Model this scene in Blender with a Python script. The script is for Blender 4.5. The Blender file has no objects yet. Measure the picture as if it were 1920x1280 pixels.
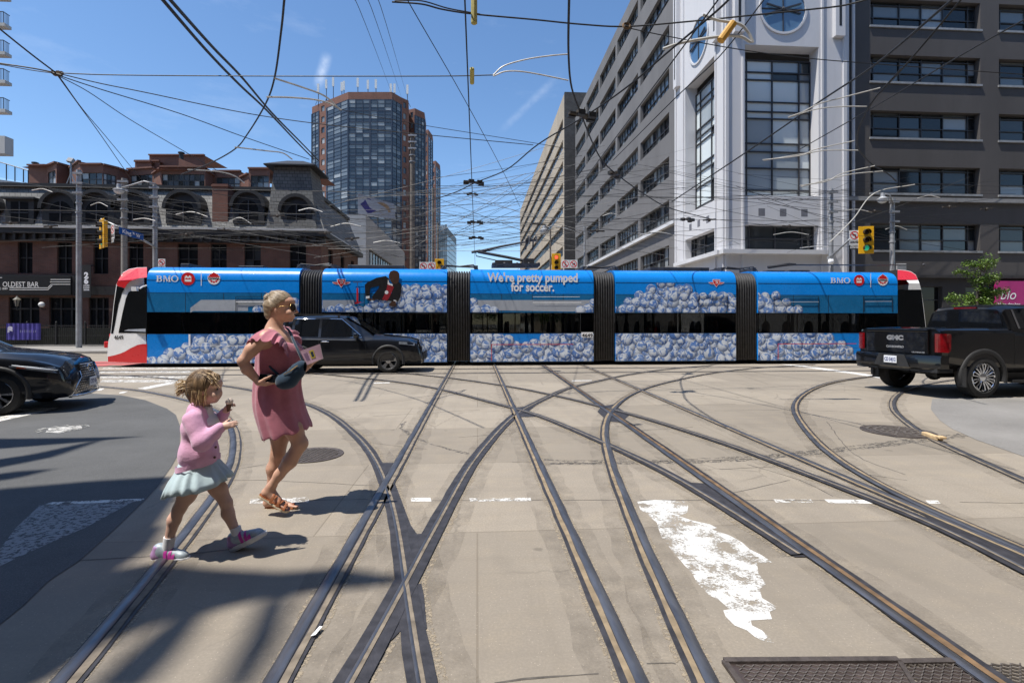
import bpy, bmesh, math, random
import numpy as np
from mathutils import Vector, Matrix
random.seed(7)
R = math.radians
SC = bpy.context.scene
COL = SC.collection

# ------------------------------------------------------------------ camera
H_CAM, F_PX, HOR, ALPHA = 1.5, 960.0, 607.0, R(3.87)
cam_d = bpy.data.cameras.new('camera'); cam = bpy.data.objects.new('camera', cam_d); COL.objects.link(cam)
cam.location = (0, 0, H_CAM); cam.rotation_euler = (R(90), 0, -ALPHA)
cam_d.sensor_width = 36; cam_d.lens = 18; cam_d.shift_y = -(640-HOR)/1920; cam_d.clip_start = .05; cam_d.clip_end = 3000
SC.camera = cam
SC.view_settings.view_transform = 'Standard'; SC.view_settings.look = 'None'
SC.view_settings.exposure = 0.30; SC.view_settings.gamma = 1

# ------------------------------------------------------------------ light
CA, SA = math.cos(ALPHA), math.sin(ALPHA)
def cw(u, d, z=0.0):
    return Vector((u*CA + d*SA, -u*SA + d*CA, z))
_sh = cw(.42, .185)                      # shadow of a 1 m post on the ground
SUN = Vector((-_sh.x, -_sh.y, 1)).normalized()
SUN_EL = math.asin(SUN.z)
sl = bpy.data.lights.new('sun', 'SUN'); sl.energy = 5.0; sl.angle = R(.5); sl.color = (1, .955, .88)
so = bpy.data.objects.new('sun', sl); COL.objects.link(so); so.rotation_euler = SUN.to_track_quat('Z', 'Y').to_euler(); so.location = (-20, -8, 40)
W = bpy.data.worlds.new('World'); SC.world = W; W.use_nodes = True
wn = W.node_tree; wn.nodes.clear()
wo = wn.nodes.new('ShaderNodeOutputWorld'); bg = wn.nodes.new('ShaderNodeBackground'); sky = wn.nodes.new('ShaderNodeTexSky')
sky.sky_type = 'NISHITA'; sky.sun_disc = False; sky.sun_elevation = SUN_EL
sky.sun_rotation = math.atan2(SUN.x, SUN.y)
sky.air_density = 1.0; sky.dust_density = .25; sky.ozone_density = 3.2; sky.altitude = 150
bg.inputs['Strength'].default_value = .15
# thin cirrus wisps over the sky, by direction
tc = wn.nodes.new('ShaderNodeTexCoord'); mp = wn.nodes.new('ShaderNodeMapping'); mp.inputs['Scale'].default_value = (2.2, 2.2, 7); mp.inputs['Rotation'].default_value = (0, R(-28), R(20))
nz = wn.nodes.new('ShaderNodeTexNoise'); nz.inputs['Scale'].default_value = 1.5; nz.inputs['Detail'].default_value = 7; nz.inputs['Roughness'].default_value = .62
rp = wn.nodes.new('ShaderNodeValToRGB'); rp.color_ramp.elements[0].position = .57; rp.color_ramp.elements[1].position = .95
rp.color_ramp.elements[0].color = (0, 0, 0, 1); rp.color_ramp.elements[1].color = (.2, .2, .2, 1)
mx = wn.nodes.new('ShaderNodeMix'); mx.data_type = 'RGBA'; mx.inputs[7].default_value = (7.5, 7.9, 8.4, 1)
wn.links.new(tc.outputs['Generated'], mp.inputs['Vector']); wn.links.new(mp.outputs[0], nz.inputs['Vector']); wn.links.new(nz.outputs['Fac'], rp.inputs['Fac'])
hs = wn.nodes.new('ShaderNodeHueSaturation'); hs.inputs['Saturation'].default_value = 1.10; wn.links.new(sky.outputs[0], hs.inputs['Color'])
wn.links.new(rp.outputs['Color'], mx.inputs[0]); wn.links.new(hs.outputs[0], mx.inputs[6]); wn.links.new(mx.outputs[2], bg.inputs['Color']); wn.links.new(bg.outputs[0], wo.inputs['Surface'])

# ------------------------------------------------------------------ pixel <-> place helpers (photo pixels, 1920 x 1280)
def at(px, py, d):                       # point at depth d (metres along the view axis)
    return cw((px-960)/F_PX*d, d, H_CAM-(py-HOR)/F_PX*d)
def gr(px, py, z=0.0):                   # point on the ground plane (or plane at height z)
    d = F_PX*(H_CAM-z)/(py-HOR)
    return cw((px-960)/F_PX*d, d, z)
def atY(px, py, Y):                      # point on the vertical plane y = Y
    k = (px-960)/F_PX
    d = Y/(CA-k*SA)
    return at(px, py, d)
def atX(px, py, X):
    k = (px-960)/F_PX
    d = X/(k*CA+SA)
    return at(px, py, d)

# two faint contrails, fixed to directions of the sky
def contrail(src, p1, p2, w, amt):
    d1 = (at(*p1, 100)-Vector((0, 0, H_CAM))).normalized(); d2 = (at(*p2, 100)-Vector((0, 0, H_CAM))).normalized(); c = ((d1+d2)/2).normalized(); a = (d2-d1).normalized(); b = c.cross(a).normalized(); L = (d2-d1).length/2
    def dotabs(v, off, lo, hi):
        n = wn.nodes.new('ShaderNodeVectorMath'); n.operation = 'DOT_PRODUCT'; n.inputs[1].default_value = v; wn.links.new(tc.outputs['Generated'], n.inputs[0])
        m = wn.nodes.new('ShaderNodeMath'); m.operation = 'SUBTRACT'; m.inputs[1].default_value = off; wn.links.new(n.outputs['Value'], m.inputs[0]); k = wn.nodes.new('ShaderNodeMath'); k.operation = 'ABSOLUTE'; wn.links.new(m.outputs[0], k.inputs[0])
        r = wn.nodes.new('ShaderNodeMapRange'); r.interpolation_type = 'SMOOTHSTEP'; r.inputs[1].default_value = lo; r.inputs[2].default_value = hi; r.inputs[3].default_value = 1; r.inputs[4].default_value = 0; wn.links.new(k.outputs[0], r.inputs[0]); return r.outputs[0]
    A = dotabs(b, 0, 0, w); B = dotabs(a, c.dot(a), L*.4, L)
    n2 = wn.nodes.new('ShaderNodeTexNoise'); n2.inputs['Scale'].default_value = 90; n2.inputs['Detail'].default_value = 5; wn.links.new(tc.outputs['Generated'], n2.inputs['Vector'])
    x = A
    for y in (B, n2.outputs['Fac']):
        q = wn.nodes.new('ShaderNodeMath'); q.operation = 'MULTIPLY'; wn.links.new(x, q.inputs[0]); wn.links.new(y, q.inputs[1]); x = q.outputs[0]
    q = wn.nodes.new('ShaderNodeMath'); q.operation = 'MULTIPLY'; q.inputs[1].default_value = amt; wn.links.new(x, q.inputs[0])
    m2 = wn.nodes.new('ShaderNodeMix'); m2.data_type = 'RGBA'; m2.inputs[7].default_value = (7.5, 7.9, 8.4, 1); wn.links.new(q.outputs[0], m2.inputs[0]); wn.links.new(src, m2.inputs[6]); return m2.outputs[2]
_s = contrail(mx.outputs[2], (594, 170), (616, 95), .012, .42); _s = contrail(_s, (930, 255), (1060, 130), .010, .14)
wn.links.new(_s, bg.inputs['Color'])
# ------------------------------------------------------------------ objects
WM = {}
def _wm(o):
    return WM.get(o.name, Matrix.Identity(4)) if o else Matrix.Identity(4)
def tag(o, label=None, cat=None, group=None, kind=None):
    if label: o['label'] = label
    if cat: o['category'] = cat
    if group: o['group'] = group
    if kind: o['kind'] = kind
    return o
def thing(name, label, cat, loc=(0, 0, 0), rz=0.0, group=None):
    o = bpy.data.objects.new(name, None); COL.objects.link(o)
    o.location = loc; o.rotation_euler = (0, 0, rz); o.empty_display_size = .2
    WM[o.name] = Matrix.Translation(Vector(loc)) @ Matrix.Rotation(rz, 4, 'Z')
    return tag(o, label, cat, group)
def kids(o): return [c for c in bpy.data.objects if c.parent is o]
def copy_tree(o, loc=None, rz=None, parent=None, label=None, group=None):
    c = o.copy(); COL.objects.link(c)
    if parent: c.parent = parent
    if loc is not None: c.location = loc
    if rz is not None: c.rotation_euler = (0, 0, rz)
    if label: c['label'] = label
    if group: c['group'] = group
    for ch in kids(o): copy_tree(ch, parent=c)
    return c

class MB:
    def __init__(s): s.v = []; s.f = []; s.m = []; s.mi = 0
    def add(s, vs, fs, mi=None):
        b = len(s.v); s.v += [tuple(p) for p in vs]; s.f += [tuple(i+b for i in f) for f in fs]; s.m += [s.mi if mi is None else mi]*len(fs); return s
    def quad(s, a, b, c, d, mi=None): return s.add([a, b, c, d], [(0, 1, 2, 3)], mi)
    def poly(s, pts, mi=None): return s.add(pts, [tuple(range(len(pts)))], mi)
    def box(s, x0, x1, y0, y1, z0, z1, mi=None, M=None):
        v = [(x0, y0, z0), (x1, y0, z0), (x1, y1, z0), (x0, y1, z0), (x0, y0, z1), (x1, y0, z1), (x1, y1, z1), (x0, y1, z1)]
        if M is not None: v = [M @ Vector(p) for p in v]
        return s.add(v, [(3, 2, 1, 0), (4, 5, 6, 7), (0, 1, 5, 4), (1, 2, 6, 5), (2, 3, 7, 6), (3, 0, 4, 7)], mi)
    def bar(s, p, q, w, h, mi=None, up=(0, 0, 1)):       # box beam from p to q
        p = Vector(p); q = Vector(q); t = (q-p).normalized(); u = Vector(up)
        if abs(t.dot(u)) > .98: u = Vector((0, 1, 0))
        a = t.cross(u).normalized()*w/2; b = a.cross(t).normalized()*h/2
        v = [p-a-b, p+a-b, p+a+b, p-a+b, q-a-b, q+a-b, q+a+b, q-a+b]
        return s.add(v, [(3, 2, 1, 0), (4, 5, 6, 7), (0, 1, 5, 4), (1, 2, 6, 5), (2, 3, 7, 6), (3, 0, 4, 7)], mi)
    def tube(s, pts, r, n=8, mi=None, caps=True):
        pts = [Vector(p) for p in pts]; k = len(pts)
        rs = r if isinstance(r, (list, tuple)) else [r]*k
        vs = []; ref = None
        for i, p in enumerate(pts):
            t = (pts[min(i+1, k-1)]-pts[max(i-1, 0)]).normalized()
            if ref is None:
                ref = Vector((0, 0, 1)) if abs(t.z) < .9 else Vector((1, 0, 0))
            a = t.cross(ref).normalized(); b = a.cross(t).normalized(); ref = b
            for j in range(n):
                w = 2*math.pi*j/n; vs.append(p+a*math.cos(w)*rs[i]+b*math.sin(w)*rs[i])
        fs = [(i*n+j, i*n+(j+1) % n, (i+1)*n+(j+1) % n, (i+1)*n+j) for i in range(k-1) for j in range(n)]
        if caps: fs += [tuple(range(n-1, -1, -1)), tuple((k-1)*n+j for j in range(n))]
        return s.add(vs, fs, mi)
    def lathe(s, prof, M=None, n=24, mi=None, closed=False):   # prof: (r, h) round local z
        vs = []; k = len(prof)
        for r, h in prof:
            for j in range(n):
                w = 2*math.pi*j/n; vs.append(Vector((r*math.cos(w), r*math.sin(w), h)))
        fs = [(i*n+j, i*n+(j+1) % n, (i+1)*n+(j+1) % n, (i+1)*n+j) for i in range(k-1) for j in range(n)]
        if not closed: fs += [tuple(range(n-1, -1, -1)), tuple((k-1)*n+j for j in range(n))]
        if M is not None: vs = [M @ p for p in vs]
        return s.add(vs, fs, mi)
    def ball(s, c, r, n=12, m=8, mi=None, sc=(1, 1, 1)):
        vs = [(c[0]+sc[0]*r*math.sin(math.pi*i/m)*math.cos(2*math.pi*j/n), c[1]+sc[1]*r*math.sin(math.pi*i/m)*math.sin(2*math.pi*j/n), c[2]+sc[2]*r*math.cos(math.pi*i/m)) for i in range(m+1) for j in range(n)]
        fs = [(i*n+j, (i+1)*n+j, (i+1)*n+(j+1) % n, i*n+(j+1) % n) for i in range(m) for j in range(n)]
        return s.add(vs, fs, mi)
    def prism(s, pts, off, mi=None):                         # closed polygon (3d pts) swept by vector off
        n = len(pts); off = Vector(off); a = [Vector(p) for p in pts]; vs = a+[p+off for p in a]
        fs = [tuple(range(n-1, -1, -1)), tuple(range(n, 2*n))]+[(i, (i+1) % n, n+(i+1) % n, n+i) for i in range(n)]
        return s.add(vs, fs, mi)
    def loft(s, rings, mi=None, caps=True, closed=True):
        n = len(rings[0]); vs = [p for r in rings for p in r]; k = len(rings); m = n if closed else n-1
        fs = [(i*n+j, i*n+(j+1) % n, (i+1)*n+(j+1) % n, (i+1)*n+j) for i in range(k-1) for j in range(m)]
        if caps and closed: fs += [tuple(range(n-1, -1, -1)), tuple((k-1)*n+j for j in range(n))]
        return s.add(vs, fs, mi)
    def build(s, name, mats, parent=None, smooth=False, world=True, bevel=0, fixn=True):
        if not isinstance(mats, (list, tuple)): mats = [mats]
        me = bpy.data.meshes.new(name); v = s.v
        if parent is not None and world:
            I = _wm(parent).inverted(); v = [I @ Vector(p) for p in v]
        me.from_pydata([tuple(p) for p in v], [], s.f)
        for m in mats: me.materials.append(m)
        me.polygons.foreach_set('material_index', s.m)
        if fixn:
            bm = bmesh.new(); bm.from_mesh(me); bmesh.ops.recalc_face_normals(bm, faces=bm.faces); bm.to_mesh(me); bm.free()
        if smooth: me.polygons.foreach_set('use_smooth', [True]*len(me.polygons))
        me.update()
        o = bpy.data.objects.new(name, me); COL.objects.link(o)
        if smooth == 'auto':
            auto_smooth(me)
        if parent is not None: o.parent = parent; WM[o.name] = _wm(parent)
        if bevel:
            b = o.modifiers.new('bevel', 'BEVEL'); b.width = bevel; b.segments = 2; b.limit_method = 'ANGLE'; b.angle_limit = R(40)
        return o
def auto_smooth(me, ang=35):
    bm = bmesh.new(); bm.from_mesh(me); ca = R(ang)
    for e in bm.edges:
        if len(e.link_faces) == 2: e.smooth = e.calc_face_angle(0) < ca
    bm.to_mesh(me); bm.free()
def baked(o):                              # apply the modifiers of o into its mesh
    dg = bpy.context.evaluated_depsgraph_get(); dg.update()
    me = bpy.data.meshes.new_from_object(o.evaluated_get(dg)); old = o.data; o.modifiers.clear(); o.data = me
    return o
def text_mb(txt, size, shear=0, bold=0.0, align='LEFT', space=1.0):
    cu = bpy.data.curves.new('txt', 'FONT'); cu.body = txt; cu.size = size; cu.shear = shear; cu.offset = bold; cu.align_x = align; cu.space_character = space
    cu.resolution_u = 3
    o = bpy.data.objects.new('txt', cu); COL.objects.link(o)
    dg = bpy.context.evaluated_depsgraph_get(); dg.update()
    me = bpy.data.meshes.new_from_object(o.evaluated_get(dg))
    v = [p.co.copy() for p in me.vertices]; f = [tuple(p.vertices) for p in me.polygons]
    bpy.data.objects.remove(o); bpy.data.curves.remove(cu); bpy.data.meshes.remove(me)
    return v, f
def put_text(mb, txt, org, ex, ey, size, off=.003, width=None, mi=None, **k):  # letters as flat sheets: org + ex*x + ey*y
    v, f = text_mb(txt, size, **k)
    if not v: return mb
    ex = Vector(ex).normalized(); ey = Vector(ey).normalized(); n = ex.cross(ey)
    sx = 1.0
    if width:
        w = max(p.x for p in v)-min(p.x for p in v); sx = width/w
    x0 = min(p.x for p in v) if k.get('align', 'LEFT') == 'LEFT' else 0
    return mb.add([Vector(org)+ex*((p.x-x0)*sx)+ey*p.y+n*off for p in v], f, mi)

# ------------------------------------------------------------------ materials
def nt(name):
    m = bpy.data.materials.new(name); m.use_nodes = True; t = m.node_tree; b = t.nodes['Principled BSDF']; return m, t, b
def nd(t, typ, **k):
    n = t.nodes.new(typ)
    for a, v in k.items():
        if a in n.inputs: n.inputs[a].default_value = v
        else: setattr(n, a, v)
    return n
def c4(c): return (c[0], c[1], c[2], 1)
def mixc(t, fac, a, b, mode='MIX'):
    n = t.nodes.new('ShaderNodeMix'); n.data_type = 'RGBA'; n.blend_type = mode
    for s, x in ((0, fac), (6, a), (7, b)):
        if hasattr(x, 'is_linked') or hasattr(x, 'links'): t.links.new(x, n.inputs[s])
        else: n.inputs[s].default_value = x if s == 0 else c4(x)
    return n.outputs[2]
def ramp(t, src, p0, p1, a=(0, 0, 0), b=(1, 1, 1)):
    n = t.nodes.new('ShaderNodeValToRGB'); e = n.color_ramp.elements; e[0].position = p0; e[1].position = p1; e[0].color = c4(a); e[1].color = c4(b)
    t.links.new(src, n.inputs[0]); return n.outputs[0]
def noise(t, scale, detail=4, rough=.55, vec=None, coord='Object', stretch=None):
    if vec is None:
        tcn = t.nodes.new('ShaderNodeTexCoord'); vec = tcn.outputs[coord]
    if stretch:
        mpn = t.nodes.new('ShaderNodeMapping'); mpn.inputs['Scale'].default_value = stretch; t.links.new(vec, mpn.inputs[0]); vec = mpn.outputs[0]
    n = nd(t, 'ShaderNodeTexNoise', Scale=scale, Detail=detail, Roughness=rough); t.links.new(vec, n.inputs['Vector']); return n.outputs['Fac']
def bump(t, b, src, strength=.3, dist=.01):
    n = nd(t, 'ShaderNodeBump', Strength=strength, Distance=dist); t.links.new(src, n.inputs['Height']); t.links.new(n.outputs[0], b.inputs['Normal'])
def pbr(name, col, rough=.6, metal=0.0, var=.12, scale=4.0, bmp=0.0, bscale=60.0, coat=0.0, spec=.5, rvar=.1, sheen=0.0):
    m, t, b = nt(name)
    n1 = noise(t, scale, 5)
    d = tuple(max(0, c*(1-var)) for c in col); l = tuple(min(1, c*(1+var)) for c in col)
    t.links.new(ramp(t, n1, .3, .7, d, l), b.inputs['Base Color'])
    b.inputs['Metallic'].default_value = metal; b.inputs['Specular IOR Level'].default_value = spec
    mr = nd(t, 'ShaderNodeMapRange'); mr.inputs[3].default_value = max(0, rough-rvar); mr.inputs[4].default_value = min(1, rough+rvar)
    t.links.new(noise(t, scale*3.3, 3), mr.inputs[0]); t.links.new(mr.outputs[0], b.inputs['Roughness'])
    if coat: b.inputs['Coat Weight'].default_value = coat; b.inputs['Coat Roughness'].default_value = .03
    if sheen: b.inputs['Sheen Weight'].default_value = sheen
    if bmp: bump(t, b, noise(t, bscale, 4), bmp, .004)
    return m
def emit(name, col, strength):
    m, t, b = nt(name); b.inputs['Base Color'].default_value = c4(col); b.inputs['Emission Color'].default_value = c4(col); b.inputs['Emission Strength'].default_value = strength; return m
def wallvec(t):                          # brick coordinates: (x+y, z) so it lies upright on axis-aligned walls
    g = t.nodes.new('ShaderNodeNewGeometry'); s = t.nodes.new('ShaderNodeSeparateXYZ'); t.links.new(g.outputs['Position'], s.inputs[0])
    a = nd(t, 'ShaderNodeMath', operation='ADD'); t.links.new(s.outputs[0], a.inputs[0]); t.links.new(s.outputs[1], a.inputs[1])
    c = t.nodes.new('ShaderNodeCombineXYZ'); t.links.new(a.outputs[0], c.inputs[0]); t.links.new(s.outputs[2], c.inputs[1]); return c.outputs[0]
def brick(name, c1, c2, mortar, w=.22, h=.075, msize=.012, rough=.85, dirt=.35, off=.5):
    m, t, b = nt(name); v = wallvec(t)
    n = nd(t, 'ShaderNodeTexBrick', Color1=c4(c1), Color2=c4(c2), Mortar=c4(mortar), Scale=1.0); n.offset = off
    n.inputs['Mortar Size'].default_value = msize; n.inputs['Brick Width'].default_value = w; n.inputs['Row Height'].default_value = h; n.inputs['Bias'].default_value = -.1
    t.links.new(v, n.inputs['Vector'])
    g = ramp(t, noise(t, .7, 6, .65), .35, .7, (1-dirt,)*3, (1.08,)*3)
    t.links.new(mixc(t, 1.0, n.outputs['Color'], g, 'MULTIPLY'), b.inputs['Base Color']); b.inputs['Roughness'].default_value = rough
    bump(t, b, n.outputs['Fac'], -.4, .01)
    return m
# ================================================================== GROUND
def concrete_mat(name, base, dark, sand):
    m, t, b = nt(name)
    big = noise(t, .45, 6, .62); mid = noise(t, 3.2, 7, .7); fine = noise(t, 70, 4, .75); streak = noise(t, 2.2, 6, .65, stretch=(.22, 2.4, 1)); lon = noise(t, 1.6, 5, .6, stretch=(2.0, .18, 1))
    tcn = t.nodes.new('ShaderNodeTexCoord')
    sl = nd(t, 'ShaderNodeTexBrick', Scale=1.0, Color1=(.80, .80, .80, 1), Color2=(1.12, 1.12, 1.12, 1), Mortar=(.62, .60, .57, 1)); sl.offset = .35
    sl.inputs['Mortar Size'].default_value = .006; sl.inputs['Brick Width'].default_value = 3.3; sl.inputs['Row Height'].default_value = 1.85; t.links.new(tcn.outputs['Object'], sl.inputs['Vector'])
    c = ramp(t, big, .34, .66, dark, base)
    c = mixc(t, ramp(t, mid, .48, .74, (0, 0, 0), (.65,)*3), c, sand)
    c = mixc(t, ramp(t, streak, .5, .74, (0, 0, 0), (.5,)*3), c, tuple(x*.68 for x in base))
    c = mixc(t, ramp(t, lon, .52, .75, (0, 0, 0), (.45,)*3), c, tuple(x*.60 for x in base))
    c = mixc(t, 1.0, c, sl.outputs['Color'], 'MULTIPLY')
    c = mixc(t, ramp(t, fine, .45, .60, (.5,)*3, (0, 0, 0)), c, tuple(x*.60 for x in base))
    sp = nd(t, 'ShaderNodeTexVoronoi', Scale=42.0, feature='F1'); t.links.new(tcn.outputs['Object'], sp.inputs['Vector'])
    c = mixc(t, ramp(t, sp.outputs['Distance'], .06, .13, (.55,)*3, (0, 0, 0)), c, tuple(min(1, x*1.55) for x in base))
    gum = nd(t, 'ShaderNodeTexVoronoi', Scale=1.7, feature='F1'); wob = t.nodes.new('ShaderNodeTexNoise'); wob.inputs['Scale'].default_value = 14; t.links.new(tcn.outputs['Object'], wob.inputs['Vector'])
    av = nd(t, 'ShaderNodeVectorMath', operation='MULTIPLY_ADD'); av.inputs[1].default_value = (.09, .09, 0); t.links.new(wob.outputs['Color'], av.inputs[0]); t.links.new(tcn.outputs['Object'], av.inputs[2]); t.links.new(av.outputs[0], gum.inputs['Vector'])
    c = mixc(t, ramp(t, gum.outputs['Distance'], .045, .075, (.6,)*3, (0, 0, 0)), c, tuple(x*.38 for x in base))
    stain = noise(t, .9, 4, .6, stretch=(1, .5, 1))
    c = mixc(t, ramp(t, stain, .58, .72, (0, 0, 0), (.5,)*3), c, tuple(x*.50 for x in base))
    ck = nd(t, 'ShaderNodeTexVoronoi', Scale=.55, feature='DISTANCE_TO_EDGE'); t.links.new(av.outputs[0], ck.inputs['Vector']); crk = mixc(t, 1.0, ramp(t, ck.outputs['Distance'], .002, .006, (1,)*3, (0, 0, 0)), ramp(t, big, .5, .56), 'MULTIPLY')
    c = mixc(t, crk, c, tuple(x*.62 for x in base))
    t.links.new(c, b.inputs['Base Color']); b.inputs['Roughness'].default_value = .85; b.inputs['Specular IOR Level'].default_value = .3
    h = mixc(t, .6, fine, mid); bump(t, b, h, .22, .005)
    return m
M_CONC = concrete_mat('street_concrete', (.362, .314, .252), (.282, .243, .196), (.385, .322, .238))
M_CONC2 = concrete_mat('sidewalk_concrete', (.36, .34, .31), (.30, .28, .26), (.38, .35, .30))
def asphalt_mat(name, base):
    m, t, b = nt(name)
    fine = noise(t, 160, 3, .75); big = noise(t, .8, 6, .6); mid = noise(t, 9, 4, .6)
    c = ramp(t, big, .3, .7, tuple(x*.78 for x in base), tuple(x*1.15 for x in base))
    c = mixc(t, ramp(t, fine, .5, .68, (0, 0, 0), (.6,)*3), c, tuple(x*2.1 for x in base))
    c = mixc(t, ramp(t, mid, .55, .8, (0, 0, 0), (.4,)*3), c, tuple(x*.6 for x in base))
    t.links.new(c, b.inputs['Base Color']); b.inputs['Roughness'].default_value = .88; b.inputs['Specular IOR Level'].default_value = .3
    bump(t, b, fine, .5, .006); return m
M_ASPH = asphalt_mat('asphalt', (.098, .098, .097))
M_ASPH2 = asphalt_mat('worn_asphalt', (.215, .205, .192))
def paint_mat(name, col, wear=.5, scale=6.0, soft=.035, maxa=1.0):
    m, t, b = nt(name); out = t.nodes['Material Output']
    n = noise(t, scale, 7, .7); n2 = noise(t, 60, 3, .7); f = mixc(t, .28, n, n2)
    msk = ramp(t, f, wear-soft, wear+soft, (0, 0, 0), (maxa,)*3)
    tr = t.nodes.new('ShaderNodeBsdfTransparent'); mxs = t.nodes.new('ShaderNodeMixShader')
    t.links.new(msk, mxs.inputs[0]); t.links.new(tr.outputs[0], mxs.inputs[1]); t.links.new(b.outputs[0], mxs.inputs[2]); t.links.new(mxs.outputs[0], out.inputs['Surface'])
    t.links.new(ramp(t, noise(t, 9, 5), .3, .7, tuple(x*.85 for x in col), col), b.inputs['Base Color']); b.inputs['Roughness'].default_value = .7
    return m
M_PAINT = paint_mat('worn_white_paint', (.72, .70, .66), .44, 8)
M_PAINT3 = paint_mat('thin_grey_paint', (.26, .26, .26), .46, 26)
M_PAINT2 = paint_mat('flaking_white_paint', (.66, .64, .60), .49, 9)
M_PATCH = paint_mat('white_patch_paint', (.68, .665, .63), .478, 5.0)
M_REDLANE = paint_mat('red_lane_paint', (.48, .13, .12), .40, 3)
m, t, b = nt('rail_steel'); M_STEEL = m
t.links.new(ramp(t, noise(t, 14, 4, stretch=(1, .2, 1)), .3, .75, (.11, .11, .12), (.26, .26, .275)), b.inputs['Base Color']); b.inputs['Metallic'].default_value = .75
mr = nd(t, 'ShaderNodeMapRange'); mr.inputs[3].default_value = .26; mr.inputs[4].default_value = .5; t.links.new(noise(t, 30, 4), mr.inputs[0]); t.links.new(mr.outputs[0], b.inputs['Roughness'])
M_RUST = pbr('rust_groove', (.17, .105, .055), .9, 0, .45, 9, .3, 60)
M_TAR = pbr('dark_casting', (.052, .050, .056), .6, .35, .35, 12, .4, 80)
M_SAND = pbr('sandy_grout', (.25, .19, .12), .92, 0, .35, 10, .3, 60)
M_GROUT = pbr('dirty_grout', (.20, .165, .125), .95, 0, .4, 12, .3, 60)
M_DUST = paint_mat('pale_dust', (.335, .275, .195), .52, 30)
M_GRIME = paint_mat('rail_grime', (.12, .10, .08), .54, 5, .13, .24)
M_CRACK = pbr('crack_filler', (.10, .088, .075), .95, 0, .3, 20)
def flat_poly(px, name, mat, z, kind='structure', label=None, cat=None):
    pts = [gr(x, y) for x, y in px]; bm = bmesh.new()
    vs = [bm.verts.new((p.x, p.y, z)) for p in pts]; bm.faces.new(vs); bmesh.ops.triangulate(bm, faces=bm.faces[:])
    for f in bm.faces:
        f.normal_update()
        if f.normal.z < 0: f.normal_flip()
    me = bpy.data.meshes.new(name); bm.to_mesh(me); bm.free(); me.materials.append(mat)
    o = bpy.data.objects.new(name, me); COL.objects.link(o)
    return tag(o, label, cat, kind=kind)
def struct(mb, name, mat, **k):
    o = mb.build(name, mat, **k); o['kind'] = 'structure'; return o
struct(MB().quad((-900, -300, -.004), (900, -300, -.004), (900, 1500, -.004), (-900, 1500, -.004)), 'ground', M_ASPH2)
struct(MB().quad((-70, -10, 0), (70, -10, 0), (70, 27, 0), (-70, 27, 0)), 'road', M_CONC)
struct(MB().quad((-9, 27, 0), (14.5, 27, 0), (14.5, 220, 0), (-9, 220, 0)), 'cross_road', M_CONC)
ASPH_EDGE = [(0, 1171), (45, 1135), (91, 1090), (150, 1051), (218, 990), (272, 938), (295, 913), (322, 874), (333, 854), (337, 831), (338, 800), (330, 778), (313, 766), (272, 750), (227, 741), (160, 737), (90, 734), (-60, 732), (-420, 735), (-1500, 780), (-2200, 1100), (-900, 1279)]
flat_poly(ASPH_EDGE, 'asphalt_lane', M_ASPH, .004)
flat_poly([(1748, 747), (1745, 767), (1762, 788), (1785, 804), (1832, 825), (1920, 856), (2400, 1010), (2900, 900), (2600, 760), (2100, 744)], 'asphalt_patch', M_ASPH2, .004)
# pavements beyond the tracks
SW = MB(); SW.box(-70, -9, 27.0, 39, -.05, .15); struct(SW, 'pavement', M_CONC2, bevel=.03)
SW = MB(); SW.box(14.5, 70, 26.6, 31, -.05, .15); struct(SW, 'pavement', M_CONC2, bevel=.03)
# --- rails -------------------------------------------------------------
def catmull(P, n=6):
    P = [np.array(p, float) for p in P]; P = [2*P[0]-P[1]]+P+[2*P[-1]-P[-2]]; out = []
    for i in range(1, len(P)-2):
        for k in range(n):
            s = k/n; a, b_, c, d = P[i-1:i+3]
            out.append(.5*((2*b_)+(-a+c)*s+(2*a-5*b_+4*c-d)*s*s+(-a+3*b_-3*c+d)*s**3))
    out.append(P[-2]); return out
def smooth_pts(P, it=3):
    for _ in range(it):
        P = [P[0]]+[.25*P[i-1]+.5*P[i]+.25*P[i+1] for i in range(1, len(P)-1)]+[P[-1]]
    return P
def strip(path, o0, o1, z, mb, zc=None, mi=None, jit=0.0):
    n = len(path); rows = []
    rnd = random.Random(int(abs(o0*1000))+n)
    for i in range(n):
        t = path[min(i+1, n-1)]-path[max(i-1, 0)]; t = t/np.hypot(*t); nr = np.array([t[1], -t[0]])   # nr = right of travel
        ja = rnd.uniform(-jit, jit); jb = rnd.uniform(-jit, jit)
        a = path[i]+nr*(o0+ja); b_ = path[i]+nr*(o1+jb)
        if zc is None: rows.append([(a[0], a[1], z), (b_[0], b_[1], z)])
        else:
            q = [(a*(1-s)+b_*s) for s in (0, .12, .5, .88, 1)]
            zz = (z, zc-.002, zc, zc-.002, z); rows.append([(q[k][0], q[k][1], zz[k]) for k in range(5)])
    k = len(rows[0])
    mb.add([p for r in rows for p in r], [(i*k+j, i*k+j+1, (i+1)*k+j+1, (i+1)*k+j) for i in range(n-1) for j in range(k-1)], mi)
def resample(P, step):
    out = [P[0]]; acc = 0
    for i in range(1, len(P)):
        a = P[i-1]; b_ = P[i]; L = np.hypot(*(b_-a)); 
        while acc+L >= step:
            s = (step-acc)/L; a = a+(b_-a)*s; out.append(a); L = np.hypot(*(b_-a)); acc = 0
        acc += L
    out.append(P[-1]); return out
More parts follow.
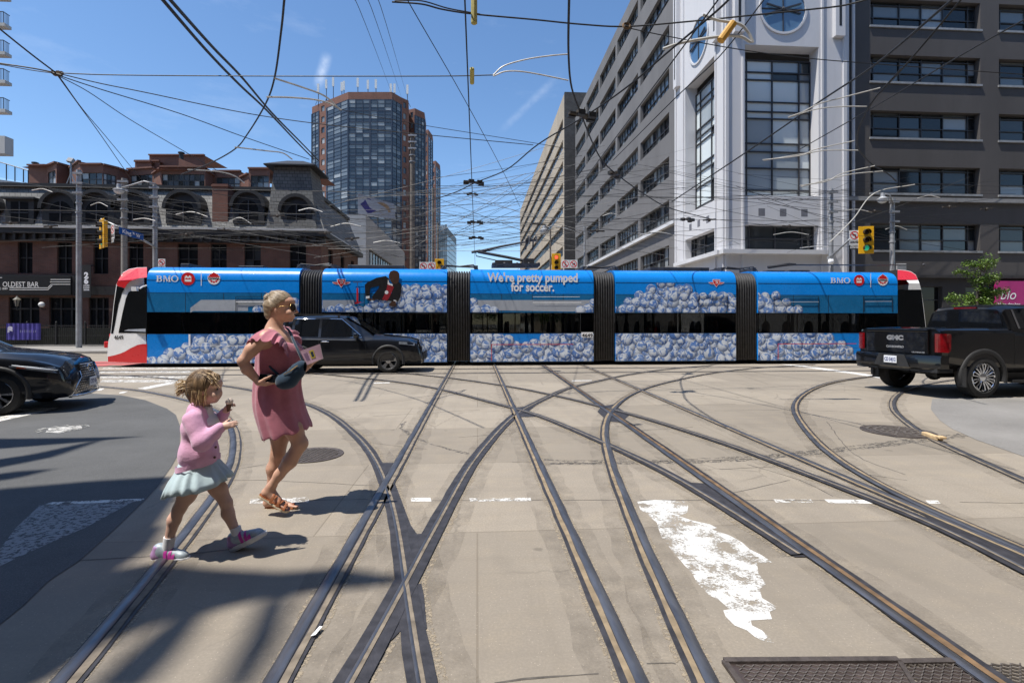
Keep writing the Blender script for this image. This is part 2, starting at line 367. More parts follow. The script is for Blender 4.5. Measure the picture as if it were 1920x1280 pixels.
def rail(px, label, side=1, wide=0.0, straight=False, ext=None, zb=0.0, head=.054, sand=True, kind=None):
    P = [np.array(gr(x, y)[:2]) for x, y in px]
    if straight:
        A = np.array(P); c = A.mean(0); w = np.linalg.svd(A-c)[2][0]
        if w.dot(A[-1]-A[0]) < 0: w = -w
        s = (A-c).dot(w); P = [c+w*s.min(), c+w*s.max()]
        P = [P[0]+(P[1]-P[0])*k/40 for k in range(41)]
    else:
        P = smooth_pts(resample(catmull(P, 8), .25), 6)
    if ext:
        a, b_ = ext
        t0 = (P[0]-P[2]); t0 /= np.hypot(*t0); t1 = (P[-1]-P[-3]); t1 /= np.hypot(*t1)
        P = ([P[0]+t0*a] if a else [])+P+([P[-1]+t1*b_] if b_ else [])
    P = resample(P, .2)
    c = cw(0, 0); o = thing('streetcar_rail', label, 'rail', (P[len(P)//2][0], P[len(P)//2][1], 0), group='streetcar rails in the street')
    h = head/2; s = side; kd = kind or ('sand' if sand else 'plain')
    def st(a, b_, z, name, mat, zc=None, jit=0.0):
        mb = MB(); strip(P, min(a*s, b_*s), max(a*s, b_*s), z, mb, zc, jit=jit); mb.build(name, mat, o, smooth=zc is not None)
    st(-h-.026, h+.085, .0016+zb*.05, 'edge_dust', M_DUST, jit=.012)
    st(-h-.13, h+.2, .0009+zb*.02, 'grime', M_GRIME, jit=.02)
    if kd == 'cast':
        w = .062+wide; st(-w, w, .007+zb, 'casting', M_TAR, jit=.004); st(-.004, .016, .0105+zb, 'groove', M_GROUT, jit=.001); st(-.022, -.004, .0105+zb, 'rail_head', M_STEEL, .014+zb)
    else:
        st(-h-.006, h+.06+wide, .006+zb, 'casting', M_TAR, jit=.004)
        if kd == 'sand': st(h+.003, h+.034, .0095+zb, 'grout_strip', M_SAND, jit=.004)
        else: st(h+.008, h+.042, .0095+zb, 'groove', M_RUST if 'rusty' in label else M_GROUT, jit=.004)
        st(-h, h, .0095+zb, 'rail_head', M_STEEL, .017+zb)
    return o
rail([(122, 1267), (204, 1171), (272, 1090), (317, 1035), (349, 997), (390, 945), (417, 904), (433, 868), (438, 836), (435, 809), (422, 784), (399, 766), (350, 751), (306, 741), (258, 732), (208, 727), (150, 722), (60, 715), (-60, 709)], 'curved rail the girl is stepping over, bending away to the left', 1, ext=(1.5, 0), sand=False, head=.062)
rail([(790, 1278), (783, 1233), (772, 1186), (764, 1130), (761, 1097), (756, 1055), (749, 999), (736, 942), (724, 908), (712, 877), (691, 842), (667, 816), (621, 778), (574, 757), (520, 743), (479, 733), (416, 723), (350, 714), (280, 707), (150, 701)], 'curved rail passing behind the woman and running down the middle of the foreground', 1, ext=(1.2, 0), zb=.001, kind='cast')
rail([(848, 686), (825, 727), (792, 788), (757, 849), (728, 905), (691, 961), (644, 1036), (597, 1116), (550, 1200), (517, 1266)], 'straight rail at the woman\'s shadow, running away to the grey bellows', -1, straight=True, ext=(20, 2), zb=.002, sand=False, head=.062)
rail([(660, 1278), (691, 1219), (724, 1167), (752, 1116), (761, 1092), (785, 1046), (817, 989), (850, 928), (878, 877), (911, 835), (940, 802), (968, 776), (996, 760), (1033, 742), (1054, 732), (1079, 724), (1116, 716), (1152, 707.5), (1200, 699), (1262, 691), (1335, 685)], 'wide dark curved rail sweeping from the bottom of the picture to the right', 1, ext=(1.2, 0), wide=.012, zb=.003, sand=False, kind='cast')
rail([(925, 680), (972, 778), (1000, 840), (1021, 877), (1054, 952), (1087, 1027), (1119, 1111), (1157, 1191), (1190, 1275)], 'straight rail with tan grout strip left of the white paint patch', 1, straight=True, ext=(20, 2), zb=.004)
rail([(1330, 1275), (1288, 1186), (1241, 1092), (1204, 1008), (1171, 928), (1152, 881), (1141, 839), (1136, 816), (1140, 788), (1152, 767), (1175, 746), (1204, 731.6), (1241, 720), (1303, 706), (1342, 699), (1383, 694), (1433, 689), (1487, 686), (1529, 683.5)], 'hooked curved rail along the left side of the white paint patch', -1, ext=(1.2, 0), zb=.005)
rail([(1014, 684.6), (1041, 701), (1075, 724), (1106, 747), (1143, 774), (1168, 790), (1194, 816), (1241, 849), (1288, 881.6), (1335, 914), (1382, 947), (1434, 986), (1495, 1031.6), (1551, 1069), (1621, 1116), (1715, 1177), (1809, 1242)], 'straight rail with rusty groove running to the lower right corner', -1, straight=True, ext=(20, 3), zb=.006, wide=.02, sand=False)
rail([(1093, 684.6), (1122, 697), (1152, 709.6), (1206, 732.5), (1252, 752), (1297, 772), (1345, 791), (1434, 830), (1527, 872), (1621, 910), (1692, 938), (1762, 968), (1856, 1012), (1920, 1045)], 'straight rail farthest right, joined by the hooked rail near the right edge', 1, straight=True, ext=(20, 6), zb=.002)
rail([(600, 701), (725, 714), (777, 721), (825, 730), (892, 747), (958, 765), (988, 772), (1054, 797), (1124, 828), (1171, 849), (1241, 882), (1297, 914), (1349, 947), (1405, 980), (1457, 1013), (1500, 1042)], 'long diagonal rail just above the white paint patch', 1, zb=.007, wide=.0, ext=(3, 0), sand=False, kind='cast')
rail([(767, 701), (840, 708.5), (942, 723), (998, 733), (1035, 741), (1077, 750), (1133, 765), (1168, 773), (1220, 788), (1280, 807), (1340, 826), (1434, 860), (1537, 900), (1621, 932), (1715, 968), (1809, 1010), (1920, 1070)], 'long diagonal rail running to the right edge of the picture', 1, zb=.008, ext=(3, 3), sand=False, kind='cast')
rail([(1720, 696), (1650, 704), (1612, 708.5), (1560, 717), (1525, 728), (1498, 744), (1486.5, 761), (1489, 778), (1501, 797), (1527, 830), (1565, 863), (1602, 887), (1649, 914), (1700, 941), (1770, 971), (1920, 1036)], 'hooked curved rail left of the far manhole, passing behind the pickup', -1, zb=.009, ext=(4, 3))
rail([(1900, 705), (1810, 710), (1743, 720), (1705, 730), (1685, 741), (1676, 757), (1683, 775), (1710, 797), (1743, 820), (1785, 839), (1832, 860), (1920, 899)], 'hooked curved rail with a tan board on it right of the far manhole', 1, zb=.001, ext=(3, 5), sand=False)
for i, (yy, lb) in enumerate(((15.55, 'straight cross rail nearest the camera under the dark car'), (17.08, 'straight cross rail just in front of the streetcar'), (18.95, 'nearest rail under the streetcar'), (20.45, 'farthest rail under the streetcar'))):
    o = thing('streetcar_rail', lb, 'rail', (0, yy, 0), group='streetcar rails in the street')
    mb = MB(); mb.box(-60, 60, yy-.075, yy+.075, 0, .0052); mb.build('casting', M_TAR, o)
    mb = MB(); mb.box(-60, 60, yy-.03, yy+.03, .006, .0145); mb.build('rail_head', M_STEEL, o)
# special trackwork plates: the dark castings in the crotches
def plate(px, label, z=.0055):
    o = flat_poly(px, 'track_casting', M_TAR, z, None, label, 'steel plate'); return o
plate([(712, 868), (740, 868), (752, 850), (740, 905), (770, 985), (782, 1002), (800, 1000), (812, 985), (800, 1030), (775, 1080), (748, 1070), (738, 985), (728, 925)], 'dark V shaped casting where the two foreground curves meet')
plate([(735, 1100), (790, 1095), (795, 1120), (800, 1180), (775, 1185), (768, 1182), (755, 1180), (735, 1200), (700, 1230), (715, 1165)], 'dark casting below the foreground crossing')
plate([(968, 764), (1005, 760), (990, 772), (1008, 781), (975, 782), (958, 778)], 'dark casting at the crossing in the middle of the street')
plate([(1128, 762), (1150, 758), (1180, 778), (1165, 792), (1140, 790), (1120, 772)], 'dark casting at the crossing above the hooked rail')
plate([(1290, 905), (1325, 907), (1440, 985), (1530, 1045), (1490, 1045), (1395, 985)], 'long dark switch plate beside the white paint patch', .0065)
plate([(1690, 940), (1760, 960), (1860, 1010), (1960, 1050), (1960, 1090), (1860, 1040), (1760, 985)], 'long dark switch plate near the right edge', .0065)
# --- painted marks and joints ---------------------------------------------
PT = [(500, 555), (570, 548), (690, 552), (705, 575), (700, 600), (665, 612), (720, 630), (790, 645), (820, 660), (800, 667), (870, 690), (920, 718), (950, 745), (1000, 770), (1040, 798), (980, 800), (985, 840), (1015, 885), (990, 905), (1000, 940), (1065, 980), (1030, 995), (1040, 1025), (955, 1030), (960, 1050), (1000, 1070), (1048, 1120), (1010, 1115), (970, 1095), (940, 1070), (890, 1050), (855, 1015), (845, 990), (870, 985), (830, 950), (790, 930), (740, 880), (720, 840), (690, 810), (640, 750), (600, 700), (585, 660), (580, 640), (545, 610), (515, 590)]
flat_poly([(960+x/2.133, 680+y/2.133) for x, y in PT], 'paint_patch', M_PATCH, .0018, None, 'large ragged patch of white paint flaking off the concrete', 'paint')
def mark(px, name='road_marking', mat=M_PAINT, z=None):
    return flat_poly(px, name, mat, z or (.0056 if max(x for x, y in px) < 345 and min(y for x, y in px) > 733 else .0022))
mark([(770, 933), (807, 933), (809, 940), (771, 940)])
mark([(880, 934), (995, 933), (996, 939), (882, 940)], mat=M_PAINT2); mark([(470, 935), (580, 932), (578, 942), (468, 944)], mat=M_PAINT2)
mark([(1545, 936), (1630, 937), (1638, 944), (1555, 943)]); mark([(1450, 936), (1520, 936), (1525, 942), (1455, 942)], mat=M_PAINT2)
mark([(1735, 938), (1758, 938), (1764, 944), (1742, 944)])
mark([(75, 948), (250, 941), (160, 990), (90, 1020), (0, 1062), (0, 1030), (30, 990)], mat=M_PAINT3); mark([(75, 943), (272, 935), (268, 941), (72, 949)], mat=M_PAINT2)
mark([(-60, 770), (110, 764), (100, 768), (0, 790), (-60, 800), (-60, 795), (0, 782), (60, 770), (-60, 775)])
mark([(92, 803), (150, 797), (155, 803), (110, 812), (85, 811)], mat=M_PAINT2)
for y0, y1, x0, x1 in ((689, 691.5, 195, 400), (695.5, 699, 190, 360), (705, 709, 190, 350), (712, 716.5, 192, 345)):
    mark([(x0, y0), (x1, y0), (x1-6, y1), (x0-4, y1)], mat=M_PAINT2)
mark([(330, 714), (345, 715), (272, 730), (258, 728)]); mark([(150, 728), (196, 728), (190, 732), (140, 732)]); mark([(226, 735), (240, 734), (232, 737), (222, 738)])
mark([(1465, 683), (1500, 684), (1625, 701), (1660, 708), (1650, 709), (1600, 701)]); mark([(1905, 752), (1990, 759), (1990, 764), (1902, 755)])
mark([(700, 717.5), (730, 716.5), (731, 718), (701, 719)]); mark([(1072, 713), (1110, 712.6), (1110, 714), (1072, 714.4)])
mark([(190, 684), (280, 686), (330, 680), (200, 678)], 'red_lane', M_REDLANE, .006)
struct(MB().quad((-60, 18.2, .0052), (-13.2, 18.2, .0052), (-13.2, 21.5, .0052), (-60, 21.5, .0052)), 'red_lane', M_REDLANE)
def joints(lines, w=.009, name='pavement_joint', mat=None):
    mb = MB()
    for L in lines:
        P = [np.array(gr(x, y)[:2]) for x, y in L]
        if len(P) > 2: P = catmull(P, 5)
        P = resample(P, .12)
        rnd = random.Random(len(lines)+len(P)); P = [p+np.array([rnd.uniform(-.008, .008), rnd.uniform(-.008, .008)]) for p in P]
        strip(P, -w/2, w/2, .0014, mb, jit=w*.35)
    return struct(mb, name, mat or M_CRACK)
joints([[(470, 938), (690, 936)], [(800, 938), (1180, 937)], [(1200, 937), (1690, 938)], [(1800, 941), (1920, 943)],
        [(960, 866), (1140, 868), (1400, 861)], [(1000, 870), (1400, 860)], [(640, 822), (720, 833), (800, 842)], [(150, 1051), (330, 1040), (450, 1028)],
        [(930, 1279), (1120, 1262)], [(1212, 1243), (1268, 1243)], [(300, 905), (480, 900), (700, 910)], [(440, 880), (500, 870)], [(1350, 880), (1500, 872)], [(1340, 770), (1480, 768)], [(1500, 768), (1670, 776)],
        [(1345, 930), (1480, 900)], [(1380, 700), (1440, 720)], [(1400, 870), (1500, 900), (1560, 930)], [(1600, 886), (1700, 900)], [(1550, 790), (1600, 850), (1700, 890)],
        [(600, 740), (700, 727), (760, 731)], [(610, 770), (800, 745)], [(700, 780), (900, 768)], [(860, 820), (960, 812)], [(1160, 810), (1300, 800)], [(1200, 760), (1380, 757)], [(1250, 740), (1420, 745)]])
def skid(px, w): 
    mb = MB(); P = resample(smooth_pts(catmull([np.array(gr(x, y)[:2]) for x, y in px], 6), 2), .1)
    strip(P, -w/2, w/2, .0012, mb, jit=.03); return struct(mb, 'tyre_mark', M_SKID)
M_SKID = paint_mat('tyre_mark_rubber', (.10, .09, .08), .52, 22)
skid([(1000, 868), (1200, 868), (1400, 861), (1560, 846), (1800, 818), (1920, 805)], .10); skid([(1020, 862), (1200, 864), (1400, 856), (1560, 841), (1800, 813)], .06)
skid([(760, 790), (752, 800), (760, 808), (800, 830), (880, 850)], .05)
# --- manholes, plates --------------------------------------------------------
M_IRON = pbr('cast_iron', (.115, .095, .085), .6, .5, .3, 25, .5, 120)
M_IRON2 = pbr('worn_iron', (.19, .165, .145), .5, .5, .3, 25, .3, 120)
def manhole(px, py, r, label, style):
    p = gr(px, py); o = thing('manhole_cover', label, 'manhole', (p.x, p.y, .004), group='manhole covers')
    mb = MB(); mb.lathe([(r, 0), (r, .006), (r*.93, .007), (r*.92, .004), (0.001, .004)], n=40); mb.build('frame_ring', M_IRON, o, world=False)
    mb = MB()
    if style == 'grid':
        n = 11
        for i in range(-n, n+1):
            for j in range(-n, n+1):
                x, y = i*r*.08, j*r*.08
                if x*x+y*y < (r*.86)**2 and (i+j) % 2 == 0: mb.box(x-r*.032, x+r*.032, y-r*.032, y+r*.032, .004, .011)
    else:
        for k in range(1, 5):
            a = r*.2*k; mb.lathe([(a-.018, .004), (a-.018, .01), (a+.018, .01), (a+.018, .004)], n=36, closed=True)
        for k in range(8):
            w = k*math.pi/4; mb.bar((.05*math.cos(w), .05*math.sin(w), .009), (r*.85*math.cos(w), r*.85*math.sin(w), .009), .025, .006)
    mb.build('tread_pattern', M_IRON2, o, world=False)
manhole(585, 853, .345, 'round manhole with a square grid tread behind the woman', 'grid')
manhole(1683, 809, .44, 'round ringed manhole beside the hooked rail on the right', 'ring')
p = gr(117, 804); o = thing('manhole_cover', 'pale painted manhole in the asphalt by the black car', 'manhole', (p.x, p.y, .004), group='manhole covers')
MB().lathe([(.30, 0), (.30, .005), (.001, .005)], n=32).build('cover', paint_mat('pale_cover', (.46, .45, .42), .53, 9), o, world=False)
# tread plate at the bottom right
o = thing('steel_hatch', 'rusty diamond tread hatch with an angle frame at the bottom edge', 'hatch', gr(1600, 1262))
a, b_, c_, d_ = gr(1358, 1243), gr(1685, 1241), gr(1740, 1330), gr(1420, 1330)
M_TREAD = pbr('tread_plate', (.115, .088, .082), .5, .6, .35, 6, .3, 50)
mb = MB()
mb.poly([(q.x, q.y, .006) for q in (a, d_, c_, b_)][::-1]); mb.build('plate', M_TREAD, o)
mb = MB(); e1 = (b_-a).normalized(); e2 = Vector((-e1.y, e1.x, 0))
for i in range(60):
    for j in range(14):
        q = a+e1*(.05+i*.021)-e2*(.03+j*.021)
        w = .009 if (i+j) % 2 else -.009
        mb.bar((q.x-w, q.y-.006, .0075), (q.x+w, q.y+.006, .0075), .005, .006)
mb.build('tread_lugs', M_IRON2, o)
mb = MB(); mb.bar((a.x, a.y, .009), (b_.x, b_.y, .009), .03, .02); mb.bar((a.x, a.y, .0085), (d_.x, d_.y, .0085), .025, .016); mb.bar((b_.x, b_.y, .0085), (c_.x, c_.y, .0085), .02, .016)
mb.bar(gr(1690, 1245)+Vector((0, 0, .008)), gr(1790, 1243)+Vector((0, 0, .008)), .03, .02); mb.build('angle_frame', M_IRON, o)
p = gr(1688, 1244); q = gr(1800, 1242)
mb = MB(); mb.poly([gr(1700, 1252)+Vector((0, 0, .005)), gr(1800, 1250)+Vector((0, 0, .005)), gr(1900, 1330)+Vector((0, 0, .005)), gr(1760, 1330)+Vector((0, 0, .005))][::-1])
tag(mb.build('steel_hatch', M_TREAD), 'smaller rusty steel plate right of the framed tread hatch', 'hatch')
# tan board on the right rail
mb = MB(); a = gr(1733, 817); b_ = gr(1763, 828); mb.bar((a.x, a.y, .035), (b_.x, b_.y, .035), .07, .045); mb.bar((b_.x-.04, b_.y, .06), (b_.x+.04, b_.y-.02, .06), .09, .03)
tag(mb.build('board_scrap', pbr('tan_board', (.62, .44, .24), .8, 0, .2, 20), bevel=.006), 'broken piece of tan board lying on the rail', 'board')
p = gr(592, 1190); tag(MB().poly([(p.x-.013, p.y-.04, .02), (p.x+.008, p.y-.03, .02), (p.x+.022, p.y+.035, .021), (p.x+.006, p.y+.04, .021)]).build('paper_scrap', pbr('paper', (.75, .75, .74), .8)), 'small white scrap of paper in the rail groove', 'litter')
# ================================================================== STREETCAR
TY = 18.43; TY2 = 20.97
def S(px, py, off=0.0): return atY(px, py, TY-off)
M_BLUE = pbr('blue_wrap', (.004, .235, .74), .28, 0, .05, 2, 0, 60, .5)
M_FILM = pbr('perforated_blue_film', (.012, .155, .36), .25, 0, .12, 3, 0, 60, .5)
M_WHITE = pbr('white_paint', (.90, .90, .89), .3, 0, .04, 3, 0, 60, .5)
M_RED = pbr('red_paint', (.62, .018, .022), .3, 0, .06, 3, 0, 60, .5)
M_BLK = pbr('black_paint', (.018, .018, .02), .35, 0, .2, 3)
M_RUB = pbr('bellows_rubber', (.045, .045, .047), .6, 0, .3, 6, .2, 40)
M_SKIRT = pbr('dark_skirt', (.02, .02, .021), .7, 0, .3, 5)
M_ROOFG = pbr('roof_equipment', (.05, .05, .055), .55, .2, .3, 4)
M_GREYFILM = pbr('grey_printed_film', (.40, .43, .48), .3, 0, .08, 3, 0, 60, .4)
M_NAVYF = pbr('navy_printed_film', (.07, .16, .38), .3, 0, .1, 3)
M_BLACKGL = pbr('black_glass', (.008, .009, .010), .06, 0, .1, 2, 0, 60, 0, .3, .03)
M_RINT = pbr('red_print', (.68, .02, .025), .35, 0, .04)
M_WPRINT = pbr('white_print', (.90, .90, .90), .35, 0, .03)
def tinted(name, tint, refl=1.0):
    m, t, b = nt(name); out = t.nodes['Material Output']; t.nodes.remove(b)
    tr = nd(t, 'ShaderNodeBsdfTransparent', Color=c4(tint)); gl = nd(t, 'ShaderNodeBsdfGlossy', Roughness=.02); fr = nd(t, 'ShaderNodeFresnel', IOR=1.5); mxs = t.nodes.new('ShaderNodeMixShader')
    t.links.new(fr.outputs[0], mxs.inputs[0]); t.links.new(tr.outputs[0], mxs.inputs[1]); t.links.new(gl.outputs[0], mxs.inputs[2]); t.links.new(mxs.outputs[0], out.inputs['Surface']); return m
M_TINT = tinted('tinted_window', (.46, .46, .45))
def zpy(py, px=960): return S(px, py).z
tram = thing('streetcar', 'long five section low floor streetcar wrapped in a blue advert with printed balls', 'streetcar', (0, 19.7, 0))
EDGES = [(275.5, 560.5), (604, 838), (882, 1113), (1154, 1380), (1421, 1683)]
Z_SK, Z_LO, Z_WB, Z_UP, Z_SEAM = .30-.165, .135, 1.16, 1.905, 2.575
def ysec(z):                                # near side inset from TY for height z (roof shoulder)
    pr = [(3.02, 0), (3.16, .022), (3.28, .075), (3.38, .17), (3.45, .30), (3.50, .48), (3.53, .75), (3.535, 1.27)]
    return pr
ball_jobs = []
sections = []
for k, (pa, pb) in enumerate(EDGES):
    x0 = S(pa, 607).x; x1 = S(pb, 607).x
    sec = MB(); sec.box(x0, x1, TY+.06, TY2-.06, .10, .36); sec.box(x0+.02, x1-.02, TY+.09, TY2-.09, .36, .42)
    o = sec.build('body_section', M_SKIRT, tram); sections.append((o, x0, x1))
    mb = MB(); mb.box(x0, x1, TY, TY2, Z_LO, Z_WB-.008); mb.build('lower_panel', M_BLUE, o, bevel=.01)
    # upper shell with curved roof
    pr = ysec(0); sect = [(TY, Z_UP)]+[(TY+i_, z) for z, i_ in pr[:-1]]; full = sect+[(TY2-(y-TY), z) for y, z in sect[::-1]]
    mb = MB(); mb.loft([[(x, y, z) for y, z in full] for x in (x0, x1)], caps=True); mb.build('upper_shell', M_BLUE, o, smooth='auto')
    for yy in (TY-.003, TY2+.003-.006): MB().box(x0+.01, x1-.01, yy, yy+.006, Z_UP+.004, Z_SEAM).build('window_film', M_FILM, o)
    mb = MB(); mb.box(x0, x1, TY-.004, TY-.001, Z_SEAM-.006, Z_SEAM+.006); mb.box(x0, x1, TY-.004, TY-.001, 3.0, 3.012); mb.box(x0, x1, TY-.004, TY-.001, Z_WB-.012, Z_WB)
    nm = max(2, round((x1-x0)/1.25))
    for i in range(1, nm):
        x = x0+(x1-x0)*i/nm; mb.box(x-.008, x+.008, TY-.0045, TY-.001, Z_UP+.01, Z_SEAM-.01)
    mb.build('panel_seam', M_BLK, o)
    # window band: glass both sides, pillars, interior
    for ya in (TY+.02, TY2-.03): MB().box(x0+.005, x1-.005, ya, ya+.01, Z_WB-.006, Z_UP+.002).build('window', M_TINT, o)
    mb = MB()
    for i in range(nm+1):
        x = x0+(x1-x0)*i/nm
        for yy in (TY+.032, TY2-.09): mb.box(max(x0, x-.05), min(x1, x+.05), yy, yy+.06, Z_WB-.01, Z_UP+.001)
    mb.build('window_post', M_BLK, o)
    mb = MB(); mb.box(x0+.02, x1-.02, TY+.1, TY2-.1, Z_WB-.02, Z_WB-.004); mb.build('cabin_lining', M_SKIRT, o)
    mb = MB(); rnd = random.Random(k)
    for i in range(int((x1-x0)/.85)):
        x = x0+.5+i*.85
        for yy in (TY+.35, TY2-.75):
            if rnd.random() < .75:
                q = [(x-.22, z_) for z_ in ()]
                mb.loft([[(x-.05, yy-.2, Z_WB), (x+.05, yy-.2, Z_WB), (x+.05, yy+.2, Z_WB), (x-.05, yy+.2, Z_WB)], [(x-.03, yy-.19, Z_WB+.3), (x+.05, yy-.19, Z_WB+.3), (x+.05, yy+.19, Z_WB+.3), (x-.03, yy+.19, Z_WB+.3)], [(x-.0, yy-.1, Z_WB+.44), (x+.05, yy-.1, Z_WB+.44), (x+.05, yy+.1, Z_WB+.44), (x, yy+.1, Z_WB+.44)]])
    mb.build('seat_back', pbr('seat_fabric', (.22, .12, .1), .9, 0, .3, 9) if k == 0 else bpy.data.materials['seat_fabric'], o)
    mb = MB()
    for i in range(4):
        x = x0+(x1-x0)*(i+.6)/4.3; mb.tube([(x, TY+.8, Z_WB-.01), (x, TY+.8, Z_UP+.3)], .02, 6)
    mb.build('grab_pole', bpy.data.materials.get('grab_yellow') or pbr('grab_yellow', (.6, .42, .05), .4), o)
# bellows
for k in range(4):
    x0 = sections[k][2]; x1 = sections[k+1][1]; n = 9; mb = MB(); rings = []
    pr = ysec(0)
    def ring(x, ins):
        a = [(TY+.05+ins, .16)]+[(TY+.05+ins+i_, z-.06-ins*.7) for z, i_ in pr[:-1]]
        return [(x, y, z) for y, z in a]+[(x, TY2-(y-TY), z) for y, z in a[::-1]]
    for i in range(n):
        w = (x1-x0)/n; xa = x0+i*w
        rings += [ring(xa+w*.02, .11), ring(xa+w*.26, .02), ring(xa+w*.5, 0), ring(xa+w*.74, .02), ring(xa+w*.98, .11)]
    mb.loft(rings); mb.build('bellows', M_RUB, tram, smooth=True)
# --- left cab ---------------------------------------------------------------
KT = .16
xb = S(275.5, 607).x
def N(px, py, off=0.0, xb_=None, sg=1):
    X = xb if xb_ is None else xb_; Y = TY; p = None
    for _ in range(6):
        p = atY(px, py, Y-off); Y = TY+(KT if sg > 0 else .03)*max(0, (X-p.x)*sg)+max(0, p.z-3.05)*.95
    return p
def far(p): return Vector((p.x, 2*19.7-p.y, p.z))
def cab(outline, rimmats, mats, X, sg, name):
    A = [N(x, y, 0, X, sg) for x, y in outline]; B = [far(p) for p in A]; n = len(A)
    mb = MB(); k0 = next(i for i, p in enumerate(A) if p.z < 3.02)
    for Q, rev in ((A, False), (B, True)):
        up_ = Q[:k0]+[Vector((Q[0].x, Q[k0-1].y, Q[k0-1].z))]; lo = Q[k0-1:]+[Vector((Q[0].x, Q[k0-1].y, Q[k0-1].z))]
        mb.poly(up_[::-1] if rev else up_, 0); mb.poly(lo[::-1] if rev else lo, 0)
    for i in range(n-1):
        # rounded front corner: insert a middle strip
        mb.quad(A[i], A[i+1], B[i+1], B[i], rimmats[i])
    mb.quad(A[-1], A[0], B[0], B[-1], 4)
    return mb.build(name, mats, tram)
CM = [M_WHITE, M_RED, M_BLACKGL, M_WHITE, M_SKIRT]
cab([(275.5, 501), (258, 501.5), (242, 504.5), (232, 510), (226, 516), (221, 526.3), (218, 533), (213, 570), (209, 610), (207, 626), (203, 640), (201, 667), (202, 678), (275.5, 681)], [1, 1, 1, 1, 1, 1, 2, 2, 2, 3, 3, 1, 4], CM, xb, 1, 'cab')
cabL = [c for c in kids(tram) if c.name.startswith('cab')][0]
def npoly(pts, name, mat, off, parent, X=None, sg=1, thick=.0):
    mb = MB(); mb.poly([N(x, y, off, X, sg) for x, y in pts]); return mb.build(name, mat, parent)
npoly([(275.5, 501.5), (258, 502), (242, 505), (232, 510.5), (226, 516), (221, 526.3), (247, 526), (249, 525), (261, 521.5), (275.5, 520)], 'red_roof_panel', M_RED, .012, cabL); npoly([(221, 526.2), (218.5, 533), (220, 536), (234, 540), (238, 533), (243, 528), (247, 526)], 'red_roof_panel', M_RED, .008, cabL)
npoly([(275.5, 537), (256, 541), (247, 544), (241, 548), (236, 559), (229, 589), (222, 624), (275.5, 624.5)], 'cab_side_window', M_BLACKGL, .006, cabL)
npoly([(219, 536), (233, 540.5), (228, 552), (222, 572), (215, 610), (212, 625), (208, 625), (211, 600), (214, 570)], 'windscreen_edge', M_BLACKGL, .006, cabL)
npoly([(275.5, 645), (267, 645), (258, 646.5), (244, 653), (235, 658.5), (226, 662.5), (214, 666), (202, 668.5), (202.5, 678), (275.5, 680.5)], 'red_skirt_swoosh', M_RED, .006, cabL)
mb = MB()
for a, b_, c_, d_ in ((195, 213, 640, 652), (202, 209, 625.5, 640)):
    p = N(a, d_); q = N(b_, c_); mb.box(p.x, q.x, p.y-.02 if a < 200 else p.y+.05, 39.4-p.y+.02, p.z, q.z)
mb.build('bumper', M_RED, cabL, bevel=.03)
mb = MB(); p = N(270, 540); mb.tube([N(275, 535), N(268, 537, .08), N(262, 541, .2)], .03, 6); mb.box(p.x-.22, p.x-.05, p.y-.32, p.y-.2, p.z-.12, p.z+.02); mb.build('mirror', M_WHITE, cabL)
mb = MB(); put_text(mb, '4649', N(214, 636, .008), (1, -KT, 0), (0, 0, 1), .2, width=.34, bold=.004); mb.build('fleet_number', M_BLK, cabL)
mb = MB(); p = N(232, 620, .009); q = N(273, 616, .009); mb.quad(p, N(273, 622, .009), q, N(240, 617.5, .009)); mb.build('dashboard_edge', M_GREYFILM, cabL)
# --- right cab --------------------------------------------------------------
xr = S(1683, 607).x
cab([(1683, 505.5), (1697, 506.5), (1708, 509), (1717, 515), (1724, 531), (1727, 542), (1732, 575), (1737, 620), (1741, 655), (1742, 677), (1683, 676)], [1, 1, 1, 1, 3, 2, 2, 3, 3, 4], CM, xr, -1, 'cab')
cabR = [c for c in kids(tram) if c.name.startswith('cab.')][0]
npoly([(1683, 506), (1697, 507), (1708, 509.5), (1717, 515.5), (1721, 524.5), (1683, 524.5)], 'red_roof_panel', M_RED, .012, cabR, xr, -1)
npoly([(1684, 543), (1727, 543), (1731, 575), (1736, 618), (1684, 618)], 'cab_side_window', M_BLACKGL, .006, cabR, xr, -1)
# --- printed balls -------------------------------------------------------------
def clip(poly, x0, x1, z0, z1):
    for ax, lim, sgn in ((0, x0, 1), (0, x1, -1), (1, z0, 1), (1, z1, -1)):
        out = []
        for i in range(len(poly)):
            a = poly[i-1]; b_ = poly[i]; fa = (a[ax]-lim)*sgn; fb = (b_[ax]-lim)*sgn
            if (fa >= 0) != (fb >= 0):
                s = fa/(fa-fb); out.append((a[0]+(b_[0]-a[0])*s, a[1]+(b_[1]-a[1])*s))
            if fb >= 0: out.append(b_)
        poly = out
        if not poly: break
    return poly
m, t, b = nt('printed_ball'); M_BALL = m
u1 = nd(t, 'ShaderNodeUVMap', uv_map='disc'); u2 = nd(t, 'ShaderNodeUVMap', uv_map='seed')
sx = t.nodes.new('ShaderNodeSeparateXYZ'); t.links.new(u1.outputs[0], sx.inputs[0])
ln = nd(t, 'ShaderNodeVectorMath', operation='DOT_PRODUCT'); t.links.new(u1.outputs[0], ln.inputs[0]); t.links.new(u1.outputs[0], ln.inputs[1])
om = nd(t, 'ShaderNodeMath', operation='SUBTRACT'); om.inputs[0].default_value = 1.0; t.links.new(ln.outputs['Value'], om.inputs[1]); om.use_clamp = True
sq = nd(t, 'ShaderNodeMath', operation='SQRT'); t.links.new(om.outputs[0], sq.inputs[0])
cb = t.nodes.new('ShaderNodeCombineXYZ'); t.links.new(sx.outputs[0], cb.inputs[0]); t.links.new(sx.outputs[1], cb.inputs[1]); t.links.new(sq.outputs[0], cb.inputs[2])
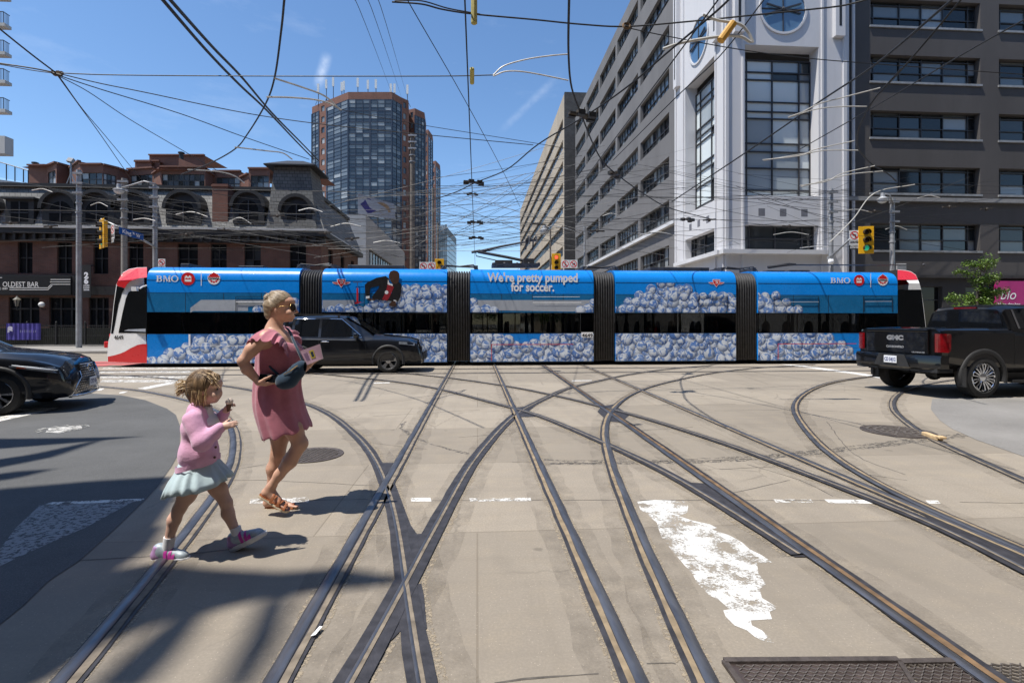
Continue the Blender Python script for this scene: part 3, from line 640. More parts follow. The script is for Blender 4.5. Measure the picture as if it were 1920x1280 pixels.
vr = nd(t, 'ShaderNodeVectorRotate', rotation_type='EULER_XYZ'); sc_ = nd(t, 'ShaderNodeVectorMath', operation='SCALE'); sc_.inputs['Scale'].default_value = 6.28
t.links.new(u2.outputs[0], sc_.inputs[0]); sw = t.nodes.new('ShaderNodeSeparateXYZ'); t.links.new(sc_.outputs[0], sw.inputs[0]); cc = t.nodes.new('ShaderNodeCombineXYZ')
t.links.new(sw.outputs[0], cc.inputs[0]); t.links.new(sw.outputs[1], cc.inputs[1]); t.links.new(sw.outputs[0], cc.inputs[2])
t.links.new(cb.outputs[0], vr.inputs['Vector']); t.links.new(cc.outputs[0], vr.inputs['Rotation'])
ad = nd(t, 'ShaderNodeVectorMath', operation='ADD'); t.links.new(vr.outputs[0], ad.inputs[0]); t.links.new(sc_.outputs[0], ad.inputs[1])
wv = nd(t, 'ShaderNodeTexNoise', Scale=.95, Detail=2.0, Distortion=1.4); t.links.new(ad.outputs[0], wv.inputs['Vector'])
c = ramp(t, wv.outputs['Fac'], .44, .53, (.10, .22, .54), (.60, .66, .74))
n2 = nd(t, 'ShaderNodeTexNoise', Scale=2.2, Detail=3); t.links.new(ad.outputs[0], n2.inputs['Vector'])
c = mixc(t, ramp(t, n2.outputs['Fac'], .5, .6, (0, 0, 0), (.5,)*3), c, (.30, .42, .64))
c = mixc(t, ramp(t, wv.outputs['Fac'], .505, .52, (0, 0, 0), (.7,)*3), c, (.70, .74, .79))
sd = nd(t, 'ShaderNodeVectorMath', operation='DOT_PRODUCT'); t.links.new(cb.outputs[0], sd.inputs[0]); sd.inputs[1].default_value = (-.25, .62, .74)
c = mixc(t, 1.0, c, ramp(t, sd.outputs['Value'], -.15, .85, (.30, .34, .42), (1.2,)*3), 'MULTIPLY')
t.links.new(c, b.inputs['Base Color']); b.inputs['Roughness'].default_value = .35; b.inputs['Coat Weight'].default_value = .3
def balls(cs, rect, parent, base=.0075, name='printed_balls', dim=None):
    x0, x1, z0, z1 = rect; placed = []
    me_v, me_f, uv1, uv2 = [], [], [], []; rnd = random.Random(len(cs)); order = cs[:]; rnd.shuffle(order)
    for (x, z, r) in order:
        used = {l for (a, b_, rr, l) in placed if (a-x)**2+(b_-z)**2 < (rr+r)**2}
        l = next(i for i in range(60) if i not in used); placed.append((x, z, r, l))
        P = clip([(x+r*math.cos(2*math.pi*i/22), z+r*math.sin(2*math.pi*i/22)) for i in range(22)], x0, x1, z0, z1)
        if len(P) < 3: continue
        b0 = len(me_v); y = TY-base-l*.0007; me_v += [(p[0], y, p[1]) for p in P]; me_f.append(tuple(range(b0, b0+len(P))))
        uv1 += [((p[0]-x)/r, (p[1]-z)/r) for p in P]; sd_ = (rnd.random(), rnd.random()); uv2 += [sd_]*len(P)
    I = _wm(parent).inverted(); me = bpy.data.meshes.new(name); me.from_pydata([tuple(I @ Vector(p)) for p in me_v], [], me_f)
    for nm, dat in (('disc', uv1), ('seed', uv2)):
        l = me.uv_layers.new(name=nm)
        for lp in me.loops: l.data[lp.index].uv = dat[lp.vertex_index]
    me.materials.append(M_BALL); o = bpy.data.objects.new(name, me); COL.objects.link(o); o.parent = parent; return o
def pile(px0, px1, topf, zlo, rnd, r0=.21, step=.34):
    out = []; x = S(px0, 607).x; xe = S(px1, 607).x
    z = zlo
    row = 0
    while z < 3.3:
        xx = x+(row % 2)*step/2+rnd.uniform(-.05, .05)
        while xx < xe:
            px = 960+((xx*CA-SA*TY))/(xx*SA+TY*CA)*F_PX
            top = S(px, topf(px)).z
            if z < top: out.append((xx+rnd.uniform(-.06, .06), z+rnd.uniform(-.05, .05), r0*rnd.uniform(.84, 1.16)))
            xx += step*rnd.uniform(.9, 1.1)
        z += step*.72; row += 1
    return out
def lin(tab):
    def f(px):
        if px <= tab[0][0]: return tab[0][1]
        for (a, ya), (b_, yb) in zip(tab, tab[1:]):
            if px <= b_: return ya+(yb-ya)*(px-a)/(b_-a)
        return tab[-1][1]
    return f
rnd = random.Random(3)
def lowrect(k): return (sections[k][1]+.004, sections[k][2]-.004, Z_LO+.01, Z_WB-.014)
def uprect(k): return (sections[k][1]+.004, sections[k][2]-.004, Z_UP+.01, 3.0)
dk = MB()                                     # dark printed background behind the balls
def darkbg(pts, mb): mb.poly([S(x, y, .0062) for x, y in pts])
for k, tab, bgp in ((0, [(312, 668), (330, 660), (352, 640), (375, 632), (400, 628), (445, 626), (560, 626)], [(355, 652), (357, 627), (560, 627), (560, 679), (330, 679)]),
               (1, [(604, 620), (838, 620)], [(604.5, 627), (837.5, 627), (837.5, 677), (604.5, 677)]),
               (2, [(882, 620), (940, 626), (975, 640), (1000, 640), (1020, 630), (1060, 622), (1113, 620)], [(882.5, 627), (940, 630), (975, 643), (1000, 644), (1030, 632), (1112, 627), (1112, 677), (882.5, 677)]),
               (3, [(1154, 620), (1380, 620)], [(1154.5, 626), (1379.5, 625), (1379.5, 675), (1154.5, 676)]),
               (4, [(1421, 618), (1540, 620), (1560, 630), (1580, 640), (1600, 655), (1612, 668)], [(1421.5, 625), (1540, 627), (1590, 650), (1600, 674), (1421.5, 675)])):
    o, x0, x1 = sections[k]
    mb = MB(); darkbg(bgp, mb); mb.build('print_background', M_NAVYF, o)
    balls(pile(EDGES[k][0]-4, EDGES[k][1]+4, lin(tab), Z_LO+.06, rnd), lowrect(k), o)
for k, tab, bgp in ((0, [(465, 590), (485, 576), (510, 566), (540, 560), (560, 560)], [(480, 583), (520, 572), (560, 566), (560, 585), (480, 585)]),
               (1, [(655, 575), (700, 565), (745, 560), (752, 545), (765, 535), (790, 530), (838, 534)], [(690, 580), (745, 572), (765, 548), (838, 545), (838, 585), (690, 585)]),
               (2, [(882, 558), (897, 570), (915, 575), (930, 570), (950, 590), (1070, 592), (1085, 578), (1113, 565)], None),
               (3, [(1154, 578), (1180, 562), (1200, 552), (1215, 540), (1235, 531), (1260, 530), (1280, 540), (1300, 546), (1330, 548), (1350, 545), (1380, 552)], [(1170, 584), (1200, 565), (1220, 548), (1260, 545), (1300, 558), (1380, 562), (1380, 584)]),
               (4, [(1421, 550), (1450, 553), (1470, 562), (1490, 568), (1505, 580), (1520, 590)], [(1421.5, 562), (1450, 562), (1480, 572), (1490, 584), (1421.5, 584)])):
    o, x0, x1 = sections[k]
    if bgp: mb = MB(); darkbg(bgp, mb); mb.build('print_background', M_NAVYF, o)
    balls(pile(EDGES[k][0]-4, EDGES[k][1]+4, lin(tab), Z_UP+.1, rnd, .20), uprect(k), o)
def art(k, name, mat, polys, off=.0055):
    mb = MB()
    for pts in polys: mb.poly([S(x, y, off) for x, y in pts])
    return mb.build(name, mat, sections[k][0])
art(0, 'printed_crate', M_GREYFILM, [[(357, 577), (377, 562), (504, 562), (504, 571), (465, 575), (465, 583), (362, 583), (357, 586)]])
art(0, 'printed_crate_edge', M_WPRINT, [[(353.5, 626.5), (357, 626.5), (357, 647), (353.5, 647)], [(355, 647.3), (470, 647.3), (470, 648.3), (355, 648.3)], [(442, 565), (504, 565), (504, 566.5), (442, 566.5)]], .0265)
art(1, 'printed_crate', M_GREYFILM, [[(604.5, 562.5), (664, 562.5), (664, 583), (604.5, 583)]])
art(2, 'printed_crate', M_GREYFILM, [[(882.5, 562.5), (1112, 562.5), (1112, 580), (1073, 584), (945, 582), (882.5, 582)]])
art(2, 'printed_handle', M_WPRINT, [[(999, 566.2), (1090, 566.2), (1090, 567.6), (999, 567.6)], [(999, 556), (1087, 556), (1087, 556.8), (999, 556.8)]], .0265)
art(2, 'red_hairline', M_RINT, [[(922, 645.2), (1075, 644.8), (1075, 645.9), (922, 646.3)], [(921, 645), (922, 645), (922, 676), (921, 676)]], .0265)
art(4, 'red_hairline', M_RINT, [[(1459, 644), (1606, 643.5), (1606, 644.6), (1459, 645.2)], [(1458.5, 644), (1459.6, 644), (1459.6, 674), (1458.5, 674)]], .0265)
art(4, 'window_vent', M_GREYFILM, [[(1450, 565.5), (1535, 565.2), (1535, 566.5), (1450, 566.8)], [(1622, 564.5), (1672, 564.2), (1672, 565.4), (1622, 565.8)]], .0265)
mb = MB()
for k, seq in ((0, (442, 506)), (4, (1451, 1535)), (4, (1620, 1673)), (3, (1310, 1364))):
    a, b_ = seq
    for q in ([(a, 556), (b_, 556)], [(a, 569), (b_, 569)], [(a, 556), (a, 585)], [(b_, 556), (b_, 585)]): mb.bar(S(*q[0], .02), S(*q[1], .02), .012, .012, up=(0, 1, 0))
mb.build('hopper_window_seam', M_BLK, tram)
# man printed on the second section
M_SKINP = pbr('printed_brown_skin', (.075, .035, .022), .4, 0, .2, 12); M_SUIT = pbr('printed_black_suit', (.014, .013, .015), .4, 0, .3, 9); M_REDT = pbr('printed_red_shirt', (.34, .02, .03), .4, 0, .2, 9)
def zz(pts): return [(560+x/3.4286, 480+y/3.4286) for x, y in pts]
art(1, 'printed_suit', M_SUIT, [zz([(425, 185), (440, 170), (500, 140), (560, 128), (585, 150), (560, 250), (545, 285), (475, 275), (470, 262), (515, 205), (520, 190), (460, 205), (455, 258), (428, 262)]), zz([(600, 185), (640, 165), (663, 185), (655, 255), (640, 290), (600, 290), (560, 285), (560, 250), (600, 240)])], .026)
art(1, 'printed_shirt', M_REDT, [zz([(572, 180), (600, 188), (612, 200), (585, 262), (570, 285), (535, 280), (560, 230)])], .0267)
art(1, 'printed_collar', M_WPRINT, [zz([(574, 150), (584, 175), (605, 182), (604, 192), (572, 182)]), zz([(432, 258), (455, 256), (456, 270), (432, 274)]), zz([(610, 282), (628, 285), (626, 300), (612, 296)])], .0274)
art(1, 'printed_face', M_SKINP, [zz([(580, 118), (590, 98), (612, 91), (635, 97), (647, 112), (648, 140), (642, 165), (628, 180), (606, 178), (590, 160), (580, 140)]), ], .0281)
art(1, 'printed_hand', M_SKINP, [zz([(440, 274), (458, 272), (495, 278), (490, 284), (450, 284)])], .0281); art(1, 'printed_hand', M_SKINP, [zz([(600, 290), (622, 288), (628, 312), (618, 325), (585, 322), (578, 312)])], .0281)
art(1, 'printed_badge', M_WPRINT, [zz([(565+12*math.cos(i*.5236), 233+12*math.sin(i*.5236)) for i in range(12)])], .0288)
art(1, 'printed_pump', M_RINT, [zz([(372, 205), (383, 205), (383, 298), (372, 300)]), zz([(360, 296), (400, 294), (400, 303), (360, 308)])], .026)
art(1, 'printed_pump_handle', M_NAVYF, [zz([(350, 164), (408, 164), (408, 170), (350, 172)]), zz([(375, 170), (381, 170), (381, 206), (375, 206)]), zz([(385, 300), (420, 292), (422, 298), (388, 312)])], .0265)
# --- lettering -------------------------------------------------------------------
EX, EZ = (1, 0, 0), (0, 0, 1)
mb = MB(); a = S(913.5, 527.5); put_text(mb, "We're pretty pumped", a, EX, EZ, .44, .012, width=S(1083, 530).x-a.x, bold=.014)
a = S(958, 545.5); put_text(mb, 'for soccer.', a, EX, EZ, .44, .012, width=S(1039, 545).x-a.x, bold=.014); mb.build('slogan_lettering', M_WPRINT, sections[2][0])
mb = MB(); a = S(1091, 631.5); put_text(mb, '4649', a, EX, EZ, .17, .03, width=S(1111, 630).x-a.x, bold=.003); mb.build('fleet_number', M_BLK, sections[2][0])
art(2, 'fleet_number_panel', M_WPRINT, [[(1090, 622.6), (1112, 622.6), (1112, 632.5), (1090, 632.5)]], .0265)
def serif_bmo(mb, o, w, h, off):               # B M O with slab serifs, drawn as flat shapes
    def P(x, y): return Vector(o)+Vector((x*w, -off, y*h))
    def q(*pts): mb.poly([P(*p) for p in pts])
    def arcband(cx, cy, rx, ry, tx, ty, a0, a1, n=14):
        for i in range(n):
            A = R(a0+(a1-a0)*i/n); B = R(a0+(a1-a0)*(i+1)/n)
            q((cx+rx*math.cos(A), cy+ry*math.sin(A)), (cx+rx*math.cos(B), cy+ry*math.sin(B)), (cx+(rx-tx)*math.cos(B), cy+(ry-ty)*math.sin(B)), (cx+(rx-tx)*math.cos(A), cy+(ry-ty)*math.sin(A)))
    q((0, 0), (.1, 0), (.1, .09), (0, .09)); q((0, .91), (.1, .91), (.1, 1), (0, 1)); q((.035, .09), (.1, .09), (.1, .91), (.035, .91))
    arcband(.13, .735, .115, .265, .06, .10, -90, 90); arcband(.13, .27, .14, .27, .06, .10, -90, 90)
    for y in (0, .45, .91): q((.1, y), (.14, y), (.14, y+.09), (.1, y+.09))
    q((.32, 0), (.385, 0), (.385, .09), (.32, .09)); q((.335, .09), (.37, .09), (.37, .92), (.335, .92)); q((.315, .92), (.42, .92), (.42, 1), (.315, 1))
    q((.37, .92), (.42, 1), (.505, .22), (.475, 0)); q((.505, .22), (.475, 0), (.49, 0), (.60, .92), (.56, .92)); q((.56, .92), (.645, .92), (.645, 1), (.56, 1)); q((.565, .09), (.62, .09), (.62, .92), (.565, .92)); q((.54, 0), (.645, 0), (.645, .09), (.54, .09))
    arcband(.83, .5, .17, .53, .065, .10, 0, 360, 28)
def crest(k, px, py, s, parent):
    c = S(px, py, 0)
    def ringp(r, n=24, sx=1): return [Vector((c.x+r*math.cos(2*math.pi*i/n)*sx, c.y, c.z+r*math.sin(2*math.pi*i/n))) for i in range(n)]
    def sh(P, off): return [p+Vector((0, -off, 0)) for p in P]
    mb = MB(); mb.poly(sh(ringp(s*.98), .009)); 
    leaf = [(0, 1.25), (.18, .95), (.38, 1.02), (.36, .78), (.75, .80), (.66, .55), (1.02, .42), (.8, .2), (-.8, .2), (-1.02, .42), (-.66, .55), (-.75, .80), (-.36, .78), (-.38, 1.02), (-.18, .95)]
    mb.poly([c+Vector((x*s*1.06, -.0095, z*s)) for x, z in leaf]); mb.build('crest_backing', M_WPRINT, parent)
    mb = MB(); mb.poly([c+Vector((x*s*.95, -.0105, z*s*.95)) for x, z in leaf])
    for k_ in range(5):
        w = R(180+k_*45) if k_ else R(180); w = R(196+k_*37)
        mb.poly([c+Vector((s*(.62*math.cos(w)+.20*math.cos(R(a))), -.0105, s*(.55*math.sin(w)+.20*math.sin(R(a))))) for a in range(18, 378, 72)])
    mb.build('crest_red', M_RINT, parent)
    mb = MB(); mb.poly([c+Vector((x*s, -.0113, z*s)) for x, z in ((-1.0, -.14), (1.0, -.14), (1.0, .22), (-1.0, .22))]); mb.build('crest_band', M_WPRINT, parent)
    mb = MB(); put_text(mb, 'CANADA', c+Vector((-s*.95, 0, -s*.10)), EX, EZ, s*.38, .0125, width=s*1.9, bold=.006); mb.build('crest_lettering', M_BLK, parent)
def roundel(px, py, s, parent):
    c = S(px, py); mb = MB(); mb.poly([c+Vector((s*math.cos(2*math.pi*i/28), -.009, s*math.sin(2*math.pi*i/28))) for i in range(28)]); mb.build('roundel', M_RINT, parent)
    mb = MB()
    for pts in ([(-.48, -.45), (.48, -.45), (.48, -.12), (-.48, -.12)], [(-.48, -.02), (-.48, .28), (-.26, .52), (-.02, .28), (-.02, -.02), (-.24, .16)], [(.48, -.02), (.48, .28), (.26, .52), (.02, .28), (.02, -.02), (.24, .16)], [(-.48, -.12), (-.36, -.12), (-.48, .05)], [(.48, -.12), (.36, -.12), (.48, .05)]):
        mb.poly([c+Vector((x*s, -.0098, z*s)) for x, z in pts])
    mb.build('roundel_mark', M_WPRINT, parent)
def wings(px, py, s, parent):
    c = S(px, py)
    def pp(mb, pts, off): mb.poly([c+Vector((x*s, -off, z*s)) for x, z in pts])
    mb = MB(); pp(mb, [(-.52, .55), (.52, .55), (.5, .18), (1.08, .18), (1.0, .02), (.62, -.12), (.3, -.12), (0, -.52), (-.3, -.12), (-.62, -.12), (-1.0, .02), (-1.08, .18), (-.5, .18)], .009); mb.build('emblem_backing', M_WPRINT, parent)
    mb = MB(); pp(mb, [(-.45, .48), (.45, .48), (.40, .1), (0, -.44), (-.40, .1)], .0098); pp(mb, [(.47, .13), (1.0, .13), (.95, .05), (.62, -.07), (.36, -.07)], .0098); pp(mb, [(-.47, .13), (-1.0, .13), (-.95, .05), (-.62, -.07), (-.36, -.07)], .0098); mb.build('emblem_shield', M_RINT, parent)
    mb = MB(); pp(mb, [(-.26, .36), (.3, .36), (.3, .29), (.02, .29), (-.02, -.1), (-.09, -.02), (-.05, .29), (-.26, .29)], .0105); pp(mb, [(.08, .22), (.24, .2), (.2, -.02), (.1, .0)], .0105); mb.build('emblem_letters', M_WPRINT, parent)
for k, bx0, bx1, by0, by1, rx, ry, rr, lx, cx_ in ((0, 293, 335, 516.5, 528, 352.8, 522.5, 12, 377.3, 401.3), (4, 1557, 1594, 520.5, 530.5, 1610.5, 525.5, 11, 1632.5, 1655)):
    o = sections[k][0]; a = S(bx0, by1); w = S(bx1, by1).x-a.x; h = S(bx0, by0).z-a.z
    mb = MB(); serif_bmo(mb, a, w, h, .009); mb.build('serif_lettering', M_WPRINT, o)
    roundel(rx, ry, rr/52.5, o); art(k, 'divider_line', M_WPRINT, [[(lx-.7, ry-13), (lx+.7, ry-13), (lx+.7, ry+13), (lx-.7, ry+13)]], .009); crest(k, cx_, ry, 11/52.5, o)
wings(640, 531.5, .29, sections[1][0]); wings(1343, 531.5, .28, sections[3][0])
# --- roof gear ------------------------------------------------------------------------
for a, b_, h in ((318, 335, .12), (430, 480, .06), (643, 752, .12), (1230, 1345, .12), (1500, 1540, .05)):
    x0 = S(a, 500).x; x1 = S(b_, 500).x; MB().box(x0, x1, TY+.65, TY2-.65, 3.5, 3.54+h).build('roof_unit', M_ROOFG, tram, bevel=.02)
for k in range(4):
    x0 = sections[k][2]; x1 = sections[k+1][1]
    for j, yy in enumerate((TY+.5, TY+.8, TY+1.2, TY+1.5)):
        MB().tube([(x0-.25, yy, 3.5), (x0-.1, yy, 3.66+.02*j), ((x0+x1)/2, yy+.05, 3.62+.03*j), (x1+.1, yy, 3.68), (x1+.28, yy, 3.5)], .02, 6).build('roof_cable', M_ROOFG, tram)
    for xx in (x0-.2, x1+.2): MB().box(xx-.07, xx+.07, TY+.6, TY+1.6, 3.5, 3.66).build('cable_block', M_ROOFG, tram)
PY = 19.7
def rp_(px, py): return atY(px, py, PY)
panto = MB(); panto.bar(rp_(922, 498), rp_(1010, 498), .9, .1); panto.box(rp_(928, 500).x, rp_(960, 500).x, PY-.3, PY+.3, rp_(900, 497).z, rp_(900, 489).z); panto.box(rp_(980, 500).x, rp_(1000, 500).x, PY-.35, PY+.35, rp_(900, 497).z, rp_(900, 486).z)
for px in (925, 945, 968, 990, 1008): 
    q = rp_(px, 500); panto.lathe([(.03, 0), (.06, .03), (.03, .06), (.06, .09), (.03, .12)], Matrix.Translation((q.x, PY-.38, q.z)), 8); panto.lathe([(.03, 0), (.06, .03), (.03, .06), (.06, .09), (.03, .12)], Matrix.Translation((q.x, PY+.38, q.z)), 8)
pb_ = panto.build('pantograph', M_ROOFG, tram)
mb = MB(); mb.tube([rp_(998, 492), rp_(950, 482), rp_(896, 472)], .055, 8); mb.tube([rp_(970, 497), rp_(893, 480), rp_(892, 473)], .02, 6)
mb.tube([rp_(884, 473), rp_(901, 470)], .05, 8); mb.build('lower_arm', M_ROOFG, pb_)
mb = MB(); mb.tube([rp_(896, 472), rp_(940, 462), rp_(1000, 451)], [.05, .045, .03], 8); mb.tube([rp_(896, 474), rp_(985, 458)], .012, 5); mb.build('upper_arm', M_ROOFG, pb_)
mb = MB(); q = rp_(995, 449)
for dx in (-.12, .16):
    P = [(q.x+dx, PY-.75, q.z-.28), (q.x+dx, PY-.6, q.z-.02), (q.x+dx, PY-.45, q.z+.05), (q.x+dx, PY+.45, q.z+.05), (q.x+dx, PY+.6, q.z-.02), (q.x+dx, PY+.75, q.z-.28)]; mb.tube(P, .03, 6)
mb.bar((q.x-.2, PY, q.z-.03), (q.x+.24, PY, q.z-.03), .35, .05); mb.build('contact_bow', M_ROOFG, pb_)
tp = MB(); tp.tube([atY(1440, 501, PY), atY(1470, 497, PY), atY(1490, 496.5, PY), atY(1735, 497, PY)], [.06, .05, .03, .018], 7); tp.ball(atY(1732, 496.5, PY), .06, 8, 6); tp.box(atY(1430, 500, PY).x, atY(1480, 500, PY).x, PY-.3, PY+.3, 3.52, 3.60); tp.tube([atY(1440, 500, PY), atY(1480, 494, PY), atY(1492, 495, PY)], .03, 6)
tp.build('trolley_pole', M_ROOFG, tram)
# ================================================================== BUILDINGS
def glass(name, col, rough=.05, spec=.8):
    m, t, b = nt(name); b.inputs['Base Color'].default_value = c4(col); b.inputs['Roughness'].default_value = rough; b.inputs['Specular IOR Level'].default_value = spec
    bump(t, b, noise(t, .9, 2), .02, .05); return m
G_DARK = [glass('dark_pane', (.014, .016, .018), .05, .55), glass('grey_pane', (.045, .050, .053), .06, .55), glass('curtained_pane', (.16, .175, .18), .15), glass('pale_blind_pane', (.30, .32, .33), .2), glass('dim_pane', (.02, .025, .028))]
G_BLUE = [glass('blue_pane', (.065, .08, .098), .05, .55), glass('pale_blue_pane', (.16, .185, .205), .08, .55), glass('deep_blue_pane', (.045, .058, .075), .05, .6), glass('white_curtain_pane', (.33, .35, .36), .15, .5)]
G_TEAL = [glass('frosted_pane', (.72, .78, .78), .15), glass('reflecting_pane', (.38, .43, .46), .06), glass('dark_teal_pane', (.03, .04, .045), .05)]
G_PUB = glass('pub_pane', (.012, .013, .015), .08, .3)
M_FRAME = pbr('window_frame', (.05, .05, .055), .5, .2, .2, 3)
M_FRAMEL = pbr('pale_window_frame', (.30, .30, .30), .5, .2, .2, 3)
def stucco(name, col, var=.10):
    m, t, b = nt(name); v = wallvec(t)
    f = noise(t, 30, 4, .7); bg_ = noise(t, .25, 6, .6, stretch=(1, 1, .35)); st_ = noise(t, 1.3, 5, .65, stretch=(1.2, 1.2, .12))
    c = ramp(t, bg_, .3, .7, tuple(x*(1-var*1.6) for x in col), tuple(x*(1+var) for x in col))
    c = mixc(t, ramp(t, st_, .5, .75, (0, 0, 0), (.35,)*3), c, tuple(x*.78 for x in col))
    t.links.new(c, b.inputs['Base Color']); b.inputs['Roughness'].default_value = .9; b.inputs['Specular IOR Level'].default_value = .25; bump(t, b, f, .25, .01); return m
M_GREYL = stucco('grey_stucco', (.172, .167, .168)); M_GREYD = stucco('charcoal_stucco', (.095, .088, .086)); M_TOWERW = stucco('white_stucco', (.62, .615, .625), .035)
M_LEDGE = stucco('pale_ledge', (.62, .62, .63)); M_CHARC = stucco('dark_ground_floor', (.05, .047, .048))
M_BRICK = brick('red_brick', (.165, .062, .038), (.115, .042, .028), (.13, .10, .085)); M_BRICK2 = brick('brown_brick', (.20, .078, .05), (.16, .062, .042), (.13, .09, .075), .24, .08, .01, .85, .2)
M_DKBRICK = brick('charcoal_brick', (.085, .08, .078), (.06, .056, .056), (.045, .043, .043), .4, .2, .02)
M_TAN = stucco('tan_precast', (.42, .36, .285)); M_SLATE = brick('roof_slate', (.25, .245, .23), (.17, .168, .16), (.07, .068, .066), .34, .24, .018, .75, .35)
M_SLATED = brick('dark_slate', (.15, .15, .145), (.11, .11, .108), (.05, .05, .05), .34, .24, .018, .75, .3)
M_BLKTRIM = pbr('black_trim', (.014, .0135, .014), .55, 0, .3, 4)
M_GREYB = stucco('pale_grey_cladding', (.42, .42, .42)); M_CONCB = stucco('balcony_concrete', (.52, .49, .45))
XV, YV, ZV = Vector((1, 0, 0)), Vector((0, 1, 0)), Vector((0, 0, 1))
def facade(mb, O, ex, n, Wd, z0, z1, ops, depth, mi=None, mir=None):
    ex = Vector(ex); n = Vector(n); O = Vector((O[0], O[1], 0))
    P = lambda x, z, k=0: O+ex*x+ZV*z-n*k
    xs = sorted({0, Wd}|{v for o in ops for v in (o[0], o[1])}); zs = sorted({z0, z1}|{v for o in ops for v in (o[2], o[3])})
    xs = [x for x in xs if 0 <= x <= Wd]; zs = [z for z in zs if z0 <= z <= z1]
    for a, b_ in zip(xs, xs[1:]):
        run = None
        for c, d in zip(zs, zs[1:]):
            mx_, mz = (a+b_)/2, (c+d)/2
            op = any(o[0] < mx_ < o[1] and o[2] < mz < o[3] for o in ops)
            if not op: run = (run[0], d) if run else (c, d)
            if (op or d == zs[-1]) and run: mb.quad(P(a, run[0]), P(b_, run[0]), P(b_, run[1]), P(a, run[1]), mi); run = None
    for a, b_, c, d in ops:
        for q in ((P(a, c), P(a, d), P(a, d, depth), P(a, c, depth)), (P(b_, c), P(b_, d), P(b_, d, depth), P(b_, c, depth)), (P(a, c), P(b_, c), P(b_, c, depth), P(a, c, depth)), (P(a, d), P(b_, d), P(b_, d, depth), P(a, d, depth))): mb.quad(*q, mir if mir is not None else mi)
def window(parent, O, ex, n, rect, depth, xcuts, zcuts, glasses, wts, rnd, frame=None, ft=.06, name='window', sill=None, pane=True):
    ex = Vector(ex); n = Vector(n); O = Vector((O[0], O[1], 0)); a, b_, c, d = rect
    P = lambda x, z, k=0: O+ex*x+ZV*z-n*k
    mb = MB(); g = MB()
    xs = [a]+[a+(b_-a)*f for f in xcuts]+[b_]; zs = [c]+[c+(d-c)*f for f in zcuts]+[d]
    k = depth-.05
    for i, x in enumerate(xs):
        w = ft if 0 < i < len(xs)-1 else ft*1.3; mb.bar(P(x, c, k), P(x, d, k), .07, w, up=n.cross(ZV))
    for i, z in enumerate(zs):
        w = ft; mb.bar(P(a, z, k+.004), P(b_, z, k+.004), .075, w)
    for x0, x1 in zip(xs, xs[1:]):
        for z0, z1 in zip(zs, zs[1:]): g.quad(P(x0, z0, depth), P(x1, z0, depth), P(x1, z1, depth), P(x0, z1, depth), rnd.choices(range(len(glasses)), wts)[0])
    w = mb.build(name, frame or M_FRAME, parent)
    if pane: g.build('pane', glasses, w)
    if sill:
        s = MB(); p = P((a+b_)/2, c-.05, -.04); s.bar(P(a-.1, c-.06, -.03), P(b_+.1, c-.06, -.03), .2, .1); s.build('sill', sill, w)
    return w
rnd = random.Random(11)
# ---------------------------------------------------------------- grey warehouse on the right
FY = 31.0; CX, CYF = 15.17, 30.5
ware = thing('warehouse_building', 'large grey converted warehouse with rows of wide factory windows at the right', 'building', (30, 40, 0))
SILLS = [2.65, 6.2, 9.85, 13.38, 16.95, 20.5, 24.05, 27.6, 31.1]
XL = 15.45; Y0 = 38.6
ops = []
for c in range(5):
    for r, s in enumerate(SILLS):
        if r == 0: ops.append((40.4-Y0+c*8.05, 47.7-Y0+c*8.05, 2.4, 4.6))
        else: ops.append((40.4-Y0+c*8.05, 47.7-Y0+c*8.05, s, s+1.66))
mb = MB(); facade(mb, (XL, Y0, 0), YV, -XV, 41.5, 0, 34.2, ops, .35); mb.quad((XL, Y0+41.5, 0), (XL+30, Y0+41.5, 0), (XL+30, Y0+41.5, 34.2), (XL, Y0+41.5, 34.2)); mb.build('side_wall', M_GREYL, ware)
for i, o in enumerate(ops):
    far_ = o[0] > 30
    window(ware, (XL, Y0, 0), YV, -XV, o, .35, [.125, .25, .375, .5, .625, .75, .875], [.45], G_DARK+[G_BLUE[1]], [2, 4, 3, 2, 2, 3] if not far_ else [0, 1, 2, 5, 0, 4], rnd, ft=.05)
ops = []; X0 = CX+8.2
colx = [(atY(1632, 300, FY).x, atY(1838, 300, FY).x)]; pitch = atY(1873, 300, FY).x-colx[0][0]
for c in range(4):
    for r, s in enumerate(SILLS[1:]): ops.append((colx[0][0]-X0+c*pitch, colx[0][1]-X0+c*pitch, s, s+1.72))
FW = 46
mb = MB(); facade(mb, (X0, FY, 0), XV, -YV, FW, 4.45, 34.2, ops, .42); mb.quad((X0, FY, 34.2), (X0+FW, FY, 34.2), (X0+FW, 80, 34.2), (X0, 80, 34.2)); mb.quad((X0+FW, FY, 0), (X0+FW, 80, 0), (X0+FW, 80, 34.2), (X0+FW, FY, 34.2)); mb.build('front_wall', M_GREYD, ware)
for i, o in enumerate(ops): window(ware, (X0, FY, 0), XV, -YV, o, .42, [.06, .3, .5, .7, .93], [.42, .88], G_DARK, [3, 4, 4, 1.6, 3], rnd, frame=M_FRAME, ft=.06, sill=M_GREYD if False else None)
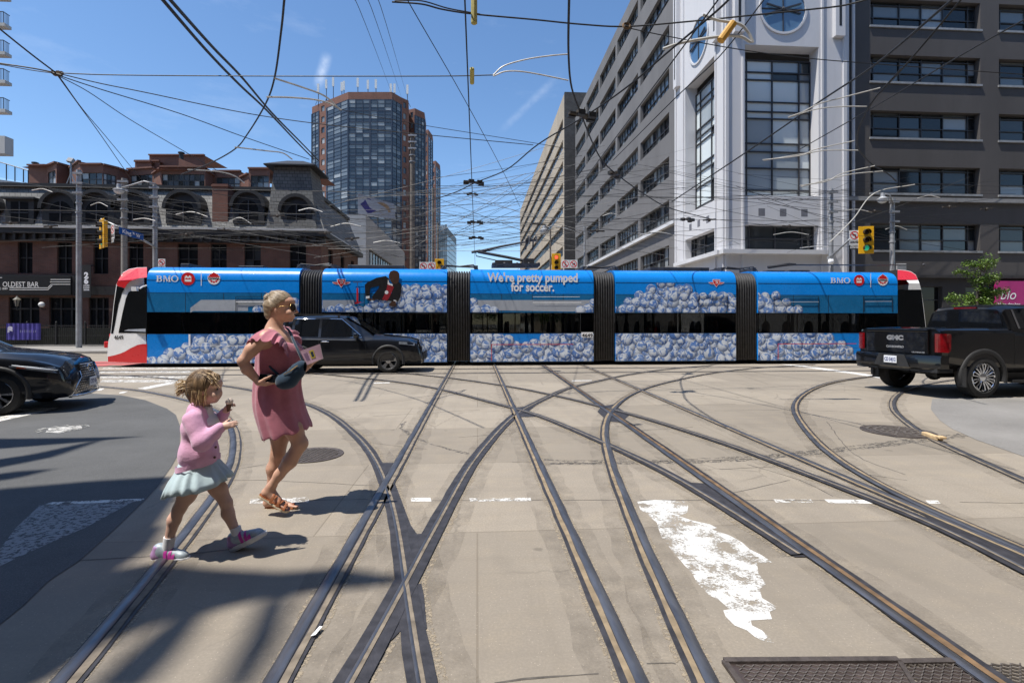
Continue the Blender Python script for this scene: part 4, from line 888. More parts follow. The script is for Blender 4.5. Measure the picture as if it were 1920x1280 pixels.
# sills, ledge and ground floor
mb = MB()
for s in SILLS[1:]:
    for c in range(4): mb.box(X0+ops[c*8][0]-.08, X0+ops[c*8][1]+.08, FY-.09, FY+.3, s-.13, s-.004)
mb.build('window_sills', M_FRAMEL, ware)
mb = MB(); mb.box(X0, X0+FW, FY-.22, FY-.002, 9.30, 9.55); mb.build('front_ledge', pbr('grey_ledge', (.27, .265, .26), .8), ware)
mb = MB(); mb.box(XL-.35, XL-.003, Y0, Y0+41, 9.28, 9.55); mb.build('side_ledge', M_LEDGE, ware)
mb = MB(); mb.box(X0, X0+FW, FY-.12, FY-.002, 4.45, 4.62); mb.build('shopfront_head', M_CHARC, ware)
go = [(2+k*6.2, 6.6+k*6.2, .5, 3.9) for k in range(7)]
mb = MB(); facade(mb, (X0, FY+.12, 0), XV, -YV, FW, 0, 4.45, go, .3); mb.quad((X0, FY, 4.45), (X0+FW, FY, 4.45), (X0+FW, FY+.12, 4.45), (X0, FY+.12, 4.45)); mb.build('ground_floor_wall', M_CHARC, ware)
for o in go: window(ware, (X0, FY+.12, 0), XV, -YV, o, .3, [.33, .66], [.75], [G_PUB], [1], rnd, name='shop_window')
mb = MB(); mb.tube([atY(1600, 60, FY-.12)*1+ZV*14, atY(1600, 607, FY-.12)], .095, 8); mb.build('downpipe', M_LEDGE, ware)
# white corner tower (its own part group of the same building)
tw = MB(); D = 8.0
b0 = atY(1397, 300, CYF).x-CX; b1 = atY(1535, 300, CYF).x-CX
TOPS = [(b0, b1, 9.42, 18.7), (b0, b1, 6.05, 7.62)]
facade(tw, (CX, CYF, 0), XV, -YV, D, 0, 34, TOPS, .9); facade(tw, (CX, CYF+D, 0), -YV, -XV, D, 0, 34, [(D-b1, D-b0, z0, z1) for _, _, z0, z1 in TOPS], .9)
tw.quad((CX, CYF+D, 0), (CX+.3, CYF+D, 0), (CX+.3, CYF+D, 34), (CX, CYF+D, 34)); tw.quad((CX+D, CYF, 0), (CX+D, CYF+1, 0), (CX+D, CYF+1, 34), (CX+D, CYF, 34))
tower = tw.build('corner_tower', M_TOWERW, ware)
def tower_face(O, ex, n, flip):
    ex = Vector(ex); n = Vector(n); P = lambda x, z, k=0: Vector((O[0], O[1], 0))+ex*(D-x if flip else x)+ZV*z-n*k
    rc = (lambda a, b_: (D-b_, D-a)) if flip else (lambda a, b_: (a, b_))
    for (a, b_, z0, z1), zc in zip(TOPS, ([.115, .23, .345, .375, .47, .60, .705, .75, .88, .95][:0]+[.125, .21, .345, .38, .60, .715, .785, .92][:8], [.5])):
        if z1 > 10:
            x0, x1 = rc(a+.05, b_-.02)
            window(tower, O, ex, n, (x0, x1, z0, z1-.55), .85, [.1, .46, .84] if not flip else [.16, .54, .9], [.06, .22, .34, .40, .58, .63, .70, .86, .915][::1], G_TEAL+[G_DARK[1], G_BLUE[1]], [9, 5, 1, 2, 2], rnd, ft=.08, name='bay_window')
        else:
            x0, x1 = rc(a+.05, b_-.02); window(tower, O, ex, n, (x0, x1, z0, z1), .55, [.1, .46, .84], [.5], G_DARK, [3, 5, 3, 0, 3], rnd, ft=.09, name='bay_window')
    # round clock-like window
    cx_, cz, r = (b0+b1)/2+.05, 20.95, 1.42
    def ringq(mb, r0, r1, k0, k1, nn=40):
        for i in range(nn):
            A, B = 2*math.pi*i/nn, 2*math.pi*(i+1)/nn
            mb.quad(P(cx_+r0*math.cos(A), cz+r0*math.sin(A), k0), P(cx_+r0*math.cos(B), cz+r0*math.sin(B), k0), P(cx_+r1*math.cos(B), cz+r1*math.sin(B), k1), P(cx_+r1*math.cos(A), cz+r1*math.sin(A), k1))
    mb = MB(); ringq(mb, r+.13, r+.13, .0, -.08); ringq(mb, r+.13, r, -.08, -.08); ringq(mb, r, r, -.08, -.012); rw = mb.build('round_window', M_TOWERW, tower)
    mb = MB(); mb.poly([P(cx_+r*math.cos(2*math.pi*i/40), cz+r*math.sin(2*math.pi*i/40), -.012) for i in range(40)]); mb.build('pane', glass('round_pane_%d' % flip, (.10, .19, .30), .03, 1) if not flip else glass('round_pane', (.08, .17, .30), .03, 1), rw)
    mb = MB(); mb.bar(P(cx_, cz-r, -.04), P(cx_, cz+r, -.04), .05, .05, up=n.cross(ZV)); mb.bar(P(cx_-r, cz, -.04), P(cx_+r, cz, -.04), .05, .05)
    for w, l in ((R(18), 1.2), (R(-12), 1.15), (R(165), 1.1), (R(200), 1.25)): mb.bar(P(cx_, cz, -.07), P(cx_+l*math.cos(w), cz+l*math.sin(w), -.07), .06, .09)
    mb.ball(P(cx_, cz, -.07), .12, 8, 6); mb.build('clock_hand', M_FRAME, rw)
    for i in range(3):
        x = b0+(b1-b0)*(.18+.29*i); mb = MB(); q = [P(x, 8.15, -.003), P(x+.42, 8.15, -.003), P(x+.42, 8.62, -.003), P(x, 8.62, -.003)]; mb.quad(*q); mb.build('vent', pbr('vent_grey', (.16, .16, .18), .7) if 'vent_grey' not in bpy.data.materials else bpy.data.materials['vent_grey'], tower)
    mb = MB()
    for x, w in ((.02, .18), (b0-.22, .12), (b1+.14, .12), (D-.42, .22)):
        mb.bar(P(x+w/2, 4, -.05), P(x+w/2, 34, -.05), .10, w, up=n.cross(ZV))
    for x in (b0-.75, b1+.95):
        mb.bar(P(x+.25, 19.3, -.16), P(x+.25, 34, -.16), .32, .62, up=n.cross(ZV))
    mb.build('pilaster', M_TOWERW, tower)
    mb = MB()
    for x in (b0-.75, b1+.95): mb.bar(P(x+.25, 19.9, -.322), P(x+.25, 33, -.322), .012, .16, up=n.cross(ZV))
    mb.build('dark_slot', M_BLKTRIM, tower)
    mb = MB(); mb.bar(P(-.35 if not flip else 0, 5.9, -.2), P(D-1, 5.9, -.2), .6, .26); mb.build('canopy', M_LEDGE, tower)
tower_face((CX, CYF, 0), XV, -YV, False); tower_face((CX, CYF+D, 0), -YV, -XV, True)
# shop sign
sg = thing('shop_sign', 'magenta shop sign with white script lettering on the charcoal building', 'sign', atY(1885, 552, FY-.1))
a = atY(1868, 577, FY-.18); b_ = atY(1945, 527, FY-.18); MB().box(a.x, b_.x, FY-.16, FY-.02, a.z, b_.z).build('sign_board', pbr('magenta_sign', (.42, .012, .16), .5, 0, .06), sg)
mb = MB(); put_text(mb, 'blo', atY(1876, 561, FY-.17), XV, ZV, .92, .004, width=atY(1905, 560, FY).x-atY(1876, 560, FY).x, shear=.3); put_text(mb, 'blow-dry-bar', atY(1871, 572.5, FY-.17), XV, ZV, .26, .004, width=atY(1913, 572, FY).x-atY(1871, 572, FY).x, bold=.004); mb.build('sign_lettering', M_WPRINT, sg)
# ---------------------------------------------------------------- tan office behind
tan = thing('office_building', 'tan office block with ribbon windows behind the grey warehouse', 'building', (30, 130, 0))
TX = 14.5; TY0 = 85.0; TL = 89; TZ = 39.5
ops = [(1.2, TL-1, 2.2+3.62*k, 2.2+3.62*k+1.6) for k in range(10)]
mb = MB(); facade(mb, (TX, TY0, 0), YV, -XV, TL, 0, TZ, ops, .3); mb.build('side_wall', M_TAN, tan)
for o in ops: window(tan, (TX, TY0, 0), YV, -XV, o, .3, [k/46 for k in range(1, 46)], [], [G_BLUE[0], G_BLUE[1], G_DARK[1]], [4, 4, 2], rnd, ft=.09, name='ribbon_window')
MB().box(TX, TX+26, TY0-.5, TY0, 0, TZ+.6).build('end_wall', M_DKBRICK, tan); MB().box(TX+.02, TX+26, TY0, TY0+TL, TZ, TZ+.5).build('roof', M_TAN, tan)
# ---------------------------------------------------------------- brick pub on the left
PYF = 35.0
PXR = -10.4; PXL = -46.0
pub = thing('pub_building', 'old dark brick pub with slate mansard roof, round dormers and corner turret', 'building', (-25, 38, 0))
def zY(py, px=300, Y=PYF): return atY(px, py, Y).z
zE = zY(433); zR = zY(349)
w2 = [(33, 61), (107, 135), (175, 203), (241, 269), (333, 371), (395, 425), (458, 489), (543, 574)]
ops = []
for a, b_ in w2: ops.append((atY(a, 480, PYF).x-PXL, atY(b_, 480, PYF).x-PXL, zY(514), zY(456)))
g2 = [(-70, -12), (16, 74), (92, 152), (166, 204), (225, 300), (320, 400), (420, 500), (515, 580)]
gops = [(atY(a, 580, PYF).x-PXL, atY(b_, 580, PYF).x-PXL, .75, zY(558)) for a, b_ in g2]
mb = MB(); facade(mb, (PXL, PYF, 0), XV, -YV, PXR-PXL, 0, zE, ops+gops, .22)
sops = [(1.6+k*3.2, 2.7+k*3.2, zY(514), zY(456)) for k in range(3)]
facade(mb, (PXR, PYF, 0), YV, XV, 10.5, 0, zE, sops, .22); mb.quad((PXR, PYF+10.5, 0), (PXL, PYF+10.5, 0), (PXL, PYF+10.5, zE), (PXR, PYF+10.5, zE)); mb.build('brick_wall', M_BRICK, pub)
for o in ops: window(pub, (PXL, PYF, 0), XV, -YV, o, .2, [.5], [.5], [G_PUB, G_DARK[1]], [9, 1], rnd, M_BLKTRIM, .07)
for o in sops: window(pub, (PXR, PYF, 0), YV, XV, o, .2, [.5], [.5], G_DARK, [6, 3, 0, 0, 4], rnd, M_BLKTRIM, .07)
for o in gops: window(pub, (PXL, PYF, 0), XV, -YV, o, .2, [.33, .67], [.7], [G_PUB], [1], rnd, M_BLKTRIM, .1, name='ground_floor_window')
mb = MB(); mb.box(PXL, PXR+.45, PYF-.55, PYF-.003, zE-.32, zE+.02); mb.box(PXL, PXR+.3, PYF-.3, PYF-.004, zE-.75, zE-.33)
mb.box(PXR+.003, PXR+.45, PYF-.003, PYF+10.5, zE-.32, zE+.02)
for k in range(60):
    x = PXL+.4+k*.6
    if x < PXR: mb.box(x, x+.16, PYF-.48, PYF-.31, zE-.72, zE-.325)
mb.build('cornice', M_BLKTRIM, pub)
MB().box(PXL, PXR+.5, PYF-.62, PYF-.1, zE+.022, zE+.16).build('gutter', M_GREYB, pub)
mb = MB(); SB = 1.15; A = [(PXL, PYF-.35, zE+.16), (PXR+.3, PYF-.35, zE+.16), (PXR-SB+.3, PYF+SB-.3, zR), (PXL, PYF+SB-.3, zR)]
mb.quad(*A); mb.quad((PXR+.3, PYF-.35, zE+.16), (PXR+.3, PYF+10.5, zE+.16), (PXR-SB+.3, PYF+10.5, zR), (PXR-SB+.3, PYF+SB-.3, zR)); roof = mb.build('mansard_roof', M_SLATE, pub)
mb = MB(); mb.box(PXL, PXR-SB+.45, PYF+SB-.55, PYF+10.5, zR+.002, zR+.22); mb.build('roof_edge', M_BLKTRIM, pub)
def dormer(pxc, pyt, pyb, w, round_=True, parent=None):
    x = atY(pxc, 390, PYF).x; zt = zY(pyt, pxc); zb = zY(pyb, pxc); h = w/2; y0 = PYF-.32
    prof = [(-h, zb), (h, zb)]
    if round_: prof += [(h*math.cos(R(a)), zt-h+h*math.sin(R(a))) for a in range(0, 181, 15)]
    else: prof += [(h, zt), (-h, zt)]
    mb = MB(); mb.prism([(x+p[0], y0, p[1]) for p in prof], (0, 2.0, 0)); d = mb.build('dormer', M_BLKTRIM, parent or pub)
    hood = MB()
    if round_:
        rr = h+.14
        for i in range(12):
            a, b2 = R(i*15), R((i+1)*15)
            for (r0, r1, yy) in ((h-.08, rr, y0-.22),):
                hood.quad((x+r0*math.cos(a), yy, zt-h+r0*math.sin(a)), (x+r0*math.cos(b2), yy, zt-h+r0*math.sin(b2)), (x+r1*math.cos(b2), yy, zt-h+r1*math.sin(b2)), (x+r1*math.cos(a), yy, zt-h+r1*math.sin(a)))
            for r0 in (rr, h-.08): hood.quad((x+r0*math.cos(a), y0-.22, zt-h+r0*math.sin(a)), (x+r0*math.cos(b2), y0-.22, zt-h+r0*math.sin(b2)), (x+r0*math.cos(b2), y0+1.6, zt-h+r0*math.sin(b2)), (x+r0*math.cos(a), y0+1.6, zt-h+r0*math.sin(a)))
    else: hood.box(x-h-.15, x+h+.15, y0-.2, y0+1.6, zt+.002, zt+.12)
    hood.build('dormer_hood', M_BLKTRIM, d)
    mb = MB(); ww = h*.62; z1 = zt-h*.55 if round_ else zt-.15
    pts = [(-ww, zb+.12), (ww, zb+.12)]+([(ww*math.cos(R(a)), z1-ww+ww*math.sin(R(a))) for a in range(0, 181, 20)] if round_ else [(ww, z1), (-ww, z1)])
    mb.poly([(x+p[0], y0-.004, p[1]) for p in pts], 0); mb.build('pane', [G_PUB], d)
    mb = MB(); mb.box(x-.03, x+.03, y0-.03, y0-.005, zb+.12, z1); mb.box(x-ww, x+ww, y0-.028, y0-.006, (zb+z1)/2-.03, (zb+z1)/2+.03); mb.build('glazing_bar', M_FRAME, d)
for a in ((45, 376, 421, 1.7, False), (-30, 366, 421, 2.0, True), (121, 362, 421, 2.2, True), (188, 362, 421, 2.2, True), (255, 362, 421, 2.2, True), (349, 362, 421, 2.2, True), (470, 362, 421, 2.0, True)): dormer(*a)
# chimney
x0, x1 = atY(400, 390, PYF).x, atY(429, 390, PYF).x; mb = MB(); mb.box(x0, x1, PYF-.15, PYF+.9, zE+.1, zY(344)); mb.box(x0-.05, x1+.05, PYF-.2, PYF+.95, zY(349), zY(346)); mb.build('chimney', M_BRICK2, pub)
# slate turret
def tq(px, py, Y): return atY(px, py, Y)
mb = MB(); B0 = [tq(499, 425, PYF-.4), tq(594, 425, PYF-.4)]; T0 = [tq(514, 313, PYF+.2), tq(581, 313, PYF+.2)]
lo = [Vector((B0[0].x, PYF-.42, zE+.1)), Vector((B0[1].x, PYF-.42, zE+.1)), Vector((B0[1].x, PYF+3.0, zE+.1)), Vector((B0[0].x, PYF+3.0, zE+.1))]
hi = [Vector((T0[0].x, PYF+.2, T0[0].z)), Vector((T0[1].x, PYF+.2, T0[0].z)), Vector((T0[1].x, PYF+2.4, T0[0].z)), Vector((T0[0].x, PYF+2.4, T0[0].z))]
mb.loft([lo, hi]); tr_ = mb.build('turret', M_SLATED, pub)
c = (hi[0]+hi[2])/2; mb = MB(); e = .5
base = [h+Vector((math.copysign(e, h.x-c.x), math.copysign(e, h.y-c.y), 0)) for h in hi]; topc = [c+(h-c)*.45+ZV*.62 for h in hi]
mb.loft([base, [p+ZV*.08 for p in base], topc]); mb.build('turret_cap', M_BLKTRIM, tr_)
dormer(559, 370, 424, 2.0, True, pub)
# shop front: fascia, lettering, banner
mb = MB(); a = atY(-40, 553, PYF-.25); b_ = atY(140, 516, PYF-.25); mb.box(PXL, b_.x, PYF-.25, PYF-.004, a.z, b_.z)
a2 = atY(205, 557, PYF-.2); mb.box(b_.x+.01, PXR, PYF-.14, PYF-.005, atY(200, 553, PYF).z, atY(200, 530, PYF).z-.25); mb.build('fascia', M_BLKTRIM, pub)
sg = thing('pub_sign', 'long black pub fascia sign with white OLDEST BAR lettering', 'sign', atY(60, 535, PYF-.3))
mb = MB(); a = atY(-60, 552, PYF-.3); b_ = atY(133, 518, PYF-.3); mb.box(a.x, b_.x, PYF-.32, PYF-.252, a.z, b_.z); mb.build('sign_board', pbr('sign_black', (.012, .012, .013), .4), sg)
M_CREAM = pbr('cream_lettering', (.72, .70, .66), .6, 0, .05)
mb = MB(); a = atY(5, 537.5, PYF-.322); put_text(mb, 'OLDEST BAR', a, XV, ZV, .46, .004, width=atY(72, 537, PYF).x-atY(5, 537, PYF).x, bold=.005)
put_text(mb, 'SINCE 1849', atY(-14, 543, PYF-.322), XV, ZV, .2, .004, width=atY(14, 543, PYF).x-atY(-14, 543, PYF).x, bold=.003); mb.build('lettering', M_CREAM, sg)
mb = MB()
def ln_(pa, pb): 
    p, q = atY(*pa, PYF-.322), atY(*pb, PYF-.322); mb.bar(p-YV*.004, q-YV*.004, .008, .045)
for y in (524, 528.5, 533): ln_((95 if y != 528.5 else 94, y), (132, y))
for y in (539.5, 543): ln_((18, y), (90, y))
ln_((90, 539.5), (96, 533)); ln_((90, 543), (98, 535)); ln_((-40, 520.5), (4, 520.5)); mb.build('trim_line', M_CREAM, sg)
bn = thing('banner', 'narrow black vertical banner with white numerals on the pub wall', 'banner', atY(162, 530, PYF-.6))
a = atY(153, 558, PYF-.45); b_ = atY(171, 497, PYF-.45); mb = MB(); mb.box(a.x, b_.x, PYF-.48, PYF-.45, a.z, b_.z); mb.build('cloth', M_BLKTRIM, bn)
mb = MB(); put_text(mb, '2', atY(157.5, 521, PYF-.485), XV, ZV, .50, .004, bold=.03); put_text(mb, '6', atY(157.5, 531.5, PYF-.485), XV, ZV, .50, .004, bold=.03)
for i, t_ in enumerate(('COUPE', 'DU MONDE', '2026')): put_text(mb, t_, atY(156.5, 536.5+i*4, PYF-.485), XV, ZV, .13, .004, width=.36, bold=.004)
mb.build('lettering', M_WPRINT, bn)
mb = MB(); mb.tube([atY(153, 498, PYF-.46), Vector((atY(153, 498, PYF-.46).x, PYF, atY(153, 498, PYF-.46).z))], .02, 6); mb.tube([atY(171, 498, PYF-.46), Vector((atY(171, 498, PYF-.46).x, PYF, atY(171, 498, PYF-.46).z))], .02, 6); mb.build('bracket', M_BLKTRIM, bn)
gl = thing('globe_lamp', 'round white globe lamp on the pub wall', 'lamp', atY(78, 571, PYF-.3)); MB().ball(atY(78, 571, PYF-.3), .17, 16, 10).build('globe', pbr('opal_glass', (.78, .77, .74), .25), gl, smooth=True)
mb = MB(); p = atY(78, 576, PYF-.3); mb.tube([p, p-ZV*.12, p-ZV*.12+YV*.3], .03, 6); mb.build('bracket', M_BLKTRIM, gl)
ll = thing('lantern', 'black glazed lantern beside the pub entrance', 'lamp', atY(32, 570, PYF-.5)); p = atY(32, 566, PYF-.5)
mb = MB(); mb.lathe([(.09, -.28), (.17, .1), (.22, .14), (.06, .3), (.02, .38)], Matrix.Translation(p), 6); mb.build('lantern_body', glass('lantern_glass', (.25, .23, .18), .2), ll); mb = MB(); mb.tube([p-ZV*.28, p-ZV*.5, p-ZV*.5+YV*.5], .03, 6)
for k in range(6):
    w = k*math.pi/3; mb.bar(p+Vector((.09*math.cos(w), .09*math.sin(w), -.28)), p+Vector((.175*math.cos(w), .175*math.sin(w), .1)), .03, .03)
mb.build('lantern_frame', M_BLKTRIM, ll)
# patio fence with purple banner
FYN = 32.5
fn = thing('patio_fence', 'black iron railing round the pub patio', 'fence', atY(120, 640, FYN)); FZ0, FZ1 = .15, 1.48
xa, xb2 = atY(-60, 620, FYN).x, atY(420, 620, FYN).x
mb = MB()
for z in (FZ0+.12, FZ0+.62, FZ1-.12): mb.box(xa, xb2, FYN-.02, FYN+.02, z, z+.045)
mb.build('rail', M_BLKTRIM, fn)
mb = MB(); x = xa
while x < xb2: mb.box(x-.011, x+.011, FYN-.011, FYN+.011, FZ0+.02, FZ1-.03); x += .115
mb.build('pickets', M_BLKTRIM, fn); 
x = xa
while x < xb2: mb = MB(); mb.box(x-.045, x+.045, FYN-.045, FYN+.045, FZ0-.01, FZ1+.08); mb.ball((x, FYN, FZ1+.12), .05, 8, 6); mb.build('post', M_BLKTRIM, fn); x += 1.65
MB().box(xa, xb2, FYN-.12, FYN+.12, .13, .24).build('kerb_base', M_CONC2, fn)
MB().box(xa, xb2, FYN+.35, FYN+.95, .15, 1.25).build('planter_hedge', pbr('dark_planter', (.012, .014, .010), .9, 0, .6, 6, .8, 12), fn)
bn = thing('banner', 'purple fabric banner with white print tied to the patio railing', 'banner', atY(44, 620, FYN-.1))
a = atY(12, 637, FYN-.08); b_ = atY(76, 606, FYN-.08); mb = MB(); n = 24; mb.loft([[(a.x+(b_.x-a.x)*i/n, FYN-.09+.025*math.sin(i*1.9), z) for i in range(n+1)] for z in (a.z, b_.z)], caps=False, closed=False); mb.build('cloth', pbr('purple_cloth', (.055, .042, .24), .7, 0, .3, 3), bn)
mb = MB(); 
for i in range(9): put_text(mb, '|', atY(38+i*3.6, 622+rnd.uniform(-.5, .5), FYN-.125), XV, ZV, .16, .004)
put_text(mb, 'S', atY(14, 624, FYN-.125), XV, ZV, .5, .004, bold=.05); put_text(mb, 'MATCHDAY', atY(38, 621, FYN-.125), XV, ZV, .2, .004, width=1.0) if False else None
mb.build('print', pbr('banner_print', (.55, .52, .62), .7), bn)
# ---------------------------------------------------------------- pale building with a billboard
pale = thing('corner_building', 'pale grey building with a strip of blue windows under the billboard', 'building', (-16, 60, 0))
BX = -11.0; BY = 51.5; BL = 27; BZ = 12.3
mb = MB(); ops = [(1.5, BL-1.5, 4.6, 9.2)]; facade(mb, (BX, BY, 0), YV, XV, BL, 0, BZ, ops, .25); xl = atY(671, 450, BY).x; mb.quad((BX, BY, 0), (xl-6, BY, 0), (xl-6, BY, BZ), (BX, BY, BZ)); mb.quad((BX, BY, BZ), (BX, BY+BL, BZ), (xl-6, BY+BL, BZ), (xl-6, BY, BZ)); mb.build('wall', M_GREYB, pale)
window(pale, (BX, BY, 0), YV, XV, ops[0], .25, [k/16 for k in range(1, 16)], [.5], [G_BLUE[1], G_BLUE[3], G_BLUE[0]], [4, 2, 2], rnd, ft=.1, name='window_strip')
bb = thing('billboard', 'tilted rooftop billboard with a purple and tan picture', 'billboard', at(704, 400, 56))
q = [at(671, 401, 55), at(741, 411, 57.5), at(738, 382, 57.5), at(671, 362, 55)]
mb = MB(); mb.prism([q[0], q[1], q[2], q[3]], (0, .3, 0)); mb.build('panel', pbr('billboard_grey', (.36, .36, .38), .5), bb)
def bq(u, v): 
    a = q[0].lerp(q[1], u); b2 = q[3].lerp(q[2], u); return a.lerp(b2, v)-YV*.02
mb = MB(); mb.poly([bq(.3+.18*math.cos(i*.45)*(1+.3*math.sin(i*2)), .5+.4*math.sin(i*.45)) for i in range(14)]); mb.build('purple_picture', pbr('billboard_purple', (.045, .035, .16), .5, 0, .3, 2), bb)
mb = MB(); mb.poly([bq(.68+.2*math.cos(i*.45)*(1+.2*math.sin(i*3)), .55+.33*math.sin(i*.45)) for i in range(14)]); mb.build('tan_picture', pbr('billboard_tan', (.34, .20, .10), .5, 0, .4, 3), bb)
for u in (.1, .5, .9): p = bq(u, 0)+YV*.5; MB().tube([p+ZV*1, Vector((p.x, p.y, BZ-.3))], .08, 6).build('support', M_FRAME, bb)
# ---------------------------------------------------------------- tall brick and glass tower
tall = thing('apartment_tower', 'tall red brick and blue glass apartment tower with antennas on its roof', 'building', at(690, 607, 135))
def tz(py, d): return H_CAM-(py-HOR)/F_PX*d
def plan(px, d): p = at(px, 607, d); return Vector((p.x, p.y, 0))
NAVY = pbr('navy_spandrel', (.02, .03, .055), .4, 0, .2, 1)
def block(pts, ztop, gl, rows=21, sto=2.83, name='block'):
    for (A, B, kind) in gl:
        ex = (B-A); L = ex.length; ex = ex/L; n = ex.cross(ZV)
        if kind == 0:
            mb = MB(); mb.bar(A-n*.0+ZV*0, A+ex*L, .0, .0) if False else None
            ops = [(L*.3, L*.7, ztop-2.4-sto*k, ztop-2.4-sto*k+1.5) for k in range(int(ztop/sto)-1)]
            facade(mb, A, ex, n, L, 0, ztop, ops, .2); w = mb.build('brick_pier', M_BRICK2, tall)
            g = MB()
            for o in ops: g.quad(*[A+ex*x+ZV*z-n*.2 for x, z in ((o[0], o[2]), (o[1], o[2]), (o[1], o[3]), (o[0], o[3]))], rnd.choices(range(4), (3, 3, 2, 2))[0])
            g.build('window', G_BLUE, w)
        else:
            cols = kind; mb = MB(); zt = ztop-1.9
            mb.quad(A+ZV*zt, B+ZV*zt, B+ZV*ztop, A+ZV*ztop); mb.build('parapet', M_BRICK2, tall)
            g = MB(); f = MB(); k = 0; z = zt
            while z > 2:
                h = sto
                for c in range(cols):
                    for s0, s1, wt in ((.02, .30, (3, 1, 4, .3)), (.30, .66, (5, 4, 1, 1)), (.66, 1, (5, 4, 1, 1))):
                        m_ = rnd.choices(range(4), wt)[0]
                        g.quad(*[A+ex*(L*(c+u))/cols+ZV*(z-h*(1-v)) for u, v in ((0, s0), (1, s0), (1, s1), (0, s1))], m_)
                        f.bar(A+ex*L*c/cols+ZV*(z-h*(1-s1))+n*.03, A+ex*L*(c+1)/cols+ZV*(z-h*(1-s1))+n*.03, .08, .07)
                f.bar(A+ZV*(z-h+.02)+n*.05, B+ZV*(z-h+.02)+n*.05, .12, .26); z -= h
            for c in range(cols+1):
                wd = .42 if c in (0, cols) or (cols > 4 and c == cols//2) else .13
                f.bar(A+ex*L*c/cols+n*.06, A+ex*L*c/cols+n*.06+ZV*zt, wd, .14, up=n)
            w = g.build('window_bay', G_BLUE, tall); f.build('mullion', NAVY, w)
    mb = MB(); mb.poly([p+ZV*(ztop-.05) for p in pts]); mb.build('roof', M_ROOFG, tall)
ZT = tz(176, 130)
V1 = [plan(585, 138), plan(598, 136), plan(613, 134), plan(653, 129), plan(735, 129), plan(752, 132), plan(766, 134), plan(768, 150), plan(585, 150)]
block(V1, ZT, [(V1[0], V1[1], 2), (V1[1], V1[2], 0), (V1[2], V1[3], 3), (V1[3], V1[4], 6), (V1[4], V1[5], 2), (V1[5], V1[6], 0), (V1[6], V1[7], 0)])
V2 = [plan(766, 142), plan(778, 141), plan(796, 144), plan(799, 152), plan(766, 152)]; Z2 = tz(206, 142)
block(V2, Z2, [(V2[0], V2[1], 0), (V2[1], V2[2], 3), (V2[2], V2[3], 0)])
V3 = [plan(795, 158), plan(803, 157), plan(811, 162), plan(812, 166), plan(795, 166)]; Z3 = tz(245, 158); block(V3, Z3, [(V3[0], V3[1], 0), (V3[1], V3[2], 2), (V3[2], V3[3], 0)])
V4 = [plan(810, 178), plan(817, 177), plan(825, 182), plan(826, 190), plan(810, 190)]; Z4 = tz(303, 178); block(V4, Z4, [(V4[0], V4[1], 0), (V4[1], V4[2], 2), (V4[2], V4[3], 0)])
M_ANT = pbr('antenna_white', (.62, .63, .64), .5)
for px, yt, dz in ((597, 158, 0), (612, 150, 0), (625, 146, 0), (641, 155, 0), (645, 153, 0), (671, 147, 0), (690, 151, 0), (705, 150, 0), (733, 158, 0), (740, 158, 0), (764, 160, 0)):
    base = at(px, 180, 136); base.z = ZT if px < 760 else ZT-.5; top = tz(yt, 136)
    o = thing('antenna', 'white panel antenna on a mast on the tower roof', 'antenna', base, group='antennas on the tower roof')
    mb = MB(); mb.tube([base-ZV*.4, Vector((base.x, base.y, top-1.0))], .1, 5); mb.tube([base-ZV*.3+XV*.8, base+ZV*1.4], .06, 4); mb.tube([base-ZV*.3-XV*.8, base+ZV*1.4], .06, 4); mb.build('mast', M_FRAME, o)
    mb = MB(); mb.box(base.x-.28, base.x+.28, base.y-.3, base.y-.1, top-2.4, top); mb.build('panel', M_ANT, o)
# far dark glass tower down the street
ft_ = thing('distant_tower', 'dark glass tower far down the street beyond the brick tower', 'building', plan(838, 300)); A, B, C2, D2 = plan(818, 300), plan(838, 290), plan(856, 330), plan(830, 345)
for (P_, Q_, zt) in ((A, B, tz(420, 290)), (B, C2, tz(440, 290))):
    mb = MB(); 
    k = 0; z = zt
    while z > 1:
        for c in range(5): mb.quad(*[P_.lerp(Q_, (c+u)/5)+ZV*zz_ for u, zz_ in ((0.04, z-2.6), (.96, z-2.6), (.96, z), (.04, z))], rnd.choices(range(3), (5, 2, 3))[0])
        z -= 3
    mb.build('window_bay', [G_BLUE[2], G_BLUE[0], G_DARK[0]], ft_)
mb = MB(); cc_ = (A+B+C2+D2)/4
mb.prism([p*1+(cc_-p)*.02 for p in (A, B, C2, D2)], ZV*tz(425, 290)); mb.build('tower_core', M_FRAME, ft_)
# ---------------------------------------------------------------- low brick apartments behind the pub
ap = thing('apartment_block', 'long low brick apartment block with bay windows above the pub roof', 'building', at(320, 607, 85))
def seg(px0, px1, top, d0, d1, wins=None, cols=6):
    A, B = plan(px0, d0), plan(px1, d1); zt = tz(top, (d0+d1)/2); ex = (B-A); L = ex.length; ex /= L; n = ex.cross(ZV); ops = []
    if wins: ops = [(L*wins[0], L*wins[1], zt-wins[2]-2.6, zt-wins[2]), (L*wins[0], L*wins[1], zt-wins[2]-6.2, zt-wins[2]-3.6)]
    mb = MB(); facade(mb, A, ex, n, L, 0, zt, ops, .2); mb.quad(A+ZV*zt, B+ZV*zt, B-n*8+ZV*zt, A-n*8+ZV*zt); w = mb.build('wall', M_BRICK2, ap)
    for o in ops: window(w, A, ex, n, o, .2, [k/cols for k in range(1, cols)], [.6], G_BLUE+G_DARK[:2], [2, 3, 2, 2, 3, 2], rnd, ft=.12, pane=True)
    mb = MB(); mb.bar(A+ZV*(zt+.1)+n*.1, B+ZV*(zt+.1)+n*.1, .5, .25); mb.build('coping', M_BRICK2, w)
